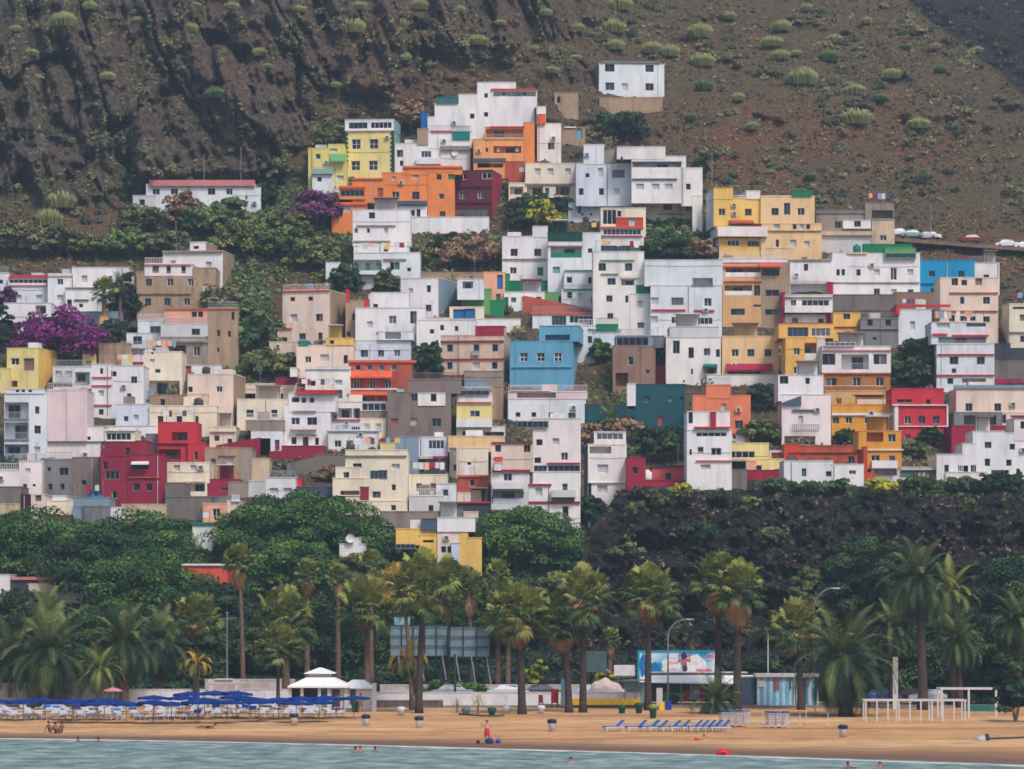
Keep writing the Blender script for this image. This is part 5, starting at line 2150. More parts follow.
for k, (p, r_, w_, h_, m_, l) in enumerate([(636, 516, 20, 14, L_OLIVE, 'round olive shrub at the left shoulder of the dark cliff'), (660, 508, 18, 12, L_OLIVE, 'olive shrub on the cliff crest below the crimson fence'), (682, 496, 22, 12, L_YELLOW, 'yellowish shrub directly below the crimson fence wall'), (746, 512, 24, 16, L_OLIVE, 'yellow olive shrub below the pale yellow terrace house'), (775, 492, 40, 12, L_CACTD, 'grey green agave patch on the crest below the crimson yard walls'), (812, 493, 36, 12, L_CACTD, 'grey green agave patch below the white cottage row'), (838, 492, 20, 12, L_LAUREL, 'green shrub at the right end of the white cottage row'), (880, 494, 30, 16, L_YELLOW, 'yellow green shrub below the laundry terrace'), (918, 488, 40, 12, L_OLIVE, 'olive shrub on the crest right of the laundry terrace'), (962, 490, 44, 12, L_CACTD, 'dark green shrub strip below the white stepped house'), (1000, 488, 46, 16, L_DARK, 'dark shrub strip at the right end of the cliff crest'), (600, 512, 22, 18, L_DARK, 'dark shrub right of the slim white tower foot'), (968, 512, 14, 12, L_OLIVE, 'small yellow olive shrub on the upper cliff at the right'), (850, 560, 34, 22, L_DARK, 'dark shrub halfway up the cliff'), (700, 540, 30, 16, L_DARK, 'dark shrub in the middle of the dark cliff'), (770, 545, 34, 16, L_SCRUB, 'dull shrub in the middle of the dark cliff'), (625, 560, 30, 18, L_SCRUB, 'dull shrub low on the left cliff')]):
    bush(p, r_, w_, h_, m_, l, leaf=.2)
LA = 'laurels behind the beach park'
for a in [(38, 510, 585, 66, 462, 'broad dark laurel at the foot of the charcoal house', L_LAUREL), (140, 512, 585, 62, 462, 'broad dark laurel below the blue grey house', L_LAUREL), (95, 528, 600, 55, 452, 'dark laurel between the two broad laurels below the village', L_DARK),
          (300, 493, 565, 92, 462, 'widest laurel crown, below the stone grey house', L_LAUREL), (525, 507, 572, 62, 462, 'bright round laurel below the white apartment stack', L_LAUREL), (142, 553, 628, 62, 440, 'spreading laurel in front of the orange tiled roof', L_LAUREL),
          (292, 541, 605, 54, 445, 'spreading laurel beside the white rooftop hut', L_LAUREL), (212, 577, 650, 50, 434, 'dark laurel beneath the orange tiled roof', L_DARK), (372, 556, 620, 44, 438, 'laurel in front of the yellow house', L_LAUREL), (445, 566, 622, 46, 440, 'low laurel right below the yellow house', L_OLIVE),
          (20, 590, 670, 60, 428, 'dark tree at the left edge of the park', L_DARK), (100, 610, 690, 60, 420, 'dark tree mass behind the left date palms', L_DARK), (185, 612, 695, 55, 418, 'dark tree between the left date palms and the thin white palm', L_DARK), (255, 600, 692, 50, 418, 'dark tree behind the thin tall palm', L_DARK),
          (325, 592, 690, 60, 420, 'tall dark fig tree behind the kiosk', L_DARK), (395, 590, 665, 46, 428, 'dark tree behind the billboard frames', L_DARK), (455, 588, 650, 60, 430, 'dark tree above the billboard frames', L_DARK), (520, 578, 640, 40, 432, 'dark tree at the foot of the round laurel', L_DARK), (560, 572, 625, 30, 430, 'olive tree where the dark cliff begins', L_OLIVE), (352, 552, 600, 26, 434, 'olive tree right under the white rooftop hut', L_OLIVE),
          (870, 536, 622, 46, 428, 'dark round tree growing on the dark cliff', L_DARK), (806, 566, 612, 20, 428, 'yellowish olive tree on the dark cliff', L_OLIVE), (1012, 548, 690, 52, 405, 'dark tree at the right edge behind the beach', L_DARK), (940, 618, 706, 60, 400, 'dark green tree mass behind the white pergola', L_DARK),
          (880, 640, 706, 50, 398, 'dark tree mass behind the big date palm', L_DARK), (985, 640, 712, 40, 388, 'dense dark shrubbery tree right of the pergola', L_DARK), (760, 655, 690, 26, 405, 'low dark tree behind the beach huts', L_DARK)]:
    tree(a[0], a[1], a[2], a[3], a[4], a[5], a[6], LA if 'laurel' in a[5] else 'dark trees behind the beach', leaf=.17, dens=1.7, bmp=.11, name='laurel_tree' if 'laurel' in a[5] else 'park_tree')
bush(1014, 721, 40, 56, L_DARK, 'large dark beach shrub with yellow green tips at the right edge', leaf=.2)
bush(1008, 694, 20, 16, L_YELLOW, 'small yellow green shrub on top of the large beach shrub', leaf=.18, fwd=14)
for a in [(445, 699, 50, 18, L_LAUREL, 'green hedge bush behind the low stone wall'), (470, 699, 40, 16, L_LAUREL, 'second green hedge bush behind the low stone wall, beside the bare trunk'), (535, 686, 20, 26, L_YELLOW, 'thin yellow green reed bush between two palm trunks'), (603, 690, 20, 20, L_YELLOW, 'thin yellow green shrub below the grey-green panel'), (405, 690, 36, 22, L_DARK, 'dark bush behind the leaning palm trunk')]:
    bush(*a[:5], a[5], leaf=.16)

# ------------------------------------------------------------------ palms
def fan_leaf(V, Q, T, base, d, L, R, rng, tone, droop=.3):
    d = d / np.linalg.norm(d); tip = base + d * L + np.array([0, 0, -droop * L * .35])
    side = np.cross(d, [0, 0, 1.0]); n_ = np.linalg.norm(side); side = side / n_ if n_ > 1e-3 else np.array([1.0, 0, 0]); up = np.cross(side, d)
    k = len(V); w = .035; V += [tuple(base - side * w), tuple(base + side * w), tuple(tip + side * w), tuple(tip - side * w)]; Q.append((k, k + 1, k + 2, k + 3)); T += [tone] * 4
    n = 15; roll = rng.normal() * .35; s2 = side * math.cos(roll) + up * math.sin(roll)
    for i in range(n):
        a = math.radians(-115 + 230 * (i + .5) / n); r = R * (1 - .22 * abs(a) / 2) * rng.uniform(.85, 1.1)
        dr = d * math.cos(a) + s2 * math.sin(a); mid = tip + dr * r * .6; end = tip + dr * r + np.array([0, 0, -1.0]) * r * (.22 + droop * .6) * rng.uniform(.6, 1.2)
        pr = np.cross(dr, up * math.cos(roll) - side * math.sin(roll)); pr /= max(np.linalg.norm(pr), 1e-6); ww = r * .085; tn = tone + rng.uniform(-.1, .15)
        k = len(V); V += [tuple(tip), tuple(mid - pr * ww), tuple(end), tuple(mid + pr * ww)]; Q.append((k, k + 1, k + 2, k + 3)); T += [tn] * 4
def fan_crown(seed, n=78, up=True, skirt=False):
    rng = np.random.default_rng(seed); V = []; Q = []; T = []
    for i in range(n):
        a = i * 2.39996 + rng.uniform(-.2, .2); f = (i + .5) / n
        el = math.radians(88 - 122 * f) if not skirt else math.radians(-42 - 40 * f + rng.uniform(-5, 5))
        d = np.array([math.cos(a) * math.cos(el), math.sin(a) * math.cos(el), math.sin(el)])
        z0 = (-.25 * f) if not skirt else -.3 - .9 * f
        fan_leaf(V, Q, T, np.array([.12 * math.cos(a), .12 * math.sin(a), z0]), d, rng.uniform(.75, 1.3) if not skirt else .6, rng.uniform(.52, .72) if not skirt else .55, rng, .12 + .42 * (1 - f) + rng.uniform(-.15, .2), .05 + .32 * f if not skirt else .9)
    return V, Q, T
def date_crown(seed, n=92, L=1.0, low=-62, dense=30, droop=.34):
    rng = np.random.default_rng(seed); V = []; Q = []; T = []
    for i in range(n):
        a = i * 2.39996 + rng.uniform(-.25, .25); f = (i + .5) / n; el = math.radians(84 - (84 - low) * f ** .9); Lf = L * rng.uniform(.85, 1.08) * (1 - .12 * f)
        h = np.array([math.cos(a), math.sin(a), 0]); tone = .05 + .35 * (1 - f) + rng.uniform(-.25, .35)
        P = [np.array([.05 * h[0], .05 * h[1], 0.0])]; ang = el; st = Lf / dense
        for j in range(dense):
            P.append(P[-1] + (h * math.cos(ang) + np.array([0, 0, math.sin(ang)])) * st); ang -= (droop + .55 * max(0, math.cos(el))) * 2.0 / dense * (0.4 + 1.2 * j / dense)
        side = np.cross(h, [0, 0, 1.0])
        for j in range(dense):
            t = (j + .5) / dense; p, q = P[j], P[j + 1]; dd = (q - p) / st
            k = len(V); w = .010 * (1.2 - t); V += [tuple(p - side * w), tuple(p + side * w), tuple(q + side * w), tuple(q - side * w)]; Q.append((k, k + 1, k + 2, k + 3)); T += [tone + .2] * 4
            if t < .1: continue
            ll = .15 * L * math.sin(math.pi * min(1, .15 + t * .85)) ** .7 + .02
            nrm = np.cross(side, dd)
            for sg in (-1, 1):
                dr = side * sg * .8 + dd * .62 + nrm * .22 * rng.uniform(.3, 1.3) + np.array([0, 0, -.18]); dr /= np.linalg.norm(dr); e = p + dr * ll * rng.uniform(.85, 1.1); wv = dd * st * .42
                k = len(V); V += [tuple(p - wv * .6), tuple(p + wv * .6), tuple((p + e) / 2 + wv * .8), tuple(e)]; Q.append((k, k + 1, k + 2, k + 3)); T += [tone + rng.uniform(-.08, .12)] * 4
    return V, Q, T
def proto(kind, seed, mat, **kw):
    V, Q, T = (fan_crown if kind == 'fan' else date_crown)(seed, **kw)
    me_o = np_mesh('crown', V, Q, mat, attr=dict(tone=T)); me = me_o.data; bpy.data.objects.remove(me_o); return me
FAN = [proto('fan', s, L_PALM) for s in (1, 2, 3)]; FANY = proto('fan', 9, L_PALMY, n=50); SK = [proto('fan', s, L_DEAD, n=56, skirt=True) for s in (5, 6)]
DATE = [proto('date', s, L_DATE) for s in (11, 12)] + [proto('date', 13, L_PALM, n=60)]
COCO = proto('date', 15, L_PALMY, n=22, low=-25, dense=26, droop=.8)
def palm(px, ctr, rad, base, label, kind='fan', bx=None, Y=None, v=0, skirt=0.00, dark=False, tw=.22, group='fan palms along the beach', yaw=None):
    """crown centre row ctr and radius rad in px, trunk foot at (bx, base)"""
    bx = px if bx is None else bx
    if Y is None: x, Y, z = flat_at(bx, base)
    else: x, z = wx(bx, Y), (hill_z(bx, Y) if Y > 397 else float(flat_z(bx, Y)))
    R = rad / F * Y; zc = wz(ctr, Y) - z; dx = wx(px, Y) - x
    nm = {'fan': 'fan_palm', 'date': 'date_palm', 'coco': 'coconut_palm'}[kind]
    root = empty(nm, (x, Y, z), 0, label, 'palm tree', group)
    me = FAN[v % 3] if kind == 'fan' else DATE[v % 3] if kind == 'date' else COCO
    if kind == 'fan' and v == 9: me = FANY
    c = bpy.data.objects.new('crown', me); COL.objects.link(c); c.parent = root
    s = R / (1.62 if kind == 'fan' else .80); c.scale = (s, s, s * (1.0 if kind != 'fan' else 1.05)); zt = zc + (.15 * R if kind == 'fan' else -.05 * R); c.location = (dx, 0, zt); c.rotation_euler = (0, 0, yaw if yaw is not None else random.random() * 6)
    if skirt:
        k = bpy.data.objects.new('dead_fronds', SK[v % 2]); COL.objects.link(k); k.parent = root; k.scale = (s * .85, s * .85, s * skirt); k.location = (dx, 0, zt - .1 * s); k.rotation_euler = (0, 0, random.random() * 6)
    mb = MB(); n = 12; pts = []; rr = []
    for i in range(n + 1):
        t = i / n; pts.append((dx * t ** 1.6, 0.12 * math.sin(t * 3), zt * t - (.4 if i == 0 else 0))); rr.append(tw * (1.35 if i == 0 else 1.0) * (1.25 - .55 * t + .12 * (i % 2) * .3 + (.55 * max(0, t - .85) / .15 if kind == 'date' else 0)))
    mb.tube(pts, rr, BARKD if dark else BARKP, 10); mb.build('trunk', root, True)
    return root
G1 = 'fan palms along the beach'
palm(285, 622, 34, 700, 'full fan palm left of the white kiosk', bx=286, Y=384, v=0, tw=.35)
palm(278, 648, 26, 709, 'lower fan palm with dark thin trunk in front of the full fan palm', bx=278, v=1, dark=True, tw=.16)
palm(367, 610, 32, 700, 'fan palm with a thick straight trunk behind the kiosk roof', bx=367, Y=386, v=2, tw=.28, skirt=0.43)
palm(424, 592, 38, 713, 'tall fan palm with leaning trunk beside the billboard frames', bx=419, v=0, dark=True, tw=.28, skirt=0.37)
palm(402, 588, 26, 713, 'fan palm with tan dying fronds touching the tall leaning palm', bx=412, Y=372, v=9, tw=.2)
palm(518, 617, 34, 714, 'fan palm with a flared curved foot at the middle of the beach', bx=522, v=1, dark=True, tw=.32, skirt=0.62)
palm(562, 625, 27, 712, 'shorter of the twin fan palms with yellowish skirt', bx=569, v=2, dark=True, tw=.29, skirt=0.68)
palm(584, 600, 32, 712, 'taller of the twin fan palms', bx=583, v=0, dark=True, tw=.29, skirt=0.37)
palm(649, 597, 32, 710, 'tall fan palm in front of the billboard', bx=648, v=1, dark=True, tw=.29, skirt=0.56)
palm(718, 582, 28, 708, 'green fan palm right of the billboard', bx=718, Y=378, v=2, dark=True, tw=.3, skirt=0.81)
palm(739, 590, 28, 708, 'fan palm with golden dead fronds near the beach huts', bx=737, Y=374, v=0, dark=True, tw=.33, skirt=0.93)
palm(196, 622, 28, 708, 'fan palm with orange trunk top left of the thin tall palm', bx=195, Y=380, v=1, dark=True, tw=.2, skirt=0.31)
palm(239, 562, 17, 660, 'thin tall palm with pale trunk and narrow shaggy crown', bx=243, Y=399, v=2, tw=.22, skirt=1.05)
palm(797, 630, 30, 714, 'fan palm behind the blue beach huts', bx=801, Y=372, v=2, dark=True, tw=.3, skirt=0.37)
for i, (p, c, r_, l) in enumerate([(307, 574, 15, 'small shaggy palm in the park beside the dark posts'), (338, 578, 13, 'second small shaggy palm in the park'), (371, 563, 13, 'small shaggy palm behind the dark post'), (447, 582, 24, 'green fan palm behind the tall leaning palm'), (470, 590, 18, 'brown-skirted palm above the billboard frame'), (498, 575, 15, 'small fan palm under the round laurel'), (508, 608, 24, 'fan palm partly behind the flared-foot palm'), (610, 640, 12, 'small fan palm in the shade of the cliff')]):
    palm(p, c, r_, 680, l, Y=412 - i, v=i, tw=.25, skirt=0.99, group='small palms in the park')
G2 = 'date palms by the beach'
palm(50, 650, 54, 708, 'huge dark date palm at the left of the park', 'date', Y=376, v=0, tw=.45, group=G2)
palm(47, 612, 34, 708, 'tall date palm behind the huge dark date palm', 'date', Y=402, v=2, tw=.35, group=G2)
palm(10, 660, 40, 708, 'date palm at the left edge of the beach', 'date', Y=382, v=1, tw=.4, group=G2)
palm(124, 642, 42, 708, 'date palm with hanging fronds right of the huge dark one', 'date', Y=378, v=1, tw=.4, group=G2)
palm(160, 640, 40, 708, 'dark date palm next to the fan palm with orange trunk top', 'date', Y=388, v=0, tw=.38, group=G2)
palm(100, 668, 26, 708, 'small yellowish date palm between two large date palms', 'date', Y=372, v=2, tw=.3, group=G2)
palm(197, 662, 20, 709, 'small coconut palm with yellow orange fronds on the left beach', 'coco', v=0, dark=True, tw=.22, group='coconut palms on the sand')
palm(407, 656, 27, 712, 'yellow coconut palm with bent trunk before the billboard frames', 'coco', bx=418, v=0, dark=True, tw=.17, group='coconut palms on the sand')
palm(843, 655, 58, 716, 'great round date palm behind the sand at the right', 'date', bx=846, v=0, tw=.55, dark=True, group=G2)
palm(918, 578, 42, 716, 'tallest date palm towering before the dark cliff', 'date', bx=923, Y=372, v=1, tw=.4, dark=True, group=G2)
palm(950, 590, 34, 716, 'slimmer date palm beside the tallest one', 'date', bx=952, Y=382, v=2, tw=.35, dark=True, group=G2)
palm(958, 640, 30, 716, 'low date palm with yellow hanging fronds behind the pergola', 'date', bx=960, Y=378, v=1, tw=.28, dark=True, group=G2)
palm(1018, 620, 34, 716, 'date palm cut by the right edge of the photo', 'date', Y=380, v=0, tw=.35, dark=True, group=G2)
palm(892, 628, 30, 716, 'dark date palm between the great round and the tallest one', 'date', Y=384, v=0, tw=.3, dark=True, group=G2)
palm(716, 700, 30, 713, 'low bushy date palm without a trunk beside the bus', 'date', v=1, tw=.3, group=G2)
palm(610, 418, 20, 440, 'date palm growing in the scrub between the village houses', 'date', Y=depth(610, 440), v=2, tw=.3, group=None)
palm(104, 292, 14, 340, 'shaggy fan palm with a thick brown skirt among the village houses', 'fan', Y=depth(104, 338) - .5, v=0, tw=.35, skirt=3.20, group=None)
palm(120, 283, 12, 330, 'small feathery palm tree beside the shaggy village palm', 'date', Y=depth(120, 330), v=1, tw=.2, group=None)
palm(457, 703, 7, 713, 'tiny drooping palm shrub on the sand', 'coco', v=0, tw=.06, group='tiny palms on the sand')
palm(478, 699, 9, 714, 'tiny yellow-green palm on the sand beside the drooping one', 'coco', v=0, tw=.08, group='tiny palms on the sand')
# ------------------------------------------------------------------ things on and behind the beach
WH = simple('white_paint', (184, 180, 180), 0.5, 0.3, 0.12); WHP = simple('white_plastic', (186, 186, 194), 0.4, 0.4, 0.08); CAN = simple('blue_canvas', (14, 48, 118), 0.8, 0.1, 0.25, 1.2)
NAVY = simple('navy_plastic', (26, 34, 66), 0.5, 0.3); GREYM = simple('grey_metal', (130, 134, 140), 0.45, 0.4, 0.15, metal=.3); DKM = simple('dark_metal', (48, 52, 58), 0.5, 0.4)
ROADM = simple('asphalt', (74, 74, 78), 0.9, 0.1, 0.2, 1.0, 1.0); CONC = simple('concrete', (128, 122, 118), 0.9, 0.1, 0.3, 1.0); STON = simple('wall_stone_grey', (98, 94, 92), 0.9, 0.1, 0.5, 2.0)
LBLUE = simple('light_blue_boards', (96, 162, 196), 0.6, 0.2, 0.2, 2.0); DBLUE = simple('dark_blue_boards', (28, 70, 130), 0.6, 0.2); CUSH = simple('blue_cushion', (30, 100, 176), 0.8, 0.1)
YEL = simple('yellow_paint', (226, 180, 40), 0.6); REDP = simple('red_paint', (190, 30, 50), 0.5); GRP = simple('green_paint', (70, 170, 60), 0.5); DGR = simple('dark_green_plastic', (24, 70, 50), 0.6)
TENT = simple('white_roof_sheet', (222, 220, 222), 0.6, 0.2, 0.08); BUSG = GLASS[3]
def P(px, row): return flat_at(px, row)
def pxm(n, Y): return n / F * Y
# ground sheets behind the sand: promenade with kerb, road with painted line
def strip(name, y0, y1, z, m, kind='structure', x=150, h=0):
    mb = MB()
    if h: mb.box(-x, x, y0, y1, z - .5, z + h, m)
    else: mb.quad((-x, y0, z), (x, y0, z), (x, y1, z), (-x, y1, z), m)
    o = mb.build(name); o['kind'] = kind; return o
strip('promenade', 378, 382.5, 1.36, CONC, h=.16)
strip('road', 382.5, 398.5, 1.42, ROADM)
mb = MB(); lm = simple('road_line_white', (200, 200, 200), 0.7)
for i in range(-40, 41): mb.box(i * 3.6, i * 3.6 + 1.8, 390, 390.15, 1.424, 1.430, lm)
o = mb.build('road_line'); o['kind'] = 'structure'

# --- blue parasols
def parasol():
    r = empty('beach_parasol', (0, 0, 0)); mb = MB(); n = 8; pts = []
    R = 1.5
    for k, (rr, z) in enumerate(((R, 1.62), (R * .99, 1.73), (R * .5, 1.86), (.06, 1.98))):
        for q in range(16):
            t = 2 * math.pi * q / 16; sag = .06 * (q % 2) * (rr / R); mb.v.append((rr * math.cos(t) * (1 - sag * .4), rr * math.sin(t) * (1 - sag * .4), z + (sag if k > 0 else -sag)))
    for k in range(3):
        for q in range(16): mb.f.append((k * 16 + q, k * 16 + (q + 1) % 16, (k + 1) * 16 + (q + 1) % 16, (k + 1) * 16 + q)); mb.m.append(mb.mi(CAN))
    mb.f.append(tuple(48 + q for q in range(16))); mb.m.append(0)
    mb.build('canopy', r)
    mb = MB(); mb.tube([(0, 0, -.3), (0, 0, 2.06)], .035, FRAME_G, 6); mb.lathe([(.3, 0), (.3, .08), (.05, .12)], 0, 0, CONC, 10); mb.build('pole', r)
    return r
pr = parasol(); first = True; i = 0
for (a, b_, row, step) in ((-6, 105, 718.5, 27), (75, 240, 721.5, 25), (152, 262, 717, 28), (188, 240, 711.5, 24), (250, 355, 717, 26), (262, 330, 720.5, 30)):
    p = a
    while p < b_:
        x, y, z = P(p + random.uniform(-4, 4), row + 1.5 + random.uniform(-1, .8))
        r = pr if first else copy_tree(pr); first = False
        r.location = (x, y, z + random.uniform(-.1, .12)); r.rotation_euler = (random.uniform(-.04, .04), random.uniform(-.04, .04), random.random() * 3)
        tag(r, 'open blue beach parasol among the white loungers', 'parasol', 'blue parasols over the rows of loungers'); p += step
# --- loungers
def lounger(cush=None, up=.6):
    r = empty('sun_lounger', (0, 0, 0)); mb = MB(); t = .05
    mb.box(-.32, -.32 + t, 0, 1.9, .30, .38, WHP); mb.box(.32 - t, .32, 0, 1.9, .30, .38, WHP)
    for q in range(9): mb.box(-.27, .27, .04 + q * .14, .14 + q * .14, .33, .36, WHP)
    mb.build('frame', r)
    for sx in (-.30, .25):
        for yy in (.15, 1.6):
            mb = MB(); mb.box(sx, sx + .05, yy, yy + .05, 0, .30, WHP); mb.build('leg', r)
    mb = MB(); c, s_ = math.cos(up), math.sin(up)
    a = (1.3, .36); L = .75
    for q in range(5):
        u0, u1 = L * q / 5, L * (q + .75) / 5
        mb.poly([(-.29, a[0] + u0 * c, a[1] + u0 * s_), (.29, a[0] + u0 * c, a[1] + u0 * s_), (.29, a[0] + u1 * c, a[1] + u1 * s_), (-.29, a[0] + u1 * c, a[1] + u1 * s_)], WHP)
    for sx in (-.32, .27): mb.poly([(sx, a[0], a[1]), (sx + .05, a[0], a[1]), (sx + .05, a[0] + L * c, a[1] + L * s_), (sx, a[0] + L * c, a[1] + L * s_)], WHP)
    mb.build('backrest', r)
    if cush:
        mb = MB(); mb.box(-.29, .29, .02, 1.3, .385, .46, cush); e = .07
        mb.poly([(-.29, a[0], a[1] + .10), (.29, a[0], a[1] + .10), (.29, a[0] + L * c, a[1] + L * s_ + e), (-.29, a[0] + L * c, a[1] + L * s_ + e)], cush)
        mb.poly([(-.29, a[0], a[1] + .02), (-.29, a[0], a[1] + .10), (-.29, a[0] + L * c, a[1] + L * s_ + e), (-.29, a[0] + L * c, a[1] + L * s_)], cush); mb.build('cushion', r)
    return r
lp = lounger(None, .32); first = True; rg = random.Random(5)
for row, off in ((711.5, 0), (714.5, 5), (717.5, 2), (720, 7)):
    p = -8 + off
    while p < (352 if row < 719 else 190):
        if rg.random() < .94:
            x, y, z = P(p, row); r = lp if first else copy_tree(lp); first = False
            r.location = (x, y, z); r.rotation_euler = (0, 0, rg.uniform(-.35, .35) + (0.5 if rg.random() < .3 else 0))
            tag(r, 'empty white plastic sun lounger in the dense rows below the parasols', 'sun lounger', 'white loungers in rows below the blue parasols')
        p += 11.5
tw = MB(); 
for k, (p, row) in enumerate(((75, 713), (116, 716), (132, 714), (197, 717), (215, 712), (245, 713), (252, 714), (46, 712), (55, 713))):
    x, y, z = P(p, row); mb = MB(); m = CUSH if k % 3 else CAN; n = 8
    for q in range(n):
        a0, a1 = q / n, (q + 1) / n; f = lambda t: .46 + .05 * math.sin(t * 9 + k) + .5 * max(0, t - .55)
        mb.poly([(-.35, a0 * 1.5 - .1, f(a0)), (.35, a0 * 1.5 - .1, f(a0) + .02), (.35, a1 * 1.5 - .1, f(a1) + .02), (-.35, a1 * 1.5 - .1, f(a1))], m)
        mb.poly([(-.35, a0 * 1.5 - .1, f(a0) - .04), (-.35, a1 * 1.5 - .1, f(a1) - .04), (-.35, a1 * 1.5 - .1, f(a1)), (-.35, a0 * 1.5 - .1, f(a0))], m)
    o = mb.build('beach_towel'); o.location = (x, y, z); tag(o, 'blue towel thrown over a white lounger under the parasols', 'towel', 'blue towels on the loungers')
lc = lounger(CUSH, .75); lc.location = (0, 0, -50); first = True
for k, p in enumerate((604, 626, 640, 647, 660, 669, 681, 688, 695, 702, 709)):
    x, y, z = P(p, 731.5); r = lc if first else copy_tree(lc); first = False
    r.location = (x, y, z); r.rotation_euler = (0, 0, -1.15 + random.uniform(-.15, .15))
    tag(r, 'white lounger with blue cushion in the single row right of the middle' if k else 'white lounger with blue cushion standing apart at the start of its row', 'sun lounger', 'blue cushioned loungers on the open sand' if k else None)
def stack(px, row, w, n, lab):
    x, y, z = P(px, row); r = empty('lounger_stack', (x, y, z), .15, lab, 'lounger stack')
    for c in range(n):
        xx = (c - (n - 1) / 2) * .62
        for q in range(6):
            mb = MB(); zz = .3 + q * .17
            mb.box(xx - .28, xx + .28, 0, 1.7, zz, zz + .06, WHP)
            for sx in (xx - .28, xx + .23): mb.box(sx, sx + .05, .05, .12, zz - .28, zz, WHP)
            mb.build('lounger_frame', r)
        mb = MB(); mb.box(xx - .29, xx + .29, -.02, 1.6, 1.30, 1.38, CUSH if c % 2 else CAN); mb.build('cushion', r)
    return r
stack(736, 727, 28, 4, 'stack of white loungers topped with blue cushions beside the bushy palm')
stack(779, 728, 26, 3, 'lower stack of white loungers in front of the blue beach huts')
# --- litter bins with dark lids
def bin_(px, row, lab, m=WHP, lid=NAVY, h=.85, group=None, tilt=0):
    x, y, z = P(px, row); r = empty('litter_bin', (x, y, z), 0, lab, 'litter bin', group); mb = MB()
    mb.lathe([(.0, 0), (.27, 0), (.33, h)], 0, 0, m, 14); mb.build('bin_body', r, True)
    mb = MB(); mb.lathe([(.36, h - .1), (.42, h + .06), (.34, h + .22), (.0, h + .27)], 0, 0, lid, 14); mb.build('lid', r, True); r.rotation_euler = (0, tilt, 0); return r
for p, row, l in ((294, 725, 'leftmost white litter bin with dark lid, in front of the kiosk'), (366, 726, 'white litter bin with dark lid on the sand below the leaning palm, left one'), (419, 728, 'white litter bin with dark lid right below the leaning palm'), (552, 731, 'white litter bin with dark lid below the twin palms'), (843, 737, 'white litter bin with dark lid below the great round palm')):
    bin_(p, row, l, h=.75)
r = bin_(977, 740, 'overturned white litter bin with a dark band at the right', h=.75, tilt=1.45)
bin_(401, 715, 'small white tub beside the leaning palm trunk', lid=WHP, h=.5); bin_(507, 713, 'pale blue-white tub at the end of the rope', lid=WHP, h=.4); bin_(541, 713, 'white tub between the flared palm and the twin palms', lid=WHP, h=.45)
bin_(653, 718, 'dark green bin with yellow top in front of the billboard palm', DGR, simple('olive_lid', (120, 130, 50), .6), h=.95); bin_(639, 713, 'dark green bin left of the billboard palm', DGR, DGR, h=.7); bin_(622, 713, 'low dark green bin by the yellow barrier', DGR, DGR, h=.5); bin_(355, 712, 'green bin beside the kiosk', DGR, DGR, h=.8)
def panel(px0, px1, r0, r1, Y, m, name, lab, cat, th=.12, posts=True, group=None):
    x0, x1, z0, z1 = wx(px0, Y), wx(px1, Y), wz(r1, Y), wz(r0, Y); zg = gz((px0 + px1) / 2, Y); xc = (x0 + x1) / 2
    r = empty(name, (xc, Y, zg), 0, lab, cat, group); mb = MB(); mb.box(x0 - xc, x1 - xc, 0, th, z0 - zg, z1 - zg, m); mb.build('panel', r)
    if posts and z0 - zg > .15:
        for s in (.12, .88): 
            mb = MB(); xx = x0 - xc + (x1 - x0) * s; mb.box(xx - .06, xx + .06, th * .2, th * .8, -.2, z0 - zg, DKM); mb.build('post', r)
    return r
panel(659.5, 664.5, 702, 712, 371, YEL, 'recycling_bin', 'yellow recycling bin beside the blue one', 'recycling bin', .6, False)
panel(665.5, 671.5, 700.5, 712, 371.2, simple('recycling_blue', (24, 50, 150), .5), 'recycling_bin', 'blue recycling bin beside the yellow one', 'recycling bin', .6, False)
panel(538.5, 543, 695, 703, 376, simple('sign_dark_red', (120, 24, 40), .5), 'sign', 'small dark red sign board on the promenade', 'sign')
panel(551, 558.5, 689, 703, 376, simple('sign_dark_red2', (128, 26, 44), .5), 'sign', 'taller dark red sign board next to the small one', 'sign')
panel(561, 565.5, 679, 706, 375, simple('sign_slate', (84, 110, 130), .5), 'sign', 'slim slate blue sign beside the twin palms', 'sign')
panel(656.5, 662.5, 688, 706, 373, WH, 'notice_board', 'white notice board in front of the bus', 'notice board')
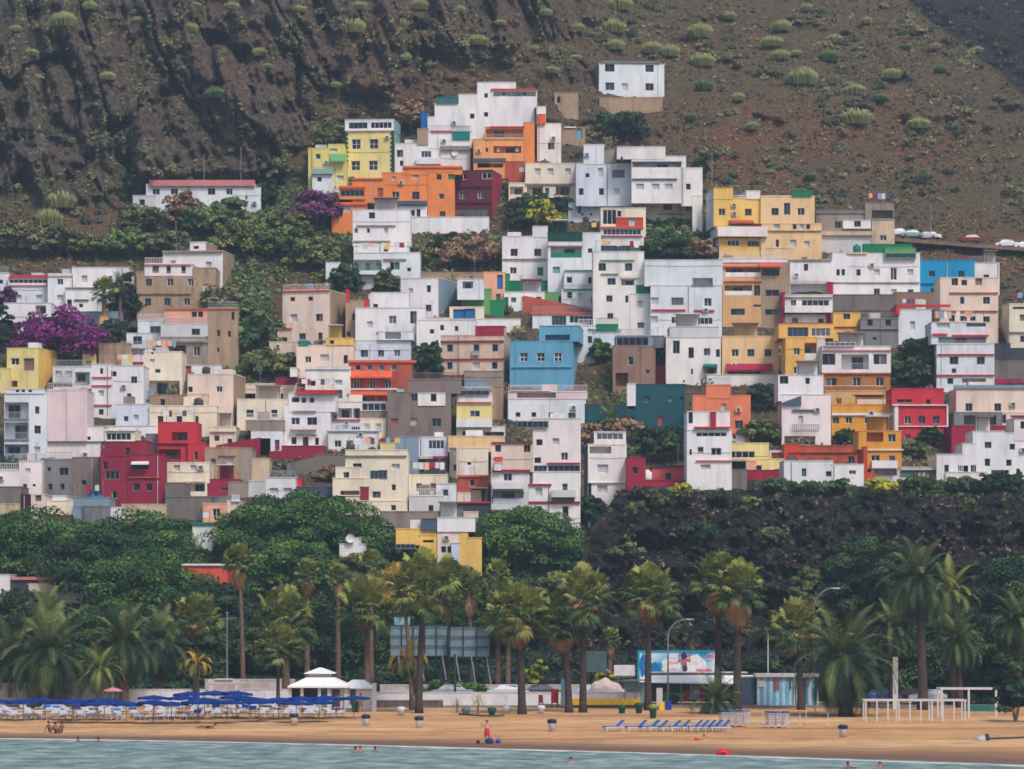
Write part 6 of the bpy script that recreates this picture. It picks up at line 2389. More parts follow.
# --- kiosk
def hip(mb, cx, y0, y1, hw, z0, z1, t, m, top=.12, over=.0):
    """four sided roof from eave rectangle to small top"""
    d = (y1 - y0) / 2; cy = (y0 + y1) / 2; a = [(cx - hw, y0, z0), (cx + hw, y0, z0), (cx + hw, y1, z0), (cx - hw, y1, z0)]; b_ = [(cx - hw * top, cy - d * top, z1), (cx + hw * top, cy - d * top, z1), (cx + hw * top, cy + d * top, z1), (cx - hw * top, cy + d * top, z1)]
    c = [(x, y, z - t) for x, y, z in a]
    for i in range(4):
        j = (i + 1) % 4; mb.quad(a[i], a[j], b_[j], b_[i], m); mb.quad(c[i], c[j], a[j], a[i], m)
    mb.poly(b_, m); mb.poly(c[::-1], m)
def kiosk():
    Y = 367.5; cx = wx(319, Y); zg = float(flat_z(319, Y)); k = F / Y
    r = empty('beach_kiosk', (cx, Y, zg), 0, 'white beach kiosk with a two-tier pyramid roof', 'kiosk'); h = lambda row: wz(row, Y) - zg
    mb = MB(); hip(mb, 0, -.6, 5.6, 31 / k, h(686), h(677.5), .15, TENT, .42); mb.build('lower_roof', r)
    mb = MB(); mb.box(-11 / k, 11 / k, 1.5, 3.5, h(677.6), h(673.5), WH); hip(mb, 0, .9, 4.1, 15.5 / k, h(673.4), h(668), .06, TENT, .1); mb.build('upper_roof', r)
    for xx in (-29, -17, 0.5, 10, 27):
        mb = MB(); mb.box(xx / k - .14, xx / k + .14, -.2, .1, 0, h(686) - .15, WH); mb.build('post', r)
    mb = MB(); mb.box(-29 / k, -1 / k, 2.4, 2.6, 0, h(686) - .152, simple('kiosk_inside', (86, 84, 92), .8)); mb.box(11 / k, 29 / k, .15, 4.8, 0, h(686) - .152, WH); mb.box(-29 / k, -28 / k, .3, 2.4, 0, h(686) - .153, WH); mb.build('wall', r)
    mb = MB(); mb.box(-28 / k, -2 / k, -.1, .35, 0, 1.05, WH); mb.box(-28.5 / k, -1.5 / k, -.2, .45, 1.05, 1.1, TENT); mb.build('counter', r)
    mb = MB(); mb.box(13 / k, 21 / k, .1, .148, 0, 2.0, DKM); mb.build('door', r)
    Y2 = 368.5; cx = wx(357, Y2); r2 = empty('white_shed', (cx, Y2, zg), 0, 'white shed with a tent-like roof joined to the kiosk', 'shed')
    mb = MB(); hip(mb, 0, 0, 4.2, 17 / k, h(688), h(680.5), .1, TENT, .35); mb.build('roof', r2)
    mb = MB(); mb.box(-15 / k, 15 / k, .3, 4, 0, h(688) - .1, WH); mb.build('wall', r2)
    mb = MB(); mb.box(-7 / k, -1.5 / k, .26, .298, .02, 2.0, DKM); mb.build('door', r2)
    panel(372, 376.5, 683, 712, 366.6, WH, 'banner', 'upright white banner beside the white shed', 'banner', .05, False)
kiosk()
# --- walls behind
def wallbox(px0, px1, r0, r1, Y, m, lab, th=.3, cap=None, name='low_wall'):
    x0, x1, z0, z1 = wx(px0, Y), wx(px1, Y), gz((px0 + px1) / 2, Y) - .4, wz(r0, Y); xc = (x0 + x1) / 2
    r = empty(name, (xc, Y, z0 + .4), 0, lab, 'wall'); mb = MB(); mb.box(x0 - xc, x1 - xc, 0, th, -.4, z1 - z0 - .4, m); mb.build('wall_face', r)
    mb = MB(); mb.box(x0 - xc, x1 - xc, -.04, th + .04, z1 - z0 - .398, z1 - z0 - .3, cap or WH); mb.build('coping', r)
    n = max(2, int((x1 - x0) / 3)); mb = MB()
    for i in range(n + 1): xx = x0 - xc + (x1 - x0 - .2) * i / n; mb.box(xx, xx + .2, -.06, -.002, -.3, z1 - z0 - .402, m)
    mb.build('wall_piers', r); return r
PW = simple('painted_wall_dirty', (176, 168, 166), 0.9, 0.1, 0.3, 1.4); PW2 = simple('painted_wall_white', (206, 202, 204), 0.8, 0.1, 0.18, 1.0)
wallbox(-60, 118, 684, 704, 380, PW, 'pale grey wall behind the left date palms')
wallbox(118, 205, 690, 704, 380.3, PW2, 'white lattice wall behind the blue parasols')
wallbox(205, 295, 680, 692, 397.5, PW, 'long pale wall left of the kiosk')
wallbox(240, 292, 690, 704, 381, PW2, 'low white wall beside the kiosk')
wallbox(374, 640, 693, 707, 379.5, PW2, 'long white promenade wall in the middle')
wallbox(376, 443, 701, 709, 377.5, STON, 'low dark grey stone wall right of the kiosk', .5, CONC)
wallbox(538, 665, 705, 710, 377.4, STON, 'low stone kerb wall under the yellow barrier', .4, CONC)
wallbox(380, 610, 685.5, 699, 397.8, PW, 'far white road wall in the middle')
panel(560, 640, 698.5, 705, 376.6, YEL, 'barrier', 'long yellow barrier board behind the twin palms', 'barrier', .1)
def gate():
    Y = 379; x0, x1 = wx(211, Y), wx(237, Y); zg = float(flat_z(224, Y)); xc = (x0 + x1) / 2
    r = empty('entrance_arch', (xc, Y, zg), 0, 'white entrance arch behind the parasols', 'arch'); hw = (x1 - x0) / 2; h = wz(680, Y) - zg
    for s in (-1, 1): mb = MB(); mb.box(s * hw - .2, s * hw + .2, 0, .4, 0, h - .35, WH); mb.build('post', r)
    mb = MB(); mb.box(-hw - .3, hw + .3, -.05, .45, h - .348, h, WH); mb.box(-hw * .7, hw * .7, -.2, .6, h + .002, h + .14, WH); mb.build('beam', r)
gate()
# --- cars
CARM = {}
def car(x, y, z, rz, col, lab, name='parked_car', s=1.0, group=None):
    m = simple('car_paint_%s' % str(col), col, .3, .5, .05)
    r = empty(name, (x, y, z), rz, lab, 'car', group); prof = [(-2.1, .35), (-2.12, .75), (-1.95, .92), (-1.3, .98), (-.75, 1.42), (.75, 1.45), (1.35, 1.0), (2.0, .88), (2.12, .6), (2.08, .35)]
    mb = MB(); hw = .85
    for i in range(len(prof) - 1):
        (x0, z0), (x1, z1) = prof[i], prof[i + 1]; w0 = hw * (.78 if z0 > 1.2 else 1); w1 = hw * (.78 if z1 > 1.2 else 1); mb.quad((x0, -w0, z0), (x0, w0, z0), (x1, w1, z1), (x1, -w1, z1), m)
    for s_ in (-1, 1): mb.poly([(a, s_ * hw * (.78 if b_ > 1.2 else 1), b_) for a, b_ in prof], m)
    mb.quad((-2.1, -hw, .35), (2.08, -hw, .35), (2.08, hw, .35), (-2.1, hw, .35), DKM); mb.build('body', r)
    for s_ in (-1, 1):
        mb = MB(); w0, w1 = hw * .97 + .01, hw * .80 + .01; mb.quad((-1.15, s_ * w0, 1.0), (-.05, s_ * w0, 1.0), (-.05, s_ * w1, 1.38), (-.7, s_ * w1, 1.38), GLASS[3]); mb.quad((.05, s_ * w0, 1.0), (1.2, s_ * w0, 1.0), (.7, s_ * w1, 1.38), (.05, s_ * w1, 1.38), GLASS[3]); mb.build('side_window', r)
    mb = MB(); mb.quad((1.30, -.75, 1.04), (1.30, .75, 1.04), (.80, .62, 1.42), (.80, -.62, 1.42), GLASS[3]); mb.build('windscreen', r)
    for xx in (-1.35, 1.35):
        for yy in (-.86, .66):
            mb = MB(); mb.tube([(xx, yy, .32), (xx, yy + .2, .32)], .32, DKM, 14); w = mb.build('wheel', r)
    r.scale = (s, s, s); return r
for p, row, rz, c, l in ((896, 237, .3, (190, 194, 200), 'pale car half hidden at the start of the hill road'), (910, 238, .2, (120, 140, 146), 'grey green car parked on the hill road'), (928, 240, 2.5, (216, 218, 222), 'white car parked below the lamp pole on the hill road'), (970, 243, .1, (110, 30, 48), 'dark red car on the hill road'), (1005, 248, 3.0, (206, 210, 216), 'white car near the right end of the hill road'), (1024, 249, 0, (216, 218, 222), 'white car cut off by the right edge on the hill road')):
    x, Y, z = tsurf(p, row); car(x, Y - 1.6, z + .0, rz, c, l, s=.8)
x, Y, z = tsurf(960, 240)
def road_shelf():
    V = []; Q = []; ps = np.arange(880, 1060, 4.0)
    for i, p in enumerate(ps):
        row = 239 + (p - 890) * .075; Y = depth(p, row); zz = wz(row, Y) - .0
        for yy, dz in ((Y - 3.6, -.6), (Y - 3.2, -.03), (Y + 4, .0)): V.append((wx(p, yy), yy, zz + dz))
        if i:
            for k in (0, 1): a = 3 * i + k; Q.append((a - 3, a, a + 1, a - 2))
    o = np_mesh('hill_road', V, Q, simple('dusty_road', (98, 80, 70), .95, .1, .3, 1.0)); o['kind'] = 'structure'
road_shelf()
for i, (p, c, l) in enumerate(((152, (196, 206, 214), 'white car on the road behind the parasols'), (168, (70, 110, 150), 'blue grey car on the road behind the parasols'), (196, (210, 212, 216), 'white car behind the white lattice wall'), (128, (150, 156, 164), 'silver car behind the date palms'), (622, (205, 208, 212), 'white car beside the bus shelter'))):
    car(wx(p, 387), 387, 1.43, random.choice((0, 3.14)), c, l)
for p, c, l in ((508, (196, 198, 204), 'white car on the road behind the flared-foot palm'), (540, (60, 66, 76), 'dark grey car on the road above the small red sign'), (452, (150, 152, 160), 'grey car on the road behind the green hedge'), (590, (170, 176, 186), 'silver car on the road behind the covered boat')):
    car(wx(p, 386), 386, 1.9, random.choice((0, 3.14)), c, l)
# --- bus behind the palms
def bus():
    Y = 386.0; k = F / Y; x0, x1 = wx(646, Y), wx(749, Y); L = x1 - x0; z = 1.43; r = empty('city_bus', (x0, Y, z), 0, 'green and red bus with dark windows behind the palms', 'bus'); H_ = 3.0
    bd = simple('bus_dark', (30, 34, 44), .35, .5)
    mb = MB(); mb.box(0, L, 0, 2.5, .35, H_, bd); mb.build('body', r)
    a, b_ = L * .37, L * .58
    mb = MB(); mb.box(a, b_, -.03, 0, .4, H_ - .1, REDP); mb.build('red_panel', r)
    mb = MB(); mb.box(L * .1, a - .002, -.03, 0, .4, 1.15, GRP); mb.box(b_ + .002, L * .98, -.03, 0, .4, 1.15, GRP); mb.build('green_panel', r)
    for q in range(7):
        if q in (3,): continue
        xa = .3 + q * (L - .4) / 7; mb = MB(); mb.box(xa, xa + L / 8.4, -.05, -.031, 1.35, 2.5, GLASS[q % 2]); mb.build('window', r)
    mb = MB(); mb.box(L * .42, L * .52, -.05, -.031, .45, 2.6, simple('bus_door_pale', (160, 150, 166), .3)); mb.build('door', r)
    for xx in (L * .27, L * .85): mb = MB(); mb.tube([(xx, -.04, .5), (xx, .3, .5)], .5, DKM, 18); mb.build('wheel', r)
    mb = MB(); mb.box(.1, L - .1, .1, 2.4, H_ + .002, H_ + .12, WH); mb.build('roof', r)
bus()
def shelter():
    Y = 378.2; k = F / Y; zg = 1.5; x0, x1 = wx(625, Y), wx(646, Y)
    r = empty('bus_shelter', (x0, Y, zg), 0, 'glass bus shelter left of the bus', 'bus shelter'); L = x1 - x0; gp = simple('shelter_glass', (110, 136, 146), .2, .5, .3)
    mb = MB(); mb.box(-.1, L + .1, -.2, 1.5, 2.35, 2.47, GREYM); mb.build('roof', r)
    for xx in (0, L / 2, L): mb = MB(); mb.box(xx - .04, xx + .04, 1.3, 1.4, 0, 2.35, GREYM); mb.build('post', r)
    mb = MB(); mb.box(.06, L / 2 - .06, 1.32, 1.36, .3, 2.2, gp); mb.box(L / 2 + .06, L - .06, 1.32, 1.36, .3, 2.2, gp); mb.build('glass_panel', r)
    # long white canopy sheet over the stop
    Y = 384; x0, x1 = wx(639, Y), wx(760, Y); r = empty('canopy_roof', (x0, Y, 1.45), 0, 'long white sloping canopy above the bus', 'canopy'); L = x1 - x0; z0, z1 = wz(681.5, Y) - 1.45, wz(675.5, Y) - 1.45
    mb = MB(); mb.poly([(0, -.5, z0), (L, -.5, z0 - .2), (L - .3, 1.8, z1), (.9, 1.8, z1)], TENT); mb.poly([(0, -.5, z0 - .1), (L, -.5, z0 - .3), (L, -.5, z0 - .2), (0, -.5, z0)], TENT); mb.build('canopy_sheet', r)
    for t in (.03, .35, .68, .97): mb = MB(); mb.tube([(L * t, .6, 0), (L * t, .6, z0)], .07, GREYM, 8); mb.build('post', r)
shelter()
# boat under a pale cover
def boat():
    Y = 381.6; x, zg = wx(607, Y), 1.45; r = empty('covered_boat', (x, Y, zg), 0, 'boat on a trailer under a lumpy pale cover behind the yellow barrier', 'boat'); k = F / Y
    mb = MB(); n = 14; prof = []
    for i in range(n + 1):
        t = i / n; xx = (-18 + 36 * t) / k; h = (.35 + 1.3 * math.sin(math.pi * t ** .8) ** .7 + .12 * math.sin(t * 17)); w = 1.0 * math.sin(math.pi * min(.97, max(.06, t))) ** .5; prof.append((xx, w, .9 + h))
    for i in range(n):
        for j in range(6):
            def pt(q, jj):
                xx, w, h = prof[q]; a = math.pi * jj / 6; return (xx, -w * math.cos(a), .8 + (h - .8) * math.sin(a) ** .8)
            mb.quad(pt(i, j), pt(i + 1, j), pt(i + 1, j + 1), pt(i, j + 1), simple('boat_cover', (196, 178, 170), .9, .1, .2, 1.2))
    mb.build('cover', r, True)
    mb = MB(); mb.box(-16 / k, 15 / k, -.6, .6, .35, .9, WH); mb.build('hull', r)
    for xx in (-.4, .5): mb = MB(); mb.tube([(xx, -.75, .3), (xx, -.6, .3)], .3, DKM, 12); mb.build('wheel', r)
boat()
# --- billboards
def billboard():
    Y = 399.5; zg = gz(677, Y); x0, x1 = wx(638.5, Y), wx(716, Y); L = x1 - x0; z0, z1 = wz(680, Y) - zg, wz(651, Y) - zg; H_ = z1 - z0
    r = empty('billboard', (x0, Y, zg), 0, 'large bright billboard with a dancing woman and pink lettering', 'billboard')
    m, nt, b = newmat('billboard_print'); n = noise(nt, .35, 4, .5); rp = ramp(nt, n.outputs['Fac'], [(.38, rgb((20, 130, 180))), (.52, rgb((150, 196, 216))), (.64, rgb((224, 214, 222)))]); nt.links.new(rp.outputs[0], b.inputs['Base Color'])
    mb = MB(); mb.box(0, L, 0, .2, z0, z1, m); mb.build('panel', r)
    mb = MB(); mb.box(-.1, L + .1, -.06, -.002, z1 - .12, z1 + .06, simple('frame_teal', (20, 140, 170), .5)); mb.box(-.1, .12, -.06, -.002, z0, z1 - .12, simple('frame_teal', (20, 140, 170), .5)); mb.build('frame', r)
    pk = simple('print_pink', (222, 70, 130), .6); pl = simple('print_pink_pale', (226, 150, 180), .6); sk = simple('print_skin', (170, 96, 92), .6); hr = simple('print_hair', (60, 36, 90), .6); wt = simple('print_white', (226, 222, 228), .6); bl = simple('print_blue', (16, 110, 176), .6)
    U = lambda u: L * u; W_ = lambda v: z0 + H_ * v
    mb = MB()
    def blobp(cx, cz, rx, rz, m, y, n=14, w=.15, ph=0): mb.poly([(U(cx) + rx * L * math.cos(6.283 * i / n) * (1 + w * math.sin(3 * i + ph)), y, W_(cz) + rz * H_ * math.sin(6.283 * i / n) * (1 + w * math.cos(2 * i + ph))) for i in range(n)], m)
    blobp(.06, .5, .05, .4, bl, -.004); blobp(.2, .35, .09, .25, bl, -.005); blobp(.72, .5, .16, .36, wt, -.006); blobp(.42, .5, .12, .3, wt, -.007, ph=2)
    mb.build('printed_sky', r)
    mb = MB(); blobp(.59, .52, .035, .3, sk, -.012); blobp(.59, .80, .028, .13, sk, -.014); blobp(.585, .84, .04, .13, hr, -.016, w=.25); blobp(.60, .40, .03, .12, hr, -.018); 
    for s_ in (-1, 1): mb.poly([(U(.59 + s_ * .02), -.013, W_(.66)), (U(.59 + s_ * .075), -.013, W_(.60)), (U(.59 + s_ * .085), -.013, W_(.68)), (U(.59 + s_ * .03), -.013, W_(.74))], sk); mb.poly([(U(.59 + s_ * .07), -.0135, W_(.62)), (U(.59 + s_ * .085), -.0135, W_(.64)), (U(.59 + s_ * .06), -.0135, W_(.95)), (U(.59 + s_ * .045), -.0135, W_(.94))], sk)
    mb.build('printed_figure', r)
    mb = MB(); rg = random.Random(3)
    for (u0, u1, v, h, m_) in ((.20, .33, .12, .10, pk), (.38, .52, .55, .10, pl), (.36, .50, .20, .08, pl), (.40, .5, .33, .08, pl), (.75, .96, .30, .09, pk), (.75, .96, .18, .09, pk), (.66, .84, .05, .07, pk), (.88, .965, .78, .14, pk), (.89, .96, .66, .07, pl), (.36, .47, .72, .06, pl)):
        u = u0
        while u < u1 - .012:
            w = rg.uniform(.010, .018); mb.box(U(u), U(u + w), -.03, -.02, W_(v), W_(v + h * rg.uniform(.7, 1)), m_); u += w + .005
    mb.build('printed_lettering', r)
    for t in (.1, .37, .64, .9): mb = MB(); mb.box(L * t - .12, L * t + .12, .02, .18, -.5, z0 - .002, DKM); mb.build('post', r)
billboard()
def board_back(px0, px1, r0, r1, Y, lab):
    x0, x1, zg = wx(px0, Y), wx(px1, Y), hill_z((px0 + px1) / 2, Y); z0, z1 = wz(r1, Y) - zg, wz(r0, Y) - zg; L = x1 - x0
    r = empty('rear_billboard', (x0, Y, zg), 0, lab, 'billboard'); mb = MB(); mb.box(0, L, .1, .2, z0, z1, simple('board_back_grey', (112, 132, 142), .8, .1, .25, .8)); mb.build('panel', r)
    mb = MB(); n = int(L / 1.1)
    for i in range(n + 1): xx = L * i / n; mb.box(xx - .06, xx + .06, -.04, .098, z0 - .2, z1, DKM)
    for q in range(4): zz = z0 + (z1 - z0) * q / 3; mb.box(0, L, -.08, -.042, zz - .05, zz + .05, DKM)
    mb.build('frame', r)
    for t in (.12, .5, .88):
        mb = MB(); mb.box(L * t - .13, L * t + .13, .21, .4, -1.5, z0 + .6, DKM); mb.tube([(L * t, .3, z0 + .8), (L * t + .9, -2.2, -1.5)], .07, GREYM, 6); mb.build('post', r)
board_back(390, 448, 626, 656, 408, 'back of a large grey billboard behind the leaning palm'); board_back(450, 490, 627, 657, 407, 'back of a grey billboard right of the larger one')
panel(394, 410, 617, 625, 409, simple('board_back_pale', (120, 160, 170), .8), 'sign', 'small pale blue board above the large billboard back', 'sign', .1, False)
panel(586, 606.5, 651, 672, 400.5, simple('board_green_grey', (70, 90, 92), .7, .2, .3, 1.5), 'sign', 'grey green board standing under the cliff', 'sign')
wb = panel(614, 635, 665, 676, 399.9, PW2, 'sign', 'wide pale sign board beside the bright billboard', 'sign')
mb = MB(); rg = random.Random(9)
for q in range(2):
    u = -.9
    while u < .85: w = rg.uniform(.08, .16); mb.box(u, u + w, -.03, -.001, 1.75 + q * .42 - 1.2 + .9, 1.75 + q * .42 - 1.2 + 1.1, simple('lettering_grey', (96, 92, 96), .7)); u += w + .06
mb.build('lettering', wb)
# --- blue striped beach huts
def huts():
    Y = 379.8; k = F / Y; zg = 1.4
    for (a, b_, lab, st) in ((757, 795, 'light blue boarded beach hut with dark hanging strips', 0), (796.5, 818, 'blue and white striped beach hut', 1)):
        x0, x1 = wx(a, Y), wx(b_, Y); L = x1 - x0; h = wz(677, Y) - zg; r = empty('beach_hut', (x0, Y, zg), 0, lab, 'hut')
        n = int(L / (.28 if st else .3)); mb = MB()
        for i in range(n):
            xa, xb = L * i / n, L * (i + 1) / n; mb.box(xa, xb - .015, -.02 * (i % 2), 3.5, 0, h, (LBLUE if i % 2 else (WH if i % 4 == 0 else DBLUE)) if st else (LBLUE if i % 2 else simple('pale_boards', (170, 190, 206), .6)))
        mb.build('board_wall', r)
        mb = MB(); mb.box(-.15, L + .1, -.3, 3.6, h + .002, h + .3, WH); mb.build('roof', r)
        mb = MB(); mb.box(L - .12, L + .02, -.12, -.03, 0, h, WH); mb.build('corner_post', r)
        if not st:
            mb = MB()
            for t in (.47, .54, .86): mb.box(L * t, L * t + .12, -.18, -.1, h - 1.2, h - .001, REDP if t < .8 else DKM)
            mb.build('hanging_strip', r); mb = MB(); mb.box(.1, .75, -.08, -.03, h - .95, h - .35, WH); mb.build('notice', r)
    x0 = wx(742, Y); r = empty('container', (x0, Y + .5, zg), 0, 'dark blue grey container left of the beach huts', 'container'); mb = MB()
    for i in range(6): mb.box(i * .22, i * .22 + .2, -.03 * (i % 2), 3, 0, 2.7, simple('container_slate', (60, 80, 96), .6))
    mb.build('ribbed_wall', r); mb = MB(); mb.box(-.02, 1.34, -.05, 3.05, 2.702, 2.8, GREYM); mb.build('roof', r)
huts()
# --- pergola frames
def pergola(px0, px1, r0, row, n, dep, lab, cross=True, th=.065):
    x0, Y, z = P(px0, row); x1 = wx(px1, Y); L = x1 - x0; h = wz(r0, Y) - z; r = empty('pergola', (x0, Y, z), 0, lab, 'pergola')
    for i in range(n + 1):
        for yy in ((0, dep) if i % 3 == 0 else (0,)):
            mb = MB(); xx = L * i / n; mb.box(xx - th, xx + th, yy - th, yy + th, -.2, h - .15, WH); mb.build('post', r)
    for yy in (0, dep): mb = MB(); mb.box(-.15, L + .15, yy - .08, yy + .08, h - .148, h, WH); mb.build('beam', r)
    if cross:
        for i in range(n + 1): mb = MB(); mb.box(L * i / n - .06, L * i / n + .06, .102, dep - .102, h - .13, h - .02, WH); mb.build('cross_beam', r)
    return r
pergola(866, 965, 699.5, 721, 9, 2.4, 'long low white pergola frame on the sand')
pergola(941.5, 996, 688, 718, 2, 3.0, 'taller white pergola frame behind the long low one', th=.09)
panel(962, 1008, 705, 719, 368, simple('green_netting', (40, 104, 92), .8, .1, .4, 3.0), 'netting_fence', 'green netting fence beside the tall pergola', 'fence', .05, False)
panel(893, 898, 657, 712, 374, simple('white_pillar', (190, 190, 190), .7), 'white_pillar', 'tall white pillar behind the pergola', 'pillar', .4, False)
for i, (p, rr, l) in enumerate(((880, 3, 'blue van side seen through the palms behind the pergola'),)):
    car(wx(880, 386), 386, 1.43, 0, (60, 96, 160), 'blue car on the road behind the tall white pillar'); car(wx(930, 386), 386, 1.43, 0, (200, 204, 210), 'white car on the road behind the pergola'); car(wx(912, 388.5), 388.5, 1.43, 3.14, (90, 40, 60), 'dark red car on the road behind the pergola')
# --- poles, lamps
def lamp(px, rtop, Y, arm, row_tip, lab):
    x, zg = wx(px, Y), gz(px, Y); h = wz(rtop, Y) - zg; dx = arm / F * Y; r = empty('street_lamp', (x, Y, zg), 0, lab, 'street lamp')
    mb = MB(); pts = [(0, 0, -.3), (0, 0, h * .8)]
    for i in range(1, 8): t = i / 7; pts.append((dx * (1 - math.cos(t * 1.57)), 0, h * .8 + h * .2 * math.sin(t * 1.57)))
    mb.tube(pts, [.1, .08] + [.06] * 7, GREYM, 8); mb.build('pole', r, True)
    mb = MB(); mb.box(min(dx, dx * 1.12) - .1, max(dx, dx * 1.12) + .35, -.14, .14, h - .1, h + .04, WH); mb.build('lamp_head', r)
lamp(668, 619, 378, 20, 620, 'curved grey street lamp in front of the billboard'); lamp(814, 588, 402, 20, 588, 'curved street lamp above the great round palm')
def pole(px, rt, rb, Y, lab, m=GREYM, rad=.09, name='pole', cross=False):
    x, z0 = wx(px, Y), wz(rb, Y) - .3; h = wz(rt, Y) - z0; r = empty(name, (x, Y, z0 + .3), 0, lab, 'pole'); mb = MB(); mb.tube([(0, 0, -.6), (0, 0, h - .3)], [rad, rad * .7], m, 8); mb.build('shaft', r)
    mb = MB(); mb.tube([(0, 0, h - .3), (0, 0, h - .18)], [rad * 1.5, rad * .5], m, 8); mb.build('cap', r)
    if cross: mb = MB(); mb.box(-.7, .7, -.04, .04, h - .9, h - .8, m); mb.build('crossarm', r)
pole(341, 560, 640, 420, 'left of two dark square posts in the park', DKM, .2); pole(377, 553, 640, 418, 'right of two dark square posts in the park', DKM, .2)
pole(227, 613, 690, 405, 'thin grey utility pole left of the thin tall palm', GREYM, .12, cross=True); pole(768, 634, 700, 386, 'white flag pole above the beach huts', WH, .08); pole(735, 645, 700, 388, 'slim teal pole right of the billboard', LBLUE, .07)
for p, a, b_, l in ((204, 155, 184, 'thin pole behind the bungalow roof, left'), (241, 148, 178, 'short thin pole behind the bungalow roof'), (931, 205, 238, 'lamp pole on the hill road'), (176, 222, 258, 'thin wire pole on the green slope'), (712, 150, 200, 'thin pole beside the large balcony house')):
    pole(p, a, b_, tsurf(p, b_)[1] - 1.5, l, GREYM, .07)
pole(455, 655, 697, 384, 'dark post in front of the billboard backs', DKM, .14); pole(199, 680, 712, 369, 'dark parasol pole in front of the left coconut palm', DKM, .07)
for i, p in enumerate((763, 778, 786, 800, 806, 828)):
    x, y, z = P(p, 726 if i % 2 else 723); r = empty('sports_net_pole', (x, y, z), 0, 'thin white post stuck in the sand before the huts', 'post', 'thin white posts on the sand'); mb = MB(); mb.tube([(0, 0, -.2), (0, 0, 1.1)], .035, WH, 6); mb.build('shaft', r); mb = MB(); mb.lathe([(.22, 0), (.22, .05), (.04, .09)], 0, 0, WH, 10); mb.build('foot', r)
def rope(pts, lab, rad=.07):
    mb = MB(); q = [P(a, b_) for a, b_ in pts]; x0, y0, z0 = q[0]; mb.tube([(x - x0, y - y0, z - z0 + rad * .8) for x, y, z in q], rad, DKM, 8); o = mb.build('rope', None, True); o.location = (x0, y0, z0); tag(o, lab, 'rope')
rope([(459, 714.5), (470, 715.4), (482, 716.2), (495, 716.4), (504, 715.6)], 'dark rope sagging between tubs on the sand'); rope([(981, 739.5), (1000, 739), (1018, 738.2), (1040, 737)], 'long dark pipe lying on the sand at the right')
for p, m_, l in ((466, simple('tub_slate', (92, 104, 116), .6), 'slate grey tub at the left end of the rope'), (492, DGR, 'dark green barrel beside the rope')): bin_(p, 715, l, m_, m_, .45)
# half-buried red float and small things
x, y, z = P(723, 755); r = empty('red_beach_tent', (x, y, z), 0, 'small red dome beach tent near the water', 'beach tent'); mb = MB(); mb.lathe([(.55, -.05), (.53, .15), (.40, .36), (.2, .46), (0, .48)], 0, 0, REDP, 16); mb.build('dome', r, True); mb = MB(); mb.box(-.2, .2, -.56, -.45, 0, .22, simple('tent_dark_red', (110, 16, 30), .7)); mb.build('opening', r)
x, y, z = P(113, 712); r = empty('beach_parasol', (x, y - 0, z), 0, 'pink and white open parasol behind the blue ones', 'parasol'); PK = simple('pink_canvas', (190, 120, 130), .8)
mb = MB(); mb.lathe([(.9, 1.9), (.85, 2.0), (.4, 2.15), (0, 2.25)], 0, 0, PK, 12); mb.build('canopy', r); mb = MB(); mb.tube([(0, 0, -.2), (0, 0, 2.4)], .03, WH, 6); mb.build('pole', r)

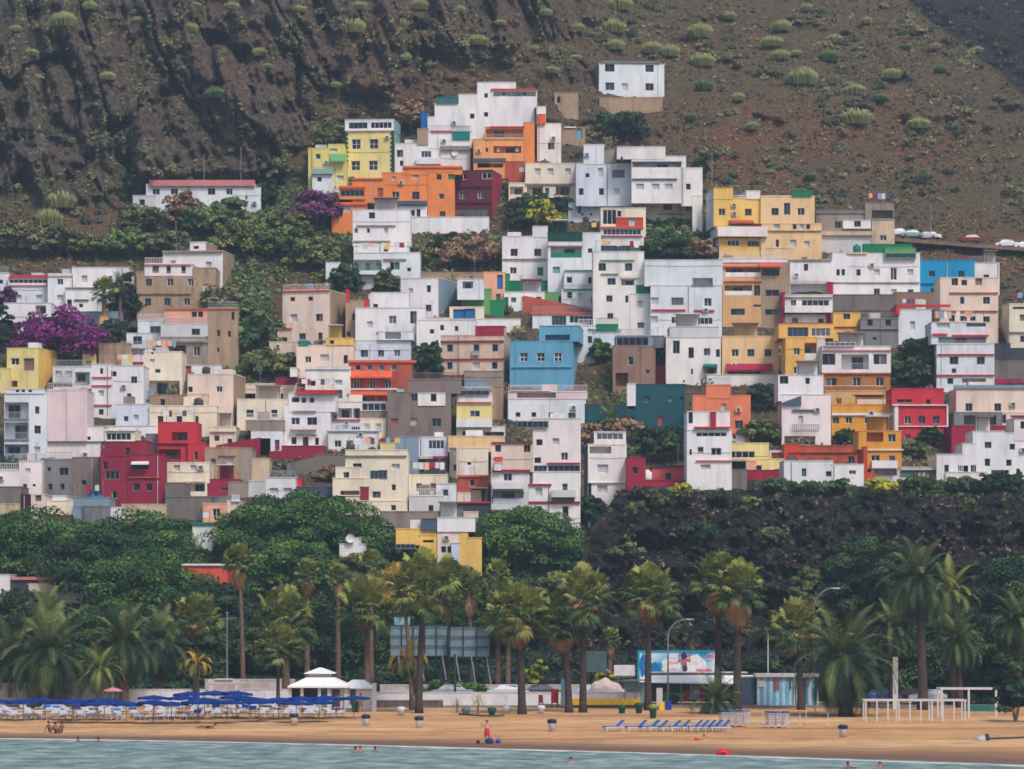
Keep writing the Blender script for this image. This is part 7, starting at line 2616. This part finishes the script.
# ------------------------------------------------------------------ people
SKIN = simple('skin', (176, 120, 96), .6, .3, .1); SKIN2 = simple('skin_dark', (128, 82, 64), .6, .3, .1); HAIR = simple('hair_dark', (36, 28, 28), .7); 
def skin_body(name, joints, edges, rads, mat, parent, sub=1):
    me = bpy.data.meshes.new(name); me.from_pydata(joints, edges, []); o = bpy.data.objects.new(name, me); COL.objects.link(o); o.parent = parent
    o.modifiers.new('skin', 'SKIN'); me.skin_vertices.new(name='') if not me.skin_vertices else None
    sv = me.skin_vertices[0].data
    for i, r_ in enumerate(rads): sv[i].radius = (r_, r_) if not hasattr(r_, '__len__') else r_; sv[i].use_root = (i == 0)
    s_ = o.modifiers.new('sub', 'SUBSURF'); s_.levels = sub; s_.render_levels = sub; me.materials.append(mat); return o
def person(loc, rz, lab, pose='stand', wear=REDP, skin=SKIN, group=None, top=None, s=1.0, hair=HAIR):
    r = empty('person', loc, rz, lab, 'person', group); r.scale = (s, s, s)
    J = {}
    if pose == 'stand':
        J = dict(pel=(0, 0, .95), spine=(0, .02, 1.15), chest=(0, .02, 1.34), neck=(0, 0, 1.48), head=(0, -.01, 1.58), top=(0, 0, 1.68), hl=(.10, 0, .90), kl=(.12, -.02, .49), al=(.13, .02, .08), fl=(.14, -.14, .04), hr=(-.10, 0, .90), kr=(-.12, -.02, .49), ar=(-.14, .02, .08), fr=(-.15, -.14, .04),
                 sl=(.18, 0, 1.40), el=(.33, -.05, 1.20), wl=(.22, -.12, 1.06), sr=(-.18, 0, 1.40), er=(-.36, -.04, 1.28), wr=(-.44, -.12, 1.46))
    elif pose == 'sit':
        J = dict(pel=(0, 0, .12), spine=(0, .10, .32), chest=(0, .16, .52), neck=(0, .16, .66), head=(0, .12, .77), top=(0, .12, .87), hl=(.10, -.02, .12), kl=(.14, -.40, .38), al=(.14, -.62, .08), fl=(.14, -.78, .04), hr=(-.10, -.02, .12), kr=(-.14, -.42, .34), ar=(-.16, -.70, .08), fr=(-.16, -.84, .04),
                 sl=(.19, .16, .58), el=(.26, -.02, .36), wl=(.18, -.26, .36), sr=(-.19, .16, .58), er=(-.27, .26, .34), wr=(-.28, .36, .08))
    elif pose == 'lie':
        J = dict(pel=(0, 0, .13), spine=(.22, 0, .14), chest=(.42, 0, .18), neck=(.57, 0, .26), head=(.66, 0, .34), top=(.74, 0, .40), hl=(-.04, .09, .12), kl=(-.46, .12, .26), al=(-.86, .12, .07), fl=(-1.0, .12, .14), hr=(-.04, -.09, .12), kr=(-.48, -.12, .10), ar=(-.90, -.13, .07), fr=(-1.02, -.13, .14),
                 sl=(.46, .18, .18), el=(.34, .30, .08), wl=(.55, .30, .06), sr=(.46, -.18, .18), er=(.34, -.30, .08), wr=(.55, -.32, .06))
    else:   # wading, only the upper body above the water
        J = dict(pel=(0, 0, -.5), spine=(0, 0, -.25), chest=(0, 0, -.02), neck=(0, 0, .12), head=(0, 0, .24), top=(0, 0, .34), hl=(.1, 0, -.55), kl=(.12, -.2, -.9), al=(.12, .1, -1.3), fl=(.12, -.04, -1.33), hr=(-.1, 0, -.55), kr=(-.12, -.1, -.95), ar=(-.12, .1, -1.35), fr=(-.12, -.04, -1.38),
                 sl=(.18, 0, .04), el=(.36, -.12, -.02), wl=(.42, -.36, .0), sr=(-.18, 0, .04), er=(-.36, -.12, -.05), wr=(-.4, -.34, -.02))
    R = dict(pel=(.15, .11), spine=(.12, .09), chest=(.155, .11), neck=.055, head=.095, top=.07, hl=.09, kl=.06, al=.042, fl=.035, hr=.09, kr=.06, ar=.042, fr=.035, sl=.06, el=.042, wl=.032, sr=.06, er=.042, wr=.032)
    ks = list(J); E = [('pel', 'spine'), ('spine', 'chest'), ('chest', 'neck'), ('neck', 'head'), ('head', 'top'), ('pel', 'hl'), ('hl', 'kl'), ('kl', 'al'), ('al', 'fl'), ('pel', 'hr'), ('hr', 'kr'), ('kr', 'ar'), ('ar', 'fr'), ('chest', 'sl'), ('sl', 'el'), ('el', 'wl'), ('chest', 'sr'), ('sr', 'er'), ('er', 'wr')]
    V = [J[k] for k in ks]; RR = [R[k] for k in ks]; ED = [(ks.index(a), ks.index(b_)) for a, b_ in E]
    # hands: palm and five short fingers on each wrist, nose on the face
    for e, w_ in (('el', 'wl'), ('er', 'wr')):
        a, b_ = Vector(J[e]), Vector(J[w_]); d = (b_ - a).normalized(); sd = d.cross(Vector((0, 0, 1))); sd = sd.normalized() if sd.length > .1 else Vector((1, 0, 0)); i0 = len(V); V.append(tuple(b_ + d * .05)); RR.append(.030); ED.append((ks.index(w_), i0))
        for q, L in ((-1.5, .075), (-.5, .09), (.5, .085), (1.5, .065)): V.append(tuple(b_ + d * (.06 + L) + sd * q * .022)); RR.append(.009); ED.append((i0, len(V) - 1))
        V.append(tuple(b_ + d * .07 + sd * .065)); RR.append(.010); ED.append((i0, len(V) - 1))
    skin_body('body', V, ED, RR, skin, r, 1)
    h = Vector(J['head']); hd = (Vector(J['top']) - h).normalized()
    mb = MB(); mb.lathe([(0, -.13), (.055, -.11), (.075, -.06), (.088, .0), (.09, .06), (.075, .11), (.04, .135), (0, .14)], 0, 0, hair, 12)
    q = Vector((0, 0, 1)).rotation_difference(hd); mb.v = [tuple(h + q @ Vector((v[0] * 1.12, v[1] * 1.15 + .035, v[2] * .95 + .055))) for v in mb.v]; mb.build('hair', r, True)
    def cloth(a, b_, ra, rb, m, nm, ext=0.0):
        a, b_ = Vector(J[a]), Vector(J[b_]); d = (b_ - a); a = a - d * ext; b_ = b_ + d * ext * .5; n = 12; mb = MB(); dn = d.normalized(); u = Vector((1, 0, 0)); u = (u - dn * u.dot(dn)); u = u.normalized() if u.length > .3 else Vector((0, 1, 0)); w_ = dn.cross(u)
        for (c, (rx, ry)) in ((a, ra), ((a + b_) / 2, ((ra[0] + rb[0]) / 2 * .98, (ra[1] + rb[1]) / 2)), (b_, rb)):
            for k in range(n): t = 6.283 * k / n; mb.v.append(tuple(c + u * rx * math.cos(t) + w_ * ry * math.sin(t)))
        for j in (0, 1):
            for k in range(n): mb.f.append((j * n + k, j * n + (k + 1) % n, (j + 1) * n + (k + 1) % n, (j + 1) * n + k)); mb.m.append(mb.mi(m))
        mb.build(nm, r, True)
    if pose == 'stand': 
        a = J['pel']; mb = MB(); mb.lathe([(.155, 1.14), (.175, 1.02), (.20, .86), (.225, .60), (.22, .58)], 0, 0, wear, 14); mb.v = [(x, y * .8, z) for x, y, z in mb.v]; mb.build('skirt', r, True); cloth('spine', 'chest', (.16, .125), (.175, .13), top or wear, 'shirt', .25)
    elif pose != 'wade': cloth('pel', 'spine', (.165, .125), (.14, .11), wear, 'shorts', .35)
    if top is not None and pose == 'wade': cloth('spine', 'chest', (.15, .12), (.175, .13), top, 'shirt', .1)
    return r
BLK = simple('black_cloth', (30, 30, 36), .8); PUR = simple('dark_cloth', (70, 40, 60), .8); WHC = simple('white_cloth', (210, 205, 205), .8)
x, y, z = P(487, 743.5); person((x, y, z), .2, 'person in a red wrap standing near the water with one arm raised', wear=REDP, top=simple('pale_pink_cloth', (226, 150, 160), .8), s=1.05)
x, y, z = P(481, 741); o = None
def bag(px, row, m, lab, s=1.0, nm='beach_bag'):
    x, y, z = P(px, row); r = empty(nm, (x, y, z), random.random(), lab, 'bag'); mb = MB(); mb.lathe([(0, 0), (.26 * s, .02), (.30 * s, .16 * s), (.2 * s, .32 * s), (.05, .36 * s)], 0, 0, m, 12); mb.build('bag_body', r, True); mb = MB(); mb.tube([(-.12 * s, 0, .3 * s), (-.08 * s, 0, .48 * s), (.08 * s, 0, .48 * s), (.12 * s, 0, .3 * s)], .015, DKM, 6); mb.build('handle', r)
bag(489.5, 743.4, simple('navy_cloth', (40, 50, 90), .8), 'dark blue bag at the feet of the person in red', 1.2); bag(498, 743, simple('blue_cloth', (40, 60, 160), .8), 'small blue bag on the sand right of the person in red', .8); bag(478, 743.2, BLK, 'small dark bag on the sand left of the person in red', .6)
x, y, z = P(50, 732); person((x, y, z), 1.2, 'leftmost person of the seated group near the water', 'sit', BLK, SKIN2); x, y, z = P(56, 733); person((x, y, z), .6, 'person in dark clothes in the middle of the seated group', 'sit', PUR, SKIN2, top=PUR)
x, y, z = P(61, 732.5); person((x, y, z), -.4, 'rightmost person of the seated group near the water', 'sit', BLK, SKIN2)
x, y, z = P(207, 728.6); person((x, y, z), 0, 'person lying on the sand in front of the loungers', 'lie', BLK, SKIN2)
x, y, z = P(695, 740.5); person((x, y, z), .2, 'person lying on the sand before the blue cushioned loungers', 'lie', REDP, SKIN)
x, y, z = P(338, 712.5); person((x, y, z), .3, 'person in dark red clothes standing beside the kiosk', wear=PUR, skin=SKIN2, top=PUR)
x, y, z = P(360.5, 712.5); person((x, y, z), -.3, 'person in brown clothes standing before the white shed', wear=simple('brown_cloth', (120, 90, 70), .8), skin=SKIN2, top=WHC)
x, y, z = P(371, 710.5); person((x, y, z), 2, 'person in pale clothes leaning by the white banner', wear=simple('tan_cloth', (160, 130, 110), .8), skin=SKIN, top=BLK)
def wader(px, row, rz, lab, sk=SKIN, top=None, dz=0): 
    Y = CH / ((row - HZ) / F) ; person((wx(px, Y), Y, dz), rz, lab, 'wade', skin=sk, top=top)
wader(78, 742, .2, 'swimmer near the left shore, left of two', SKIN2, BLK); wader(98.5, 742, .5, 'swimmer near the left shore, right of two', SKIN2, BLK)
wader(355.5, 752, .4, 'dark haired swimmer of the close pair', SKIN2); wader(360, 753, -.4, 'pale shouldered swimmer of the close pair', SKIN, None, .12); wader(375, 752, 0, 'lone swimmer right of the close pair', SKIN2, BLK)
wader(571, 763, .3, 'swimmer in red, middle of the water', SKIN, REDP); wader(848, 769, .3, 'swimmer at the bottom edge, right half, left of two', SKIN2, None, .1); wader(880, 770, -.3, 'broad shouldered swimmer at the bottom edge, right of two', SKIN, None, .15)
# ------------------------------------------------------------------ the air
def haze():
    m = bpy.data.materials.new('haze_air'); m.use_nodes = True; nt = m.node_tree; nt.nodes.clear()
    out = nt.nodes.new('ShaderNodeOutputMaterial'); v = nt.nodes.new('ShaderNodeVolumePrincipled'); nt.links.new(v.outputs[0], out.inputs['Volume'])
    v.inputs['Color'].default_value = (0.62, 0.82, 1.0, 1); v.inputs['Density'].default_value = HAZE; v.inputs['Anisotropy'].default_value = 0.2
    mb = MB(); mb.box(-700, 700, -100, 1500, -4, 330, m); o = mb.build('haze'); o['kind'] = 'stuff'; o['label'] = 'thin bluish haze in the air'
HAZE = 0.00023
haze()
